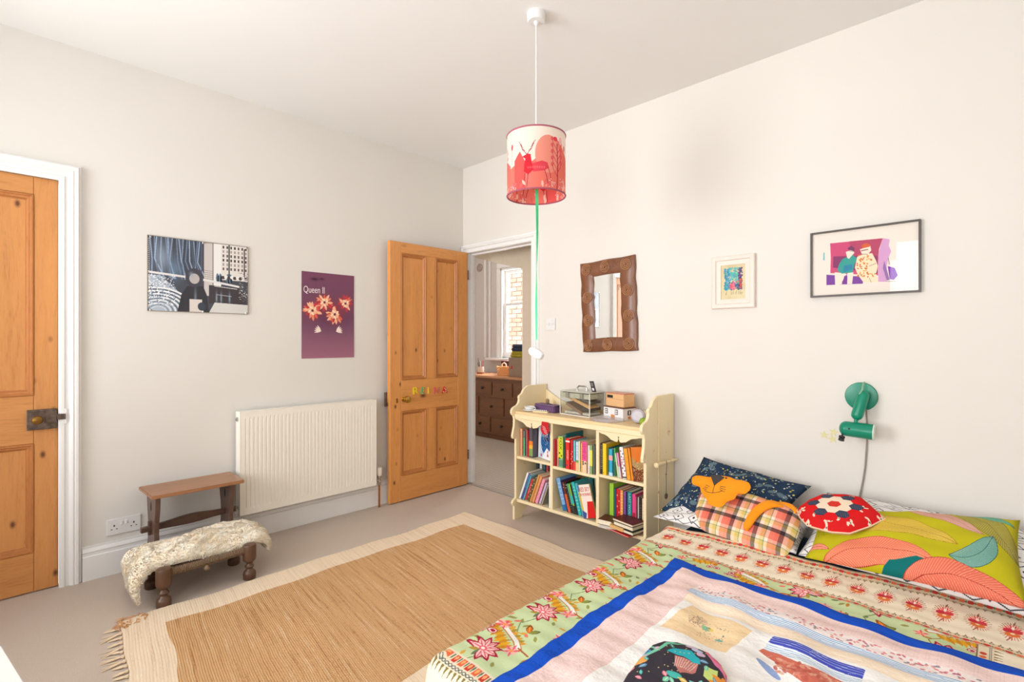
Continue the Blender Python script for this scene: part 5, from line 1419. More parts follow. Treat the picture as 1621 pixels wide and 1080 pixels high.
for ix in range(-1, 6):
    for iy in range(-1, 8):
        X = 2.165 + ix * PXX; Y = -2.09 + iy * PY + (.11 if ix % 2 else 0)
        cv.line([(X + .08, Y + .02), (X + .12, Y + .10), (X + .07, Y + .18), (X + .12, Y + .27)], .0035, (120, 140, 96))
        cv.line([(X + .22, Y), (X + .28, Y + .08), (X + .24, Y + .17), (X + .30, Y + .26)], .0035, (150, 120, 70))
        lotus(X + .085, Y, .062, 1.0); bird(X + .09, Y + .105, 1.25, -.45); trio(X + .018, Y + .075); spray(X + .045, Y + .135, .026)
        leafo(X + .135, Y + .15, 2.2); spray(X + .150, Y + .055, .030, (226, 100, 120)); spray(X + .01, Y + .16, .020, (226, 120, 60))
        lotus(X + .285, Y + .12, .060, 2.4); bird(X + .30, Y - .02, 1.1, .3); leafo(X + .21, Y + .04, .6); spray(X + .36, Y + .06, .028, (210, 140, 170)); spray(X + .22, Y + .20, .024); trio(X + .34, Y + .20)
CREAM = (242, 228, 204)
def border_h(x0, x1, y, w=.03, up=1):
    cv.rect(x0, y - w / 2, x1, y + w / 2, (226, 204, 170)); n = int((x1 - x0) / .024)
    for i in range(n):
        x = x0 + (i + .5) * .024
        cv.ell(x, y - up * w * .12, .0095, .0070, (200, 64, 58) if i % 2 else (230, 116, 80)); cv.ell(x + .012, y - up * w * .12, .003, .004, OLV)
    for i in range(int((x1 - x0) / .012)):
        x = x0 + i * .012
        cv.line([(x, y - up * w * .42), (x + .006, y - up * w * .48), (x + .012, y - up * w * .42)], .0016, (150, 96, 80))
    for i in range(int((x1 - x0) / .020)):
        x = x0 + i * .020
        cv.poly([(x, y + up * w * .30), (x + .006, y + up * w * .72), (x + .011, y + up * w * .30)], (150, 126, 92)); cv.ell(x + .006, y + up * w * .36, .0065, .0042, (132, 112, 86)); cv.ell(x + .006, y + up * w * .36, .0030, .002, CREAM)
def border_v(x, y0, y1, s):
    cv.rect(x - .02, y0, x + .02, y1, (226, 210, 180)); n = int((y1 - y0) / .026)
    for i in range(n): cv.ell(x - s * .006, y0 + i * .026, .008, .009, (226, 104, 70) if i % 2 else (200, 74, 58))
    cv.line([(x - s * .020, y0), (x - s * .020, y1)], .003, (130, 112, 86)); cv.line([(x + s * .010, y0), (x + s * .010, y1)], .005, (120, 116, 104)); cv.line([(x + s * .010, y0), (x + s * .010, y1)], .0015, CREAM)
    for i in range(int((y1 - y0) / .018)): cv.poly([(x + s * .018, y0 + i * .018), (x + s * .040, y0 + i * .018 + .004), (x + s * .018, y0 + i * .018 + .008)], (134, 112, 70))
def flower(x, y, a=0.0, s=1.0):
    ca, sa = math.cos(a), math.sin(a); K = 1.55
    T = lambda p, q: (x + (p * ca - q * K * sa) * s, y + (p * sa + q * K * ca) * s)
    for i in range(28):
        an = i * 6.283 / 28; cv.line([T(.022 * math.cos(an), .022 * math.sin(an)), T((.029 + .0015 * (i % 2)) * math.cos(an), (.029 + .0015 * (i % 2)) * math.sin(an))], .0022, (150, 112, 78) if i < 14 else (206, 112, 84))
    cv.line([T(0, .008), T(.003, .038)], .0028, (150, 84, 70)); cv.line([T(0, -.02), T(-.010, -.034)], .003, (168, 76, 70))
    E_ = lambda p, q, w, h, c: cv.poly([T(p + w * math.cos(t * .524), q + h * math.sin(t * .524)) for t in range(12)], c)
    E_(0, 0, .0235, .0215, (248, 214, 186))
    for t in range(9):
        an = .35 + t * .31; cv.line([T(0, -.002), T(.021 * math.cos(an), .020 * math.sin(an))], .0036, (206, 52, 70) if t % 2 else (232, 112, 104))
    E_(-.010, .001, .011, .007, (200, 56, 72)); E_(.010, .001, .011, .007, (214, 70, 76)); E_(0, -.012, .017, .009, (230, 124, 66)); E_(0, -.009, .005, .0035, (252, 226, 190)); E_(.0, .010, .004, .005, (250, 232, 214))
# head band of single flowers
cv.rect(CX0, -.742, CX1, CY1, CREAM)
border_h(CX0, CX1, -.725, .034, 1); border_h(CX0, CX1, -.484, .044, -1)
cv.rect(CX0, -.462, CX1, CY1, (220, 198, 168))
for i in range(80): cv.ell(CX0 + i * .0255, -.448, .0095, .006, (196, 92, 78) if i % 2 else (178, 140, 110))
for i in range(26):
    flower(1.99 + i * .0825, -.600, .05 * math.sin(i * 2.1), 1.12)
# right and foot borders with tall sprigs beyond them
cv.rect(3.33, CY0, CX1, -.742, CREAM); border_v(3.335, -1.93, -.742, 1)
cv.rect(CX0, CY0, CX1, -1.915, CREAM)
def border_foot(y):
    cv.rect(CX0, y - .022, CX1, y + .026, (230, 214, 186))
    n = int((CX1 - CX0) / .030)
    for i in range(n):
        x = CX0 + i * .030; cv.rect(x, y + .004, x + .017, y + .019, (226, 104, 66) if i % 2 else (200, 60, 50)); cv.ell(x + .008, y + .012, .005, .004, (246, 170, 110)); cv.ell(x + .023, y + .012, .003, .006, OLV)
    for i in range(int((CX1 - CX0) / .015)):
        x = CX0 + i * .015; cv.ell(x, y - .008, .0075, .006, (104, 108, 100)); cv.ell(x, y - .008, .004, .003, CREAM)
    for i in range(int((CX1 - CX0) / .0185)):
        x = CX0 + i * .0185; cv.poly([(x, y - .018), (x + .004, y - .044), (x + .010, y - .018)], (132, 116, 70))
border_foot(-1.905)
def sprig(x, y, a):
    ca, sa = math.cos(a), math.sin(a); T = lambda p, q: (x + p * ca - q * sa, y + p * sa + q * ca)
    cv.line([T(0, -.02), T(.0, .07)], .003, (128, 108, 64)); b_ = T(0, .078); cv.petal(b_[0], b_[1] - .0, .022, .008, a + 1.57, (190, 40, 50))
    for i in range(5):
        p0 = T(0, .015 + i * .012)
        for s_ in (-1, 1): cv.petal(p0[0], p0[1], .018, .004, a + 1.57 + s_ * .8, (138, 116, 60))
    flower(*T(0, -.015), a, 1.25)
for i in range(20): sprig(1.93 + i * .100, -2.09 - .02 * (i % 2), 0)
for i in range(13): sprig(3.50 + .12 * (i % 2), -.85 - i * .095, 1.57)
cv.noise(.03, 14, 2)
m_cv = image_mat('flowered_cover_print', cv.a, .88, bump=(60, .35, .004), spec=.1)

def drape_map(px, py, off, ripple=1.0, bx0=MX0 - .012, bx1=MX1 + .012, by0=MY0 - .012, zt=MZ):
    """flat cloth point -> point on the bed, hanging down past its edges"""
    x, y = px, py; z = zt + off; r = .045
    def over(d):       # arc-length past the edge -> (outward, drop)
        if d < r * 1.571: return (r * math.sin(d / r), r * (1 - math.cos(d / r)))
        return (r + (d - r * 1.571) * .06, r + (d - r * 1.571))
    dx = dy = 0
    if px < bx0 + r: o, q = over(bx0 + r - px); x = bx0 + r - o; dx = q
    if px > bx1 - r: o, q = over(px - bx1 + r); x = bx1 - r + o; dx = q
    if py < by0 + r: o, q = over(by0 + r - py); y = by0 + r - o; dy = q
    d = max(dx, dy) + .25 * min(dx, dy)
    z = max(.012, zt + off - d)
    k = min(1, d / .12)
    if dy > dx: y -= (.010 + .012 * math.sin(px * 23 + .7)) * k * ripple + off
    elif dx > 0: x += (.006 + .008 * math.sin(py * 15)) * k * ripple * (1 if px > bx1 - r else -1) + (off if px > bx1 - r else -off)
    if d < .02:
        z += .0035 * math.sin(px * 9 + py * 4) * math.sin(py * 11) + .002 * math.sin(px * 37 + py * 21) + .0012 * math.sin(py * 90)
    return Vector((x, y, z))
def cover_pt(u, v):
    px = CX0 + .03 + (CX1 - CX0 - .06) * u; py = CY0 + .03 + (-.425 - CY0 - .03) * v
    return px, py
nu, nv = 190, 170
sv = []; suv = []
for j in range(nv + 1):
    for i in range(nu + 1):
        px, py = cover_pt(i / nu, j / nv)
        # the cover lies slightly turned at the head end
        yy = py
        if j / nv > .82: yy = py + (px - 2.75) * .085 * (j / nv - .82) / .18
        p_ = drape_map(px, yy, .016)
        hb_ = (j / nv - .965) / .035
        if hb_ > 0: p_.z += .012 * math.sin(min(1, hb_) * 3.14) - .012 * hb_ * (hb_ > .5)
        sv.append(tuple(p_)); suv.append(cv.uv(px, py))
def cloth_obj(name, verts, uvs, nu, nv, mat, thick, parent):
    me = bpy.data.meshes.new(name); w = nu + 1
    fs = [(j * w + i, j * w + i + 1, (j + 1) * w + i + 1, (j + 1) * w + i) for j in range(nv) for i in range(nu)]
    off = parent.location
    me.from_pydata([(a - off.x, b - off.y, c - off.z) for a, b, c in verts], [], fs)
    lay = me.uv_layers.new(name='UVMap'); li = np.empty(len(me.loops), np.int32); me.loops.foreach_get('vertex_index', li)
    lay.data.foreach_set('uv', np.array(uvs, np.float32)[li].ravel())
    me.polygons.foreach_set('use_smooth', [True] * len(me.polygons)); me.materials.append(mat)
    o = bpy.data.objects.new(name, me); COL.objects.link(o); o.parent = parent
    m = o.modifiers.new('thickness', 'SOLIDIFY'); m.thickness = thick; m.offset = -1
    return o
bcv = thing('bedspread', 'green cotton bedspread printed with red lotus flowers and a cream flower border', 'bedspread', (2.86, -1.2, .29))
cloth_obj('cloth', sv, suv, nu, nv, m_cv, .010, bcv)

# --- patchwork quilt on top
QX0, QX1, QY0, QY1 = 2.385, 3.78, -2.22, -.848
qt = Painter(QX0, QY0, QX1, QY1, 620, (250, 244, 240))
qt.rect(QX0, QY0, QX1, QY1, (28, 82, 196))
qi = .057
qt.rect(QX0 + qi, QY0, QX1 - qi, QY1 - qi, (242, 214, 208))
for i in range(150):
    x = QX0 + qi + i * .0086; qt.line([(x, QY0), (x + .004, QY1 - qi)], .0012, (232, 190, 188), .5)
for i in range(150):
    y = QY0 + i * .0086; qt.line([(QX0 + qi, y), (QX1 - qi, y + .003)], .0012, (236, 196, 192), .4)
# inner white ground
qt.poly([(2.57, QY0), (2.565, -1.09), (3.66, -1.09), (3.66, QY0)], (250, 246, 242))
# floral strip and blue striped strip along the top
qt.poly([(2.548, -1.038), (2.552, -.992), (3.62, -.975), (3.62, -1.028)], (246, 232, 228))
r_ = random.Random(21)
for i in range(190):
    x = r_.uniform(2.555, 3.61); y = r_.uniform(-1.034, -.984); qt.ell(x, y, .006, .0035, r_.choice([(222, 130, 136), (204, 110, 124), (232, 160, 150), (150, 140, 150)]), .9, r_.uniform(0, 3))
qt.poly([(2.545, -1.086), (2.548, -1.038), (3.62, -1.028), (3.62, -1.078)], (240, 244, 248))
for i in range(6):
    y = -1.080 + i * .0078; qt.line([(2.546, y), (3.62, y + .008)], .0030, (110, 156, 202))
qt.poly([(2.56, -1.145), (2.56, -1.090), (3.62, -1.080), (3.62, -1.138)], (250, 230, 206)); 
# peach embroidered patch
qt.poly([(2.582, -1.350), (2.600, -1.150), (2.806, -1.176), (2.790, -1.345)], (246, 216, 172))
for i in range(170):
    a = r_.uniform(0, 6.28); d_ = r_.uniform(0, 1) ** .6; x = 2.655 + .020 * math.cos(a) * d_ * 1.3; y = -1.235 + .034 * math.sin(a) * d_
    qt.line([(x, y), (x + r_.uniform(-.005, .005), y + r_.uniform(-.005, .005))], .0015, r_.choice([(196, 130, 120), (120, 110, 110), (150, 160, 120), (220, 170, 150)]))
qt.ell(2.690, -1.250, .014, .010, (140, 190, 150)); qt.ell(2.705, -1.247, .008, .006, (226, 200, 100)); qt.ell(2.745, -1.285, .012, .007, (120, 186, 168))
for i in range(60): qt.ell(r_.uniform(2.68, 2.76), r_.uniform(-1.31, -1.22), .0022, .0012, r_.choice([(90, 130, 120), (200, 150, 130), (120, 100, 90)]), 1, r_.uniform(0, 3))
# second patch: blue stripes over red brown toile
qt.poly([(2.858, -1.190), (2.862, -1.152), (3.10, -1.158), (3.10, -1.200)], (74, 84, 186))
for i in range(3): qt.line([(2.86, -1.160 - i * .010), (3.10, -1.166 - i * .010)], .002, (190, 200, 236))
qt.poly([(2.856, -1.235), (2.858, -1.190), (3.10, -1.200), (3.10, -1.245)], (240, 246, 250)); 
for i in range(4): qt.line([(2.858, -1.200 - i * .009), (3.10, -1.209 - i * .009)], .0025, (150, 186, 222))
qt.poly([(2.850, -1.250), (2.856, -1.230), (2.90, -1.228), (2.96, -1.250), (3.02, -1.240), (3.10, -1.255), (3.10, -1.36), (3.0, -1.34), (2.94, -1.31), (2.90, -1.27)], (212, 116, 98))
for i in range(60): qt.ell(r_.uniform(2.90, 3.09), r_.uniform(-1.33, -1.25), .010, .005, r_.choice([(226, 150, 126), (196, 96, 84), (232, 180, 156)]), .8, r_.uniform(0, 3))
qt.ell(2.90, -1.325, .045, .012, (150, 170, 214), 1, -.55)
# quilting stitches
for i in range(420):
    x = r_.uniform(2.57, 3.66); y = r_.uniform(-2.1, -1.15); a = r_.uniform(0, 6.28)
    qt.line([(x, y), (x + .015 * math.cos(a), y + .015 * math.sin(a)), (x + .015 * math.cos(a) + .012 * math.cos(a + 1), y + .015 * math.sin(a) + .012 * math.sin(a + 1))], .0012, (226, 220, 222), .7)
m_qt = image_mat('patchwork_quilt_print', qt.a, .88, bump=(50, .6, .007), spec=.1)
qv = []; quv = []; nu2, nv2 = 150, 150
for j in range(nv2 + 1):
    for i in range(nu2 + 1):
        px = QX0 + (QX1 - QX0) * i / nu2; py = QY0 + (QY1 - QY0) * j / nv2
        ex = .006 * math.sin(py * 10) + .003 * math.sin(py * 31); ey = .009 * math.sin(px * 11 + 1.1) + .004 * math.sin(px * 29)
        k0 = max(0, 1 - i / nu2 * 14); k1 = max(0, 1 - (1 - j / nv2) * 10)
        p_ = drape_map(px + ex * k0, py + ey * k1, .027, .9)
        e_ = min(1, min(i / nu2, 1 - j / nv2) * 40)
        p_.z += (.004 * math.sin(px * 33 + py * 12) + .003 * math.sin(py * 41 - px * 9)) * e_ * (1 if p_.z > .25 else 0)
        qv.append(tuple(p_)); quv.append(qt.uv(px, py))
qo = thing('patchwork_quilt', 'pale pink and white patchwork quilt with a bright blue border on the bed', 'quilt', (2.98, -1.5, .31))
cloth_obj('cloth', qv, quv, nu2, nv2, m_qt, .007, qo)
Q_TOP = MZ + .030

# dark flowered padded mitten on the quilt
mp_ = Painter(-.14, -.16, .14, .16, 1000, (52, 46, 56))
TQ, LG = (72, 186, 176), (120, 206, 170)
mp_.line([(-.13, -.16), (-.085, -.04), (-.062, .03), (-.055, .08), (-.07, .15)], .013, LG); mp_.line([(-.075, .0), (-.11, .02), (-.135, .01)], .008, LG); mp_.line([(-.06, .05), (-.02, .085), (.03, .09)], .008, LG)
mp_.ell(-.105, -.02, .022, .016, (90, 170, 200)); mp_.ell(-.098, -.018, .010, .008, (40, 110, 160)); mp_.ell(-.10, -.07, .028, .022, (240, 170, 90)); mp_.ell(-.11, -.065, .014, .012, (110, 180, 90))
mp_.poly([(-.045, .0), (-.03, .035), (.01, .045), (.04, .02), (.05, -.005), (.03, -.005), (0, .0)], (40, 178, 190)); mp_.poly([(-.02, -.005), (.045, -.005), (.05, -.045), (.02, -.075), (-.005, -.045)], (196, 120, 112))
for i in range(9): mp_.line([(-.014 + i * .007, -.008), (-.004 + i * .005, -.05)], .0018, (226, 200, 190))
mp_.ell(.01, -.09, .02, .012, TQ); mp_.poly([(.02, .09), (.06, .085), (.11, .05), (.12, .02), (.09, .035), (.05, .06)], (234, 110, 130)); mp_.poly([(.04, .075), (.09, .045), (.125, .0), (.08, .03)], (240, 130, 180))
mp_.ell(.0, .075, .018, .012, (220, 190, 214)); mp_.ell(.02, .06, .016, .010, (190, 200, 226)); mp_.ell(.035, .045, .012, .010, (214, 180, 210)); mp_.poly([(.06, .0), (.09, .012), (.10, -.03), (.125, -.06), (.09, -.05), (.07, -.045)], (206, 226, 130))
for a in range(7): mp_.petal(.118, -.03, .040, .009, a * .9, (240, 150, 60)); mp_.petal(.08, -.10, .036, .009, a * .9, (120, 200, 190))
mp_.ell(-.05, .135, .03, .016, (214, 206, 70)); mp_.line([(-.05, .11), (-.10, .10)], .006, (230, 220, 90))
for i in range(60):
    r2 = random.Random(i + 500); x_, y_ = r2.uniform(-.13, .13), r2.uniform(-.15, .12)
    if not (-.05 < x_ < .06 and -.08 < y_ < .05): mp_.petal(x_, y_, r2.uniform(.016, .034), r2.uniform(.004, .009), r2.uniform(0, 6.28), r2.choice([TQ, LG, (236, 130, 150), (90, 150, 190), (226, 190, 90), (200, 170, 206), (60, 130, 120)]), None, (240, 240, 220))
for i in range(70):
    r2 = random.Random(i); mp_.ell(r2.uniform(-.14, .14), r2.uniform(-.16, .16), .002, .002, (230, 210, 150))
m_mp = image_mat('tropical_print', mp_.a, .8, bump=(90, .3, .002))
mt = thing('padded_mitten', 'padded black mitten with a turquoise and pink jungle print lying on the quilt', 'mitten', (2.74, -1.58, Q_TOP))
mo = [(-.095, -.20), (-.105, -.12), (-.108, -.04), (-.104, .03), (-.085, .075), (-.050, .098), (.0, .104), (.045, .098), (.08, .075), (.105, .040), (.118, -.01), (.122, -.08), (.12, -.20)]
a_ = R(6); ux = Vector((math.cos(a_), math.sin(a_), 0)); uy = Vector((-math.sin(a_), math.cos(a_), 0)); oc = Vector((2.745, -1.528, Q_TOP + .019))
mbx = MB().puff(mo, oc, ux, uy, (0, 0, 1), .032, .55, 12, (0.005, -.05), .5)
nv_ = []
for x, y, z in mbx.v:   # stitched channels run the length of the mitten
    d = Vector((x, y, z)) - oc; a = d.dot(ux)
    if z > oc.z: z -= .0075 * (1 - abs(math.sin((a + .02 + d.dot(uy) * .25) * 3.1416 / .05)) ** .5)
    nv_.append((x, y, z))
mbx.v = nv_
def mit_uv(x, y, z):
    d = Vector((x, y, z)) - oc; return mp_.uv(d.dot(ux), d.dot(uy))
mbx.build('padding', m_mp, mt, smooth=True, sharp=80, uv=mit_uv)

# ------------------------------------------------------------------ pillows
def pillow(name, part, BL, BR, TL, TR, th, mat, painter, parent, sag=.05, back=.8, n=30, wr=1.0, seed=1, ear=0.0):
    BL, BR, TL, TR = map(Vector, (BL, BR, TL, TR))
    N = ((BR - BL).cross(TL - BL)).normalized()
    r2 = random.Random(seed); ph = [r2.uniform(0, 6.28) for _ in range(6)]
    mb = MB(); uvs = []
    def P(u, v, side):
        a = 2 * u - 1; b = 2 * v - 1
        # pull the sides in between the corners
        uu = .5 + (u - .5) * (1 - sag * (1 - b * b)); vv = .5 + (v - .5) * (1 - sag * (1 - a * a))
        p = BL.lerp(BR, uu).lerp(TL.lerp(TR, uu), vv)
        h = max(0, (1 - abs(a) ** 2.4)) ** .55 * max(0, (1 - abs(b) ** 2.4)) ** .55
        h = h * th + ear * 0
        w_ = (.006 * math.sin(a * 7 + b * 5 + ph[0]) + .004 * math.sin(b * 13 - a * 4 + ph[1]) + .003 * math.sin(a * 19 + ph[2])) * wr * min(1, h / th * 2) * (1 - abs(a * b) * .3)
        # creases that run in from the corners
        cr = abs(abs(a) - abs(b)); w_ -= .006 * wr * math.exp(-(cr / .08) ** 2) * (abs(a) > .45) * min(1, h / th * 3)
        return p + N * ((h + w_) if side > 0 else -h * back)
    mb.grid(n, n, lambda u, v: P(u, v, 1)); mb.grid(n, n, lambda u, v: P(u, v, -1), True)
    cnt = (n + 1) ** 2
    idx = {}
    me_uv = [( (i % (n + 1)) / n, (i // (n + 1)) / n) for i in range(cnt)] * 2
    me = bpy.data.meshes.new(part); off = parent.location
    me.from_pydata([tuple(Vector(v) - off) for v in mb.v], [], mb.f)
    lay = me.uv_layers.new(name='UVMap'); li = np.empty(len(me.loops), np.int32); me.loops.foreach_get('vertex_index', li)
    lay.data.foreach_set('uv', np.array(me_uv, np.float32)[li].ravel())
    bm = bmesh.new(); bm.from_mesh(me); bmesh.ops.remove_doubles(bm, verts=bm.verts, dist=1e-5); bmesh.ops.recalc_face_normals(bm, faces=bm.faces); bm.to_mesh(me); bm.free()
    me.polygons.foreach_set('use_smooth', [True] * len(me.polygons)); me.materials.append(mat)
    o = bpy.data.objects.new(part, me); COL.objects.link(o); o.parent = parent
    return o
BZ = .295
# two white pillows with drawn diamonds
dm = Painter(0, 0, .7, .45, 700, (238, 234, 232))
for i in range(9):
    for j in range(7):
        x = .04 + i * .085 + (.0425 if j % 2 else 0); y = .035 + j * .066
        dm.line([(x - .030, y), (x, y + .026), (x + .030, y), (x, y - .026), (x - .030, y)], .0028, (50, 50, 56)); dm.poly([(x - .007, y), (x, y + .007), (x + .007, y), (x, y - .007)], (40, 40, 46))
for j in range(7):
    pts = [(k * .0425, .066 * j + .002 + (.014 if k % 2 else 0)) for k in range(18)]
    dm.line(pts, .0026, (56, 56, 62))
m_dm = image_mat('diamond_pillow_print', dm.a, .85, bump=(40, .3, .004), spec=.1)
wp1 = thing('diamond_pillow', 'white pillow with black diamonds lying flat under the navy pillow', 'pillow', (2.42, -.27, BZ))
pillow('', 'pillow_case', (2.075, -.475, BZ + .028), (2.74, -.47, BZ + .03), (2.12, -.09, BZ + .06), (2.72, -.08, BZ + .07), .050, m_dm, dm, wp1, .03, .5, seed=3)
wp2 = thing('diamond_pillow', 'white pillow with black diamonds under the lime leaf pillow', 'pillow', (3.1, -.27, BZ))
pillow('', 'pillow_case', (2.745, -.46, BZ + .025), (3.50, -.50, BZ + .035), (2.76, -.045, BZ + .205), (3.52, -.05, BZ + .195), .070, m_dm, dm, wp2, .04, .35, seed=4)

# navy pillow leaning on the wall
nvp = Painter(0, 0, .55, .38, 900, (40, 58, 82)); r_ = random.Random(31)
for i in range(46):
    x, y = r_.uniform(0, .55), r_.uniform(0, .38); a = r_.uniform(0, 6.28)
    for k in range(5): nvp.petal(x, y, .022, .008, a + k * .45, (96, 116, 126)); 
    nvp.line([(x, y), (x - .02 * math.cos(a + .9), y - .02 * math.sin(a + .9))], .0015, (120, 134, 140))
for i in range(330):
    x, y = r_.uniform(0, .55), r_.uniform(0, .38); c = r_.choice([(232, 220, 110), (236, 236, 226), (220, 200, 90), (140, 170, 190), (206, 214, 210)])
    nvp.ell(x, y, r_.uniform(.0025, .005), r_.uniform(.002, .0035), c, 1, r_.uniform(0, 3))
for i in range(160):
    x, y = r_.uniform(0, .55), r_.uniform(0, .38); a = r_.uniform(0, 6.28); nvp.line([(x, y), (x + .014 * math.cos(a), y + .014 * math.sin(a))], .0014, r_.choice([(150, 160, 150), (96, 120, 136), (190, 180, 110)]))
m_nv = image_mat('navy_meadow_print', nvp.a, .85, bump=(40, .3, .004), spec=.1)
np_ = thing('navy_pillow', 'navy pillow with tiny yellow and white flowers leaning against the wall', 'pillow', (2.38, -.23, .36))
pillow('', 'pillow_case', (2.045, -.345, .318), (2.62, -.455, .330), (2.172, -.085, .583), (2.705, -.085, .527), .075, m_nv, nvp, np_, .09, .45, seed=7, wr=1.2)

# lime leaf pillow
lp = Painter(0, 0, .70, .42, 850, (192, 182, 30))
def leaf(pts_axis, w, c, hatch, edge, n=46, lo=None):
    # pts_axis: list of (x, y) centre line from base to tip; w: max half width
    def bez(t):
        (x0, y0), (x1, y1), (x2, y2) = pts_axis
        return ((1 - t) ** 2 * x0 + 2 * t * (1 - t) * x1 + t * t * x2, (1 - t) ** 2 * y0 + 2 * t * (1 - t) * y1 + t * t * y2)
    L = []; Rr = []; C_ = []
    for i in range(n + 1):
        t = i / n; p0 = bez(t); p1 = bez(min(1, t + .01)); p_ = bez(max(0, t - .01)); dx, dy = p1[0] - p_[0], p1[1] - p_[1]; l = math.hypot(dx, dy) + 1e-9
        ww = w * math.sin(math.pi * min(1, t * 1.0)) ** .75 * (1 - .15 * t)
        L.append((p0[0] - dy / l * ww, p0[1] + dx / l * ww)); Rr.append((p0[0] + dy / l * ww, p0[1] - dx / l * ww)); C_.append(p0)
    lp.poly(L + Rr[::-1], c)
    for i in range(1, n):
        j = min(n, i + int(n * .12))
        lp.line([C_[i], L[j]], .0011, hatch, .85); lp.line([C_[i], Rr[j]], .0011, hatch, .85)
        m1 = ((C_[i][0] + C_[i + 1][0]) / 2, (C_[i][1] + C_[i + 1][1]) / 2)
    lp.line(C_, .0016, edge); lp.line(L, .0016, edge); lp.line(Rr, .0016, edge)
GOLD, COR, TEAL_, LPK = (212, 176, 62), (232, 122, 92), (14, 110, 108), (214, 158, 142)
leaf([(.03, .17), (.24, .31), (.53, .17)], .078, GOLD, (244, 226, 140), (150, 110, 40))
leaf([(.33, .43), (.44, .37), (.61, .25)], .046, LPK, (240, 204, 180), (170, 100, 90))
leaf([(.20, .385), (.26, .40), (.33, .375)], .012, (228, 120, 90), (250, 190, 150), (160, 70, 50))
leaf([(.50, .43), (.62, .38), (.70, .18)], .055, (160, 148, 60), (220, 210, 130), (96, 100, 50)); leaf([(.52, .42), (.62, .41), (.69, .36)], .020, (90, 160, 130), (150, 200, 170), (50, 110, 100))
leaf([(.50, .10), (.61, .11), (.635, .26)], .044, (96, 152, 142), (190, 214, 190), (30, 90, 90))
leaf([(.06, .13), (.10, .20), (.20, .16)], .026, (206, 214, 20), (206, 214, 20), (140, 130, 30)); leaf([(.0, .18), (.04, .25), (.10, .25)], .020, (210, 216, 24), (214, 220, 40), (140, 130, 30)); leaf([(.0, .30), (.04, .34), (.12, .30)], .018, (150, 150, 50), (206, 204, 120), (80, 90, 40))
leaf([(.07, -.01), (.26, .125), (.46, .06)], .066, COR, (252, 200, 166), (170, 60, 50)); lp.poly([(.28, .0), (.31, .04), (.40, .066), (.46, .06), (.38, .0)], TEAL_)
leaf([(.34, -.02), (.52, .085), (.74, -.03)], .060, (228, 112, 88), (250, 190, 160), (160, 54, 46)); leaf([(-.02, .05), (.03, .08), (.09, .05)], .02, (228, 112, 88), (250, 190, 160), (160, 54, 46))
m_lp = image_mat('leaf_pillow_print', lp.a, .8, bump=(40, .25, .004), spec=.15)
gp = thing('leaf_pillow', 'lime green pillow with large coral and gold leaves lying by the wall', 'pillow', (3.08, -.30, .36))
pillow('', 'pillow_case', (2.775, -.475, .322), (3.435, -.530, .365), (2.738, -.175, .425), (3.415, -.130, .550), .085, m_lp, lp, gp, .05, .35, seed=11, wr=.7)
sheetb = None

# tartan cat cushion with orange felt face and tail
ct = thing('cat_cushion', 'tartan cushion shaped like a cat with an orange felt face and tail', 'cushion', (2.50, -.42, .36))
tp = Painter(-.08, -.05, .43, .26, 1000, (240, 214, 190))
per = .105
def stripes(h):
    seq = [(0, .016, (228, 112, 92)), (.016, .034, (66, 52, 56)), (.034, .050, (238, 216, 190)), (.050, .054, (232, 190, 90)), (.054, .066, (214, 190, 110)), (.066, .070, (120, 140, 100)), (.070, .084, (246, 224, 200)), (.084, .105, (232, 124, 104))]
    for k in range(-1, 6):
        for a, b, c in seq:
            if h: tp.rect(-.08 + k * per + a, -.05, -.08 + k * per + b, .26, c, 1.0)
            else: tp.rect(-.08, -.05 + k * per + a, .43, -.05 + k * per + b, c, .45)
stripes(True); stripes(False)
for k in range(-1, 6): tp.rect(-.08, -.05 + k * per + .016, .43, -.05 + k * per + .034, (50, 40, 44), .35)
m_tp = image_mat('tartan_print', tp.a, .85, bump=(50, .25, .003), spec=.1)
O_ = Vector((2.31, -.46, .330)); U_ = Vector((.997, -.051, -.051)); V_ = Vector((.072, .718, .692)); N_ = Vector((.001, -.694, .72))
def dense(pts, k=4):
    out = []; n = len(pts)
    for i in range(n):
        p0, p1, p2, p3 = pts[i - 1], pts[i], pts[(i + 1) % n], pts[(i + 2) % n]
        for j in range(k):
            t = j / k
            f = lambda a, b, c, d: .5 * (2 * b + (c - a) * t + (2 * a - 5 * b + 4 * c - d) * t * t + (3 * b - a - 3 * c + d) * t ** 3)
            out.append((f(p0[0], p1[0], p2[0], p3[0]), f(p0[1], p1[1], p2[1], p3[1])))
    return out
body = [(-0.058, 0.176), (-0.053, 0.11), (-0.039, 0.053), (-0.004, 0.005), (0.04, -0.014), (0.111, -0.020), (0.217, -0.018), (0.317, -0.013), (0.391, -0.003), (0.407, 0.058), (0.413, 0.124), (0.4, 0.191), (0.377, 0.221), (0.32, 0.236), (0.243, 0.238), (0.185, 0.242), (0.114, 0.239), (0.023, 0.213)]
def tuv(x, y, z):
    d = Vector((x, y, z)) - O_; return tp.uv(d.dot(U_), d.dot(V_))
MB().puff(dense(body), O_, U_, V_, N_, .045, .7, 10, (.18, .11), .5).build('body', m_tp, ct, smooth=True, sharp=80, uv=tuv)
M['felt'] = plain('orange_felt', (246, 150, 20), .9, var=.03, vscale=50, bump=.3, bscale=400)
M['felt_dark'] = plain('dark_felt', (66, 60, 58), .9, var=.05)
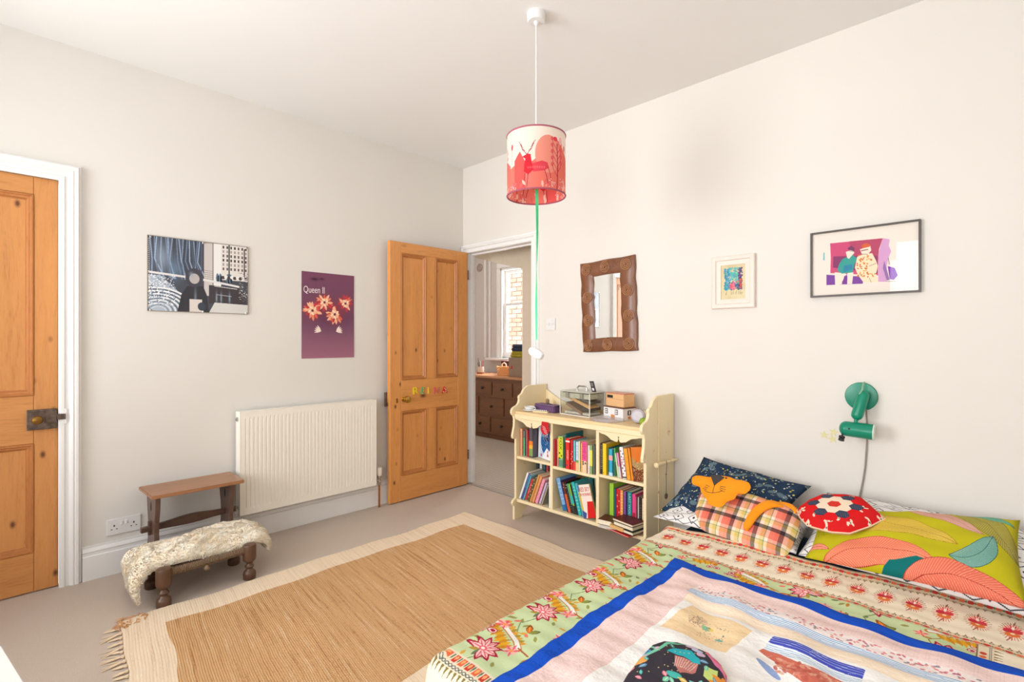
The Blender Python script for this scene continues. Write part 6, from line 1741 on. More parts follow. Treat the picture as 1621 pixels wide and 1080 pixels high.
hd = [(-0.078, 0.206), (-0.063, 0.178), (-0.026, 0.174), (-0.009, 0.149), (0.023, 0.125), (0.05, 0.100), (0.085, 0.095), (0.113, 0.110), (0.124, 0.135), (0.151, 0.156), (0.160, 0.185), (0.191, 0.196), (0.205, 0.228), (0.190, 0.253), (0.159, 0.258), (0.127, 0.255), (0.096, 0.261), (0.045, 0.255), (0.003, 0.237), (-0.043, 0.233), (-0.070, 0.224)]
O2 = Vector((2.31, -.525, .375)); U2 = Vector((.998, -.051, -.026)); V2 = Vector((.053, .646, .761)); N2 = Vector((-.022, -.761, .648))
head = MB().puff(dense(hd), O2, U2, V2, N2, .018, .8, 8, (.062, .185), .5).build('head', M['felt'], ct, smooth=True, sharp=80)
def hpt(a, b):
    r = min(1.0, math.hypot((a - .062) / .11, (b - .185) / .085)); h = .018 * (1 - r ** 3) ** .5
    return O2 + U2 * a + V2 * b + N2 * (h + .0012)
MB().prism([(.014, .240), (.050, .190), (.084, .245), (.05, .250)], O2 + N2 * .0178, U2, V2, N2, .003).build('nose', M['felt_dark'], head, bev=.001)
q = MB()
for pts in ([(.051, .194), (.052, .170), (.055, .152)], [(.010, .156), (.03, .150), (.055, .152), (.08, .163), (.094, .174)], [(.026, .171), (.005, .172)], [(.022, .163), (.0, .162)], [(.030, .180), (.008, .184)], [(.079, .186), (.108, .184)], [(.080, .178), (.106, .172)], [(.078, .194), (.104, .197)]):
    q.tube([hpt(a, b) for a, b in pts], .0011, 5)
q.build('stitched_face', M['felt_dark'], head)
MB().lathe([(.0042, 0), (.003, .003)], hpt(.090, .244), 12, N2).build('eye', M['felt_dark'], head, smooth=True)
ax_ = [(0.385, 0.205), (0.352, 0.222), (0.315, 0.218), (0.280, 0.195), (0.252, 0.155), (0.236, 0.110), (0.228, 0.060), (.226, .036)]
hw = [.013, .019, .023, .024, .023, .021, .018, .010]
Lt = []; Rt = []
for i, (a, b) in enumerate(ax_):
    p0 = ax_[max(0, i - 1)]; p1 = ax_[min(len(ax_) - 1, i + 1)]; dx, dy = p1[0] - p0[0], p1[1] - p0[1]; l = math.hypot(dx, dy)
    Lt.append((a - dy / l * hw[i], b + dx / l * hw[i])); Rt.append((a + dy / l * hw[i], b - dx / l * hw[i]))
# tail: a flat stuffed strip following the curve
n = 28; vs = []; fs = []
def cr(pts, t):
    m_ = len(pts) - 1; s_ = t * m_; i = min(int(s_), m_ - 1); f = s_ - i
    P0, P1, P2, P3 = pts[max(0, i - 1)], pts[i], pts[i + 1], pts[min(m_, i + 2)]
    return tuple(.5 * (2 * b + (c - a) * f + (2 * a - 5 * b + 4 * c - d) * f * f + (3 * b - a - 3 * c + d) * f ** 3) for a, b, c, d in zip(P0, P1, P2, P3))
K = 12
for i in range(n + 1):
    l_ = cr(Lt, i / n); r2 = cr(Rt, i / n)
    for k in range(K):
        an = 2 * math.pi * k / K; s_ = (1 - math.cos(an)) / 2; h = math.sin(an) * .010
        a = l_[0] + (r2[0] - l_[0]) * s_; b = l_[1] + (r2[1] - l_[1]) * s_
        rr_ = min(1, math.hypot((a - .18) / .235, (b - .11) / .135)); base = .045 * max(0, 1 - rr_ ** 3) ** .5
        vs.append(tuple(O_ + U_ * a + V_ * b + N_ * (base + .010 + h)))
for i in range(n):
    for k in range(K): fs.append((i * K + k, i * K + (k + 1) % K, (i + 1) * K + (k + 1) % K, (i + 1) * K + k))
fs.append(tuple(range(K))); fs.append(tuple(n * K + k for k in range(K))[::-1])
MB().add(vs, fs).build('tail', M['felt'], ct, smooth=True, sharp=80)

# red hexagon patchwork cushion
rp2 = Painter(-.05, -.11, .33, .23, 1000, (214, 34, 36))
r_ = random.Random(41); hcx, hcy = .135, .068
for i in range(46):
    a = r_.uniform(0, 6.28); d_ = r_.uniform(.10, .19); x = hcx + math.cos(a) * d_; y = hcy + math.sin(a) * d_ * .9; t = r_.uniform(0, 6.28)
    pts = [(x + .010 * math.cos(t + k * .5) , y + .010 * math.sin(t + k * .5)) for k in range(6)]
    rp2.line(pts, .008, (244, 214, 190)); rp2.ell(pts[2][0], pts[2][1], .0025, .0025, (60, 40, 40))
def hexp(cx, cy, r, c, rot=0): rp2.poly([(cx + r * math.cos(rot + k * math.pi / 3), cy + r * .92 * math.sin(rot + k * math.pi / 3)) for k in range(6)], c)
hr = .0265
for ring, dist in ((2, 2), (1, 1), (0, 0)):
    cells = []
    if ring == 0: cells = [(0, 0)]
    else:
        dirs = [(1, 0), (0, 1), (-1, 1), (-1, 0), (0, -1), (1, -1)]; qx, qr = ring * dirs[4][0], ring * dirs[4][1]
        for k in range(6):
            for _ in range(ring): cells.append((qx, qr)); qx += dirs[k][0]; qr += dirs[k][1]
    for i, (qa, ra) in enumerate(cells):
        x = hcx + hr * 1.5 * qa; y = hcy + hr * .92 * 1.732 * (ra + qa / 2)
        c = (218, 60, 52) if ring == 0 else ((246, 222, 196) if ring == 1 else ((62, 66, 84) if i % 2 else (222, 30, 34)))
        hexp(x, y, hr * 1.0, c)
        if ring == 2 and i % 2:
            for k in range(-3, 4): rp2.line([(x + k * .006, y - .014), (x + k * .006, y + .014)], .0014, (110, 116, 136))
m_rp2 = image_mat('hexagon_patchwork', rp2.a, .85, bump=(50, .25, .003), spec=.1)
O3 = Vector((2.722, -.385, .455)); U3 = Vector((.996, 0, .093)); V3 = Vector((-.03, .948, .318)); N3 = U3.cross(V3).normalized()
rc = thing('hexagon_cushion', 'red six-sided patchwork cushion with navy hexagons on the lime leaf pillow', 'cushion', (2.86, -.33, .47))
ho = [(-0.012, 0.052), (0.016, 0.12), (0.060, 0.180), (0.155, 0.200), (0.220, 0.190), (0.262, 0.133), (0.306, 0.072), (0.265, 0.006), (0.205, -0.060), (0.138, -0.070), (0.050, -0.050), (0.010, 0.0)]
def ruv(x, y, z):
    d = Vector((x, y, z)) - O3; return rp2.uv(d.dot(U3), d.dot(V3))
dn = []
for i in range(len(ho)):
    p0, p1 = ho[i], ho[(i + 1) % len(ho)]
    for j in range(3): dn.append((p0[0] + (p1[0] - p0[0]) * j / 3, p0[1] + (p1[1] - p0[1]) * j / 3))
MB().puff(dn, O3, U3, V3, N3, .045, .0, 10, (.14, .065), .5).build('front', m_rp2, rc, smooth=True, sharp=80, uv=ruv)
MB().puff(dn, O3, U3, V3, N3, .0, .55 / .0001 if False else 0, 2).v
bk = MB().puff([(a, b) for a, b in dn], O3 - N3 * .0005, U3, V3, -N3, .035, 0, 8, (.14, .065), .5)
bk.build('back', plain('cream_cushion_back', (240, 222, 196), .85, var=.03), rc, smooth=True, sharp=80)
pip = [O3 + U3 * a + V3 * b for a, b in dn]; pip.append(pip[0])
MB().tube(pip, .0028, 6, False).build('piping', plain('cream_piping', (236, 206, 176), .8), rc, smooth=True)
# ------------------------------------------------------------------ carved mirror
mi = thing('carved_mirror', 'mirror in a dark carved wooden frame with ten spirals', 'mirror', (1.48, 0, 1.16))
M['carved'] = wood('carved_wood', (128, 80, 52), (72, 44, 30), (3, 3, 3), .32, 7, None, .6)
mi.rotation_euler = (0, R(-2.2), 0)
cx0, cx1, cz0, cz1 = 1.294, 1.717, 1.158, 1.766
ix0, ix1, iz0, iz1 = 1.396, 1.610, 1.250, 1.668
def wob(a, z, o):
    return o * (.003 * math.sin(z * 30) + .0015 * math.sin(z * 57)), o * .002 * math.sin(a * 26)
n = 24
def loop(f, k, h, wv):
    a0, a1, z0_, z1_ = f; pts = []
    for i in range(n): pts.append((a0 + (a1 - a0) * i / n, z0_))
    for i in range(n): pts.append((a1, z0_ + (z1_ - z0_) * i / n))
    for i in range(n): pts.append((a1 - (a1 - a0) * i / n, z1_))
    for i in range(n): pts.append((a0, z1_ - (z1_ - z0_) * i / n))
    out = []
    cxm, czm = (a0 + a1) / 2, (z0_ + z1_) / 2
    for a, z in pts:
        dx, dz = wob(a, z, wv)
        s1 = 1 if a > cxm else -1
        out.append((a + dx * (abs(a - cxm) / ((a1 - a0) / 2)) ** 6 * s1, -h, z + dz * (abs(z - czm) / ((z1_ - z0_) / 2)) ** 6))
    return out
outer = (cx0, cx1, cz0, cz1); inner = (ix0, ix1, iz0, iz1)
def lerpf(t): return tuple(o + (i_ - o) * t for o, i_ in zip(outer, inner))
loops = [loop(lerpf(0), 0, .001, 1), loop(lerpf(0), 0, .016, 1), loop(lerpf(.10), 0, .024, 1), loop(lerpf(.5), 0, .028, .6), loop(lerpf(.9), 0, .024, .8), loop(lerpf(1), 0, .018, .9), loop(lerpf(1), 0, .004, .9)]
vs = [p for l in loops for p in l]; m_ = 4 * n
fs = [(i * m_ + k, i * m_ + (k + 1) % m_, (i + 1) * m_ + (k + 1) % m_, (i + 1) * m_ + k) for i in range(len(loops) - 1) for k in range(m_)]
fr_ = MB().add(vs, fs).build('frame', M['carved'], mi, smooth=True, sharp=50)
mm = NT('mirror_glass'); mm.b.inputs['Base Color'].default_value = (.93, .94, .93, 1); mm.b.inputs['Metallic'].default_value = 1; mm.b.inputs['Roughness'].default_value = .01
a_ = R(1.3); MB().obox(((ix0 + ix1) / 2, -.0075, (iz0 + iz1) / 2), ((ix1 - ix0) / 2 * math.cos(a_) + .008, (ix1 - ix0) / 2 * math.sin(a_), 0), (-.0015 * math.sin(a_), .0015 * math.cos(a_), 0), (0, 0, (iz1 - iz0) / 2 + .01)).build('mirror_pane', mm.m, mi)
M['spiral'] = wood('spiral_wood', (176, 122, 84), (104, 64, 42), (3, 3, 3), .3, 12, None, .6)
sp_ = [(1.352, 1.714), (1.505, 1.717), (1.663, 1.713), (1.353, 1.530), (1.352, 1.375), (1.666, 1.545), (1.667, 1.381), (1.352, 1.201), (1.505, 1.205), (1.664, 1.207)]
for i, (x, z) in enumerate(sp_):
    pts = []
    for k in range(64):
        a = k * .34; r_ = .040 - .035 * k / 63
        pts.append((x + r_ * math.cos(a + i), -.0305 - .003 * k / 63, z + r_ * math.sin(a + i)))
    MB().tube(pts, .0036, 6).build('spiral', M['spiral'], mi, smooth=True)

# small abstract picture in a pale frame
ap = Painter(0, 0, .13, .175, 1300, (222, 206, 164)); r_ = random.Random(51)
for i in range(60): ap.soft(r_.uniform(0, .13), r_.uniform(0, .175), .02, .02, r_.choice([(230, 214, 176), (206, 188, 148), (214, 200, 160)]), .5)
for i in range(300):
    x = r_.uniform(.02, .11); y = r_.uniform(.05, .155)
    c = (70, 150, 170) if x < .045 else ((90, 70, 120) if x > .092 else ((96, 176, 170) if y > .09 else r_.choice([(60, 90, 130), (226, 120, 130), (80, 150, 160)])))
    c = tuple(max(0, min(255, v + r_.randint(-30, 30))) for v in c); ap.ell(x, y, .006, .004, c, .8, r_.uniform(0, 3))
for i in range(26): ap.ell(r_.uniform(.048, .068), r_.uniform(.048, .078), .006, .005, r_.choice([(236, 110, 130), (240, 140, 140), (226, 90, 110)]), .8)
for i in range(22): ap.ell(r_.uniform(.098, .11), r_.uniform(.055, .10), .004, .004, (206, 80, 60), .7)
for i in range(22): x = r_.uniform(.02, .115); ap.line([(x, r_.uniform(.022, .03)), (x + .002, r_.uniform(.033, .045))], .0012, (150, 130, 90))
m_ap = image_mat('small_abstract', ap.a, .6)
a0, a1, z0_, z1_ = 2.188, 2.419, 1.408, 1.697
sf = thing('abstract_picture', 'small turquoise abstract picture in a pale pink frame between mirror and large picture', 'picture', (2.30, 0, z0_))
M['pink_frame'] = plain('pale_pink_frame', (234, 216, 204), .4, var=.02)
MB().ring(a0, a1, z0_, z1_, [(0, 0), (0, .018), (.004, .022), (.022, .022), (.026, .016), (.050, .014), (.050, .006)], lambda a, z, h: (a, -h, z)).build('frame', M['pink_frame'], sf)
MB().box(a0 + .048, a1 - .048, -.009, -.006, z0_ + .048, z1_ - .048).build('print', m_ap, sf, uv=lambda x, y, z: ((x - a0 - .048) / (a1 - a0 - .096), (z - z0_ - .048) / (z1_ - z0_ - .096)))

# large framed print: two seated figures on a pink and purple ground
A0, A1, Z0, Z1 = 2.682, 3.110, 1.443, 1.761
w_, h_ = A1 - A0, Z1 - Z0
fpn = Painter(0, 0, w_, h_, 1500, (238, 226, 214))
sx_ = lambda x: (x - 160) / 1175 * w_
def sy_(x, y):   # undo the perspective slant of the photograph crop
    top = 280 - (x - 160) * .142; bot = 968 - (x - 160) * .058
    return (1 - (y - top) / (bot - top)) * h_
PT = lambda *q: [(sx_(x), sy_(x, y)) for x, y in q]
fpn.poly(PT((388, 380), (960, 318), (915, 430), (910, 720), (390, 700), (396, 540)), (206, 72, 118))
fpn.poly(PT((600, 355), (960, 318), (920, 440), (905, 700), (700, 560), (640, 520)), (182, 64, 100)); fpn.poly(PT((425, 520), (900, 505), (905, 700), (420, 640)), (134, 46, 100))
fpn.poly(PT((345, 718), (760, 735), (750, 812), (345, 830)), (124, 60, 158)); fpn.poly(PT((960, 318), (1030, 330), (1020, 400), (1045, 460), (1020, 520), (1000, 620), (1000, 790), (912, 790), (915, 480)), (214, 160, 204))
fpn.poly(PT((975, 560), (1030, 770), (1000, 775), (960, 640)), (150, 110, 170))
fpn.poly(PT((1010, 620), (1080, 640), (1110, 720), (1070, 770), (1030, 760)), (124, 40, 170)); fpn.line(PT((1015, 530), (1025, 600)), .002, (110, 50, 100))
fpn.poly(PT((310, 480), (325, 480), (325, 565), (305, 560)), (120, 180, 190))
# left sitter
fpn.poly(PT((440, 690), (560, 700), (520, 820), (445, 826)), (240, 226, 210)); fpn.poly(PT((585, 690), (650, 690), (635, 815), (580, 818)), (240, 226, 210))
fpn.poly(PT((530, 545), (640, 500), (690, 540), (660, 600), (640, 690), (520, 705), (470, 670), (490, 600)), (44, 158, 146)); fpn.poly(PT((540, 620), (640, 600), (635, 660), (540, 690)), (30, 130, 166))
fpn.poly(PT((565, 470), (640, 440), (660, 480), (630, 510), (600, 545), (580, 530)), (242, 226, 208)); fpn.poly(PT((580, 430), (630, 400), (665, 430), (655, 460), (600, 445)), (116, 50, 96)); fpn.line(PT((595, 455), (650, 462)), .002, (60, 60, 70))
# right sitter
fpn.poly(PT((690, 520), (760, 490), (850, 480), (890, 560), (910, 620), (890, 700), (915, 790), (760, 800), (700, 720), (665, 640)), (246, 224, 190))
for i in range(70):
    x = r_.uniform(685, 885); y = r_.uniform(500, 740)
    if (x > 800 and 560 < y < 690): continue
    P0 = PT((x, y))[0]; fpn.ell(P0[0], P0[1], .0045, .0026, r_.choice([(222, 130, 50), (206, 108, 40), (236, 160, 70)]), 1, r_.uniform(0, 3))
fpn.poly(PT((720, 440), (830, 400), (840, 450), (800, 500), (740, 490)), (246, 226, 206)); fpn.poly(PT((735, 400), (780, 370), (830, 385), (825, 410), (745, 430)), (214, 96, 44)); fpn.line(PT((735, 455), (805, 440)), .004, (120, 70, 60)); fpn.line(PT((750, 490), (800, 492)), .0016, (80, 40, 60))
fpn.line(PT((820, 620), (890, 590)), .002, (140, 90, 110)); fpn.line(PT((820, 750), (840, 795)), .0015, (120, 90, 100)); fpn.poly(PT((520, 800), (580, 700), (565, 820)), (124, 50, 150)); fpn.line(PT((1000, 785), (1085, 787)), .002, (120, 110, 110))
m_fp2 = image_mat('seated_couple_print', fpn.a, .6)
lf = thing('framed_print', 'large colourful print of two seated figures in a thin dark frame', 'picture', ((A0 + A1) / 2, 0, Z0))
MB().ring(A0, A1, Z0, Z1, [(0, 0), (0, .022), (.008, .022), (.008, .010)], lambda a, z, h: (a, -h, z)).build('frame', plain('dark_frame', (74, 64, 58), .35), lf)
MB().box(A0 + .006, A1 - .006, -.010, -.006, Z0 + .006, Z1 - .006).build('print', m_fp2, lf, uv=lambda x, y, z: ((x - A0) / w_, (z - Z0) / h_))
MB().box(A0 + .007, A1 - .007, -.0145, -.0125, Z0 + .007, Z1 - .007).build('glass', M['glass'], lf)

# glow stars
stm = plain('pale_green_star', (222, 214, 158), .5, var=.02)
for i, (x, z, r_0, lab) in enumerate([(2.738, .768, .3, 'left'), (2.778, .786, .1, 'upper right'), (2.773, .752, .5, 'lower right')]):
    poly = [((.022 if k % 2 == 0 else .009) * math.cos(r_0 + k * math.pi / 5), (.022 if k % 2 == 0 else .009) * math.sin(r_0 + k * math.pi / 5)) for k in range(10)]
    o = MB().prism(poly, (x, -.0002, z), (1, 0, 0), (0, 0, 1), (0, -1, 0), .0018).build('star_sticker', stm, None)
    setorigin(o, (x, 0, z)); tag(o, 'pale green star sticker on the wall, %s one of the three' % lab, 'sticker', 'star stickers beside the green lamp')

# ------------------------------------------------------------------ green wall lamp
M['lamp_green'] = plain('green_enamel', (10, 134, 104), .28, var=.03)
wl = thing('wall_lamp', 'green metal spot lamp on a round wall plate above the pillows', 'lamp', (2.890, 0, .968))
MB().lathe([(.001, 0), (.064, 0), (.066, .004), (.063, .010), (.050, .012), (.001, .013)], (2.890, 0, .968), 40, (0, -1, 0)).build('wall_plate', M['lamp_green'], wl, smooth=True, sharp=45)
def capsule(p0, p1, r, n=20):
    p0 = Vector(p0); p1 = Vector(p1); L = (p1 - p0).length; prof = [(r * math.sin(a), r - r * math.cos(a)) for a in [i * math.pi / 12 for i in range(7)]]
    prof[0] = (.0005, 0); pr2 = prof + [(a, L - b) for a, b in prof[::-1]]
    return MB().lathe(pr2, p0, n, tuple((p1 - p0).normalized()))
MB().tube([(2.893, -.010, .972), (2.900, -.058, .975)], .010, 12).build('bracket', M['lamp_green'], wl, smooth=True)
capsule((2.914, -.066, 1.000), (2.885, -.098, .868), .0235).build('arm', M['lamp_green'], wl, smooth=True)
MB().tube([(2.889, -.097, .885), (2.885, -.100, .850), (2.884, -.100, .828)], .008, 12).build('joint', M['lamp_green'], wl, smooth=True)
hd0 = Vector((2.822, -.106, .826)); hd1 = Vector((2.955, -.098, .820)); d_ = (hd1 - hd0).normalized(); r_h = .034; L = (hd1 - hd0).length
prof = [(r_h * math.sin(a), r_h * .8 * (1 - math.cos(a))) for a in [i * math.pi / 16 for i in range(9)]]; prof[0] = (.0005, 0)
prof += [(r_h + .001, L), (r_h - .003, L), (r_h - .004, L - .004), (r_h - .004, L * .5), (.001, L * .45)]
MB().lathe(prof, hd0, 30, tuple(d_)).build('lamp_head', M['lamp_green'], wl, smooth=True, sharp=45)
MB().lathe([(r_h + .0015, L - .004), (r_h + .002, L), (r_h - .003, L + .001)], hd0, 30, tuple(d_)).build('rim', plain('pale_rim', (214, 226, 214), .3), wl, smooth=True)
MB().lathe([(.010, 0), (.016, .010), (.020, .030), (.019, .045), (.008, .056)], hd0 + d_ * (L * .45), 18, tuple(d_)).build('bulb', plain('frosted_bulb', (240, 238, 230), .3), wl, smooth=True)
MB().lathe([(.004, 0), (.004, .012), (.012, .013), (.013, .022), (.008, .024), (.012, .026), (.012, .036), (.003, .038)], hd0 + d_ * .018 + Vector((0, -.020, -.020)), 12, (-.1, -.35, -.9)).build('switch_knob', M['black'], wl, smooth=True)
MB().lathe([(.0035, 0), (.0035, .002)], hd0 + d_ * .045 + Vector((0, -.033, .006)), 10, (0, -1, .15)).build('screw', M['dark_gap'], wl)
MB().tube([(2.897, -.088, .985), (2.908, -.088, 1.004), (2.906, -.050, 1.032), (2.902, -.010, 1.036), (2.903, -.006, .99)], .0032, 8).build('inlet_cord', plain('pale_green_cord', (140, 180, 150), .5), wl, smooth=True)
pts = [(2.910, -.012, .91), (2.913, -.008, .85), (2.914, -.007, .78), (2.911, -.008, .72), (2.906, -.007, .64), (2.897, -.008, .57), (2.885, -.008, .50), (2.882, -.010, .42)]
wc = MB().tube(pts, .0036, 8).build('lamp_cord', plain('grey_cord', (150, 140, 128), .6), wl, smooth=True)

# ------------------------------------------------------------------ pendant lamp
PX, PYY = 1.848, -1.122
pl = thing('pendant_lamp', 'hanging lamp with a red and white drum shade printed with a stag and trees', 'lamp', (PX, PYY, 1.885))
MB().lathe([(.001, 0), (.042, 0), (.041, -.034), (.036, -.040), (.012, -.041), (.009, -.052), (.004, -.056)], (PX, PYY, H), 30).build('ceiling_rose', M['white_plastic'], pl, smooth=True, sharp=40)
MB().tube([(PX, PYY, H - .05), (PX, PYY, 2.02)], .0034, 10).build('flex', M['white_plastic'], pl, smooth=True)
MB().lathe([(.010, -.010), (.016, 0), (.016, .03), (.020, .035), (.020, .06), (.012, .07), (.004, .085)], (PX, PYY, 1.925), 18).build('bulb_holder', M['brass'], pl, smooth=True)
RS, ZS0, ZS1 = .1325, 1.885, 2.155
CIR = 2 * math.pi * RS
sh = Painter(0, 0, CIR, .27, 850, (250, 240, 226))
SAL, RED_, DK = (244, 128, 112), (222, 30, 52), (150, 24, 60)
for k in range(2):
    o = k * CIR / 2
    # rolling salmon hills
    pts = [(o + CIR / 2 * t, .150 + .055 * math.sin(t * 6.28 + 4.2) + .018 * math.sin(t * 15)) for t in [i / 40 for i in range(41)]]
    sh.poly([(o, 0)] + pts + [(o + CIR / 2, 0)], SAL)
    sh.ell(o + .19, .15, .060, .082, (246, 158, 140)); sh.poly([(o + .03, .0), (o + .03, .13), (o + .06, .165), (o + .085, .12), (o + .09, .0)], (236, 92, 88))
    # stag
    S_ = lambda a, b: (o + .05 + a, b)
    sh.poly([S_(.062, .105), S_(.110, .118), S_(.134, .112), S_(.142, .090), S_(.120, .076), S_(.072, .070)], (232, 70, 86))
    sh.poly([S_(.038, .135), S_(.062, .138), S_(.066, .110), S_(.074, .080), S_(.050, .060), S_(.030, .075), S_(.032, .105)], RED_)
    sh.poly([S_(.022, .140), S_(.048, .150), S_(.062, .146), S_(.060, .130), S_(.040, .128)], RED_)
    for a, b in ((.036, .066), (.050, .064), (.122, .078), (.138, .092)): sh.line([S_(a, b), S_(a - .004 + (.014 if a > .1 else 0), b - .03), S_(a - .006 + (.020 if a > .1 else 0), b - .056)], .0024, DK)
    for s_ in (-1, 1):
        sh.line([S_(.044, .148), S_(.044 + s_ * .020, .170), S_(.044 + s_ * .032, .200)], .0024, DK)
        for q_ in (.3, .6, .85): sh.line([S_(.044 + s_ * .028 * q_, .150 + .045 * q_), S_(.044 + s_ * (.028 * q_ + .014), .158 + .058 * q_)], .0018, DK)
    for a in range(8): sh.soft(o + .05 + .05 + .01 * a, .09, .004, .006, (250, 170, 160), .6)
    # trees
    for tx, hh in ((.235, .20), (.355, .17)):
        sh.line([(o + tx, 0), (o + tx + .004, hh * .45), (o + tx, hh)], .0045, (170, 22, 60))
        for i in range(9):
            y = hh * (.30 + .07 * i); s_ = 1 if i % 2 else -1; sh.line([(o + tx, y), (o + tx + s_ * .022, y + .028), (o + tx + s_ * .026, y + .045)], .002, (176, 40, 70)); sh.ell(o + tx + s_ * .027, y + .048, .007, .009, (232, 80, 90), .7)
        sh.ell(o + tx - .01, hh + .02, .011, .010, (232, 70, 84)); sh.ell(o + tx + .022, hh + .018, .010, .017, (244, 196, 196))
    r_ = random.Random(60 + k)
    for i in range(120):
        x = o + r_.choice([.20, .27, .30, .02, .38]) + r_.gauss(0, .014); y = abs(r_.gauss(.018, .014)); sh.ell(x, y, .0028, .0022, r_.choice([(252, 226, 226), (250, 240, 230), (236, 150, 160)]))
    for i in range(16): x = o + r_.uniform(0, CIR / 2); y = r_.uniform(.0, .03); sh.petal(x, y, .03, .006, r_.uniform(1, 2.2), r_.choice([(250, 206, 190), (236, 110, 110)]), None)
    for x in (.012, .29): sh.petal(o + x, .18, .030, .007, 1.57, (222, 90, 100)); sh.line([(o + x, .12), (o + x, .19)], .0016, DK)
sm = NT('printed_shade')
img = bpy.data.images.new('shade_print', sh.w, sh.h); px = np.ones((sh.h, sh.w, 4), np.float32); px[..., :3] = sh.a; img.pixels.foreach_set(px.ravel()); img.pack()
tx = sm.nt.nodes.new('ShaderNodeTexImage'); tx.image = img; uvn = sm.nt.nodes.new('ShaderNodeUVMap'); sm.l(uvn.outputs[0], tx.inputs[0])
trl = sm.nt.nodes.new('ShaderNodeBsdfTranslucent'); mx = sm.nt.nodes.new('ShaderNodeMixShader'); mx.inputs[0].default_value = .42
sm.l(tx.outputs[0], sm.b.inputs['Base Color']); sm.b.inputs['Roughness'].default_value = .7; sm.l(tx.outputs[0], trl.inputs[0]); sm.l(sm.b.outputs[0], mx.inputs[1]); sm.l(trl.outputs[0], mx.inputs[2]); sm.l(mx.outputs[0], sm.nt.nodes['Material Output'].inputs[0])
# the shade: stag turned towards the camera
ns = 72; vs = []; fs = []; uvs = []
camdir = math.atan2(-2.846 - PYY, 3.382 - PX)
a_start = camdir - (.135 / CIR) * 2 * math.pi
me = bpy.data.meshes.new('shade')
for j, z in enumerate((ZS0, ZS1)):
    for i in range(ns + 1):
        a = a_start + 2 * math.pi * i / ns; vs.append((RS * math.cos(a), RS * math.sin(a), z - 1.885)); uvs.append((i / ns, float(j)))
for i in range(ns): fs.append((i, i + 1, ns + 1 + i + 1, ns + 1 + i))
me.from_pydata(vs, [], fs); lay = me.uv_layers.new(name='UVMap'); li = np.empty(len(me.loops), np.int32); me.loops.foreach_get('vertex_index', li); lay.data.foreach_set('uv', np.array(uvs, np.float32)[li].ravel())
me.polygons.foreach_set('use_smooth', [True] * len(me.polygons)); me.materials.append(sm.m)
so = bpy.data.objects.new('shade', me); COL.objects.link(so); so.parent = pl
tm = plain('plum_trim', (168, 84, 104), .6)
for z in (ZS0, ZS1):
    q = MB(); q.tube([(PX + RS * math.cos(2 * math.pi * i / 60), PYY + RS * math.sin(2 * math.pi * i / 60), z) for i in range(61)], .0036, 6, False); q.build('shade_trim', tm, pl, smooth=True)
q = MB()
for k in range(3):
    a = k * 2.094 + .4; q.tube([(PX + .018 * math.cos(a), PYY + .018 * math.sin(a), 2.01), (PX + RS * math.cos(a), PYY + RS * math.sin(a), ZS1 - .004)], .0018, 6)
q.build('shade_ring', M['white_plastic'], pl)
# green ribbon with a white pull hanging below the lamp
rb = thing('green_ribbon', 'bright green ribbon hanging from the lamp with a white oval pull', 'ribbon', (PX + .004, PYY, 1.21))
rm = plain('mint_ribbon', (66, 214, 142), .5, var=.08, vscale=20)
def rib(t):
    z = 1.93 - t * .70; a = t * 5.0; w = .0065 * (1 - .5 * max(0, (t - .75) / .25)); x = PX + .003 + .003 * math.sin(t * 6)
    return Vector((x, PYY, z)), Vector((math.cos(a * .6 + .7), math.sin(a * .6 + .7), 0)) * w
mb = MB(); N_r = 60; vs = []
for i in range(N_r + 1):
    c, w = rib(i / N_r); nrm = Vector((-w.y, w.x, 0)).normalized() * .0009; vs += [tuple(c - w - nrm), tuple(c + w - nrm), tuple(c + w + nrm), tuple(c - w + nrm)]
fs = [(i * 4 + k, i * 4 + (k + 1) % 4, i * 4 + 4 + (k + 1) % 4, i * 4 + 4 + k) for i in range(N_r) for k in range(4)]
mb.add(vs, fs + [(0, 1, 2, 3), tuple(N_r * 4 + k for k in (3, 2, 1, 0))]).build('ribbon', rm, rb, smooth=True)
MB().tube([(PX + .004, PYY, 1.235), (PX + .003, PYY, 1.19)], .0012, 6).build('thread', M['white_plastic'], rb)
pd = Vector((.62, .10, -.32)).normalized()
prof = [(.0005, -.040), (.012, -.037), (.019, -.028), (.0225, -.014), (.0225, .010), (.020, .025), (.013, .036), (.0005, .040)]
MB().lathe(prof, (PX + .0, PYY, 1.172), 22, tuple(pd)).build('oval_pull', plain('white_fluff', (240, 236, 234), .8, var=.04, vscale=60, bump=.6, bscale=120), rb, smooth=True)

# ------------------------------------------------------------------ chest of drawers in the next room
CH0, CH1, CYF, CYB, CZ = -1.98, -.30, 1.50, 2.02, .790
cd = thing('chest_of_drawers', 'dark oak chest of drawers in the room beyond the doorway', 'chest of drawers', ((CH0 + CH1) / 2, 1.76, 0))
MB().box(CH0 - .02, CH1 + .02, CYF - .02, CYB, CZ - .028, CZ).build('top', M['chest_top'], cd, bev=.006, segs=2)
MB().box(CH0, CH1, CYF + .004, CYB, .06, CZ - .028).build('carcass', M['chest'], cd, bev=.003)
MB().box(CH0 - .01, CH1 + .01, CYF - .006, CYB, CZ - .050, CZ - .028).build('cornice', M['chest'], cd, bev=.004)
MB().box(CH0 + .02, CH1 - .02, CYF + .03, CYB, .0, .06).build('plinth', M['chest'], cd)
rows = [(.548, .722, [-1.95, -1.56, -1.205, -.845, -.47, -.33]), (.300, .528, [-1.95, -1.45, -.99, -.53, -.33]), (.085, .280, [-1.95, -1.23, -.55, -.33])]
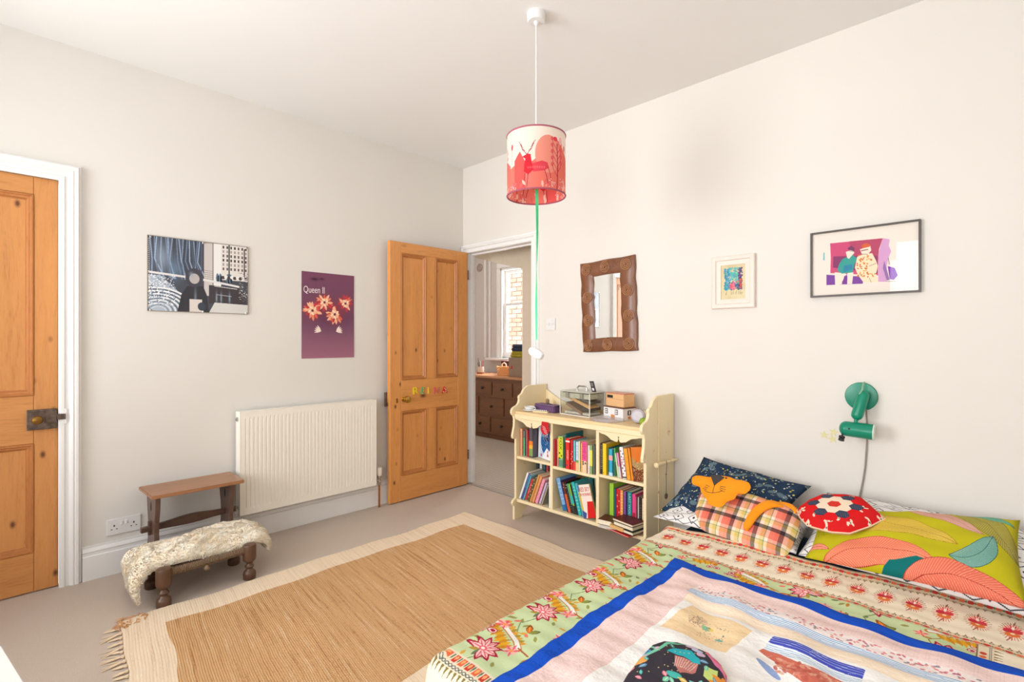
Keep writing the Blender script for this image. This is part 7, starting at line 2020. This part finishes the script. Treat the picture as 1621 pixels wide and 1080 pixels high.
for z0_, z1_, xs in rows:
    for a, b in zip(xs[:-1], xs[1:]):
        if b - a < .15: continue
        dr = MB().box(a + .018, b - .018, CYF - .008, CYF + .01, z0_ + .006, z1_ - .006).build('drawer', M['chest'], cd, bev=.005, segs=2)
        ks = [(a + b) / 2] if b - a < .55 else [a + (b - a) * .28, a + (b - a) * .72]
        for kx in ks: MB().lathe([(.008, 0), (.007, .008), (.017, .014), (.018, .022), (.010, .028), (.001, .029)], (kx, CYF - .008, (z0_ + z1_) / 2), 14, (0, -1, 0)).build('knob', M['black'], dr, smooth=True)
    
CT = CZ + .001
pc = thing('pen_pot', 'pale pot of pens and brushes at the left of the chest top', 'pot', (-1.66, 1.70, CT))
MB().lathe([(.040, 0), (.046, .004), (.048, .010), (.048, .095), (.044, .095), (.044, .01), (.001, .008)], (-1.66, 1.70, CT), 22).build('pot', plain('stone_glaze', (206, 190, 176), .4), pc, smooth=True)
MB().lathe([(.0485, .0), (.0495, .004), (.0495, .018), (.0485, .022)], (-1.66, 1.70, CT), 22).build('pot_base', plain('brown_glaze', (150, 96, 66), .4), pc, smooth=True)
for i, (dx, dy, hh, c, n_) in enumerate([(-.03, .0, .19, (50, 46, 46), 'black pen'), (-.012, .01, .15, (220, 216, 210), 'white pen'), (.0, -.01, .14, (120, 40, 40), 'dark red brush'), (.022, .0, .15, (220, 100, 66), 'orange pen'), (.034, .01, .155, (206, 90, 80), 'coral pencil'), (-.024, -.012, .13, (60, 90, 60), 'green pencil')]):
    o = MB().tube([(-1.66 + dx * .5, 1.70 + dy, CT + .012), (-1.66 + dx * 1.6, 1.70 + dy, CT + hh + .02)], .004, 7).build('pen', plain('pen_' + n_.replace(' ', '_'), c, .4), None)
    setorigin(o, (-1.66 + dx * .5, 1.70 + dy, CT + .012)); tag(o, n_ + ' standing in the pale pot on the chest', 'pen', 'pens in the pot')
bs = thing('wicker_basket', 'small woven basket in front of the dark box on the chest', 'basket', (-1.18, 1.70, CT))
wk = wood('wicker', (226, 166, 106), (180, 118, 66), (2, 2, 14), .7, 20)
q = MB()
for i in range(9):
    z = .006 + i * .0125; s_ = 1 + .18 * i / 8; pts = [(-1.18 + .115 * s_ * math.cos(a), 1.70 + .075 * s_ * math.sin(a), CT + z + .002 * math.sin(a * 14 + i * 3.14)) for a in [k * 2 * math.pi / 56 for k in range(57)]]
    q.tube(pts, .0066, 6, False)
q.build('woven_side', wk, bs, smooth=True)
MB().lathe([(.001, 0), (.1, 0), (.1, .006), (.001, .006)], (-1.18, 1.70, CT), 24).build('base', wk, bs)
MB().tube([(-1.22, 1.70 - .03, CT + .11), (-1.215, 1.67, CT + .145), (-1.18, 1.67, CT + .162), (-1.145, 1.67, CT + .145), (-1.14, 1.67, CT + .11)], .009, 8).build('cloth_loop', plain('cream_cloth', (240, 222, 196), .8), bs, smooth=True)
shaped_box('patterned_box', 'dark maroon patterned box behind the woven basket', 'box', Vector((-1.20, 1.90, CT)), Vector((1, 0, 0)), Vector((0, 1, 0)), .42, .12, .17, plain('maroon_pattern', (84, 34, 46), .5, var=.3, vscale=24), plain('maroon_rim', (110, 50, 60), .5), .006, .001)
bx_ = shaped_box('cardboard_box', 'grey brown cardboard box with a red mark at the right of the chest', 'box', Vector((-.86, 1.68, CT)), Vector((1, 0, 0)), Vector((0, 1, 0)), .28, .22, .235, plain('grey_card', (150, 128, 108), .8, var=.05))
MB().prism([(-.02, 0), (0, .012), (.02, 0), (.016, .03), (.0, .06), (-.016, .03)], (-.945, 1.5695, CT + .09), (1, 0, 0), (0, 0, 1), (0, -1, 0), .001).build('red_mark', plain('red_print', (196, 60, 50), .6), bx_)
def folded(name, lab, c, z0, h, sx, x, group=None):
    t = thing(name, lab, 'cloth', (x, 1.68, z0)); m = plain(name + '_fabric', c, .85, var=.08, vscale=30, bump=.3, bscale=90)
    MB().box(x - sx, x + sx, 1.58, 1.78, z0, z0 + h * .5).build('fold', m, t, bev=h * .22, segs=3, smooth=True, sharp=80)
    MB().box(x - sx * .96, x + sx * .98, 1.585, 1.775, z0 + h * .45, z0 + h).build('fold', m, t, bev=h * .24, segs=3, smooth=True, sharp=80)
folded('yellow_cloth', 'folded yellow green cloth on top of the cardboard box', (176, 160, 50), CT + .236, .075, .145, -.86)
folded('navy_cloth', 'folded navy cloth on top of the yellow green one', (48, 58, 78), CT + .312, .085, .14, -.85)
# round wall ornament
ro = thing('wall_ornament', 'small carved round ornament high on the far grey wall', 'ornament', (-2.14, HY1, 2.30))
q = MB().lathe([(.06, 0), (.062, .008), (.052, .012), (.044, .008), (.02, .008), (.016, .014), (.001, .015)], (-2.14, HY1, 2.30), 24, (0, -1, 0))
q.build('disc', plain('ornament_grey', (176, 160, 150), .6, var=.2), ro, smooth=True)
for o in list(bpy.data.objects):
    if o.type == 'EMPTY' and '_local' in o.keys(): del o['_local']
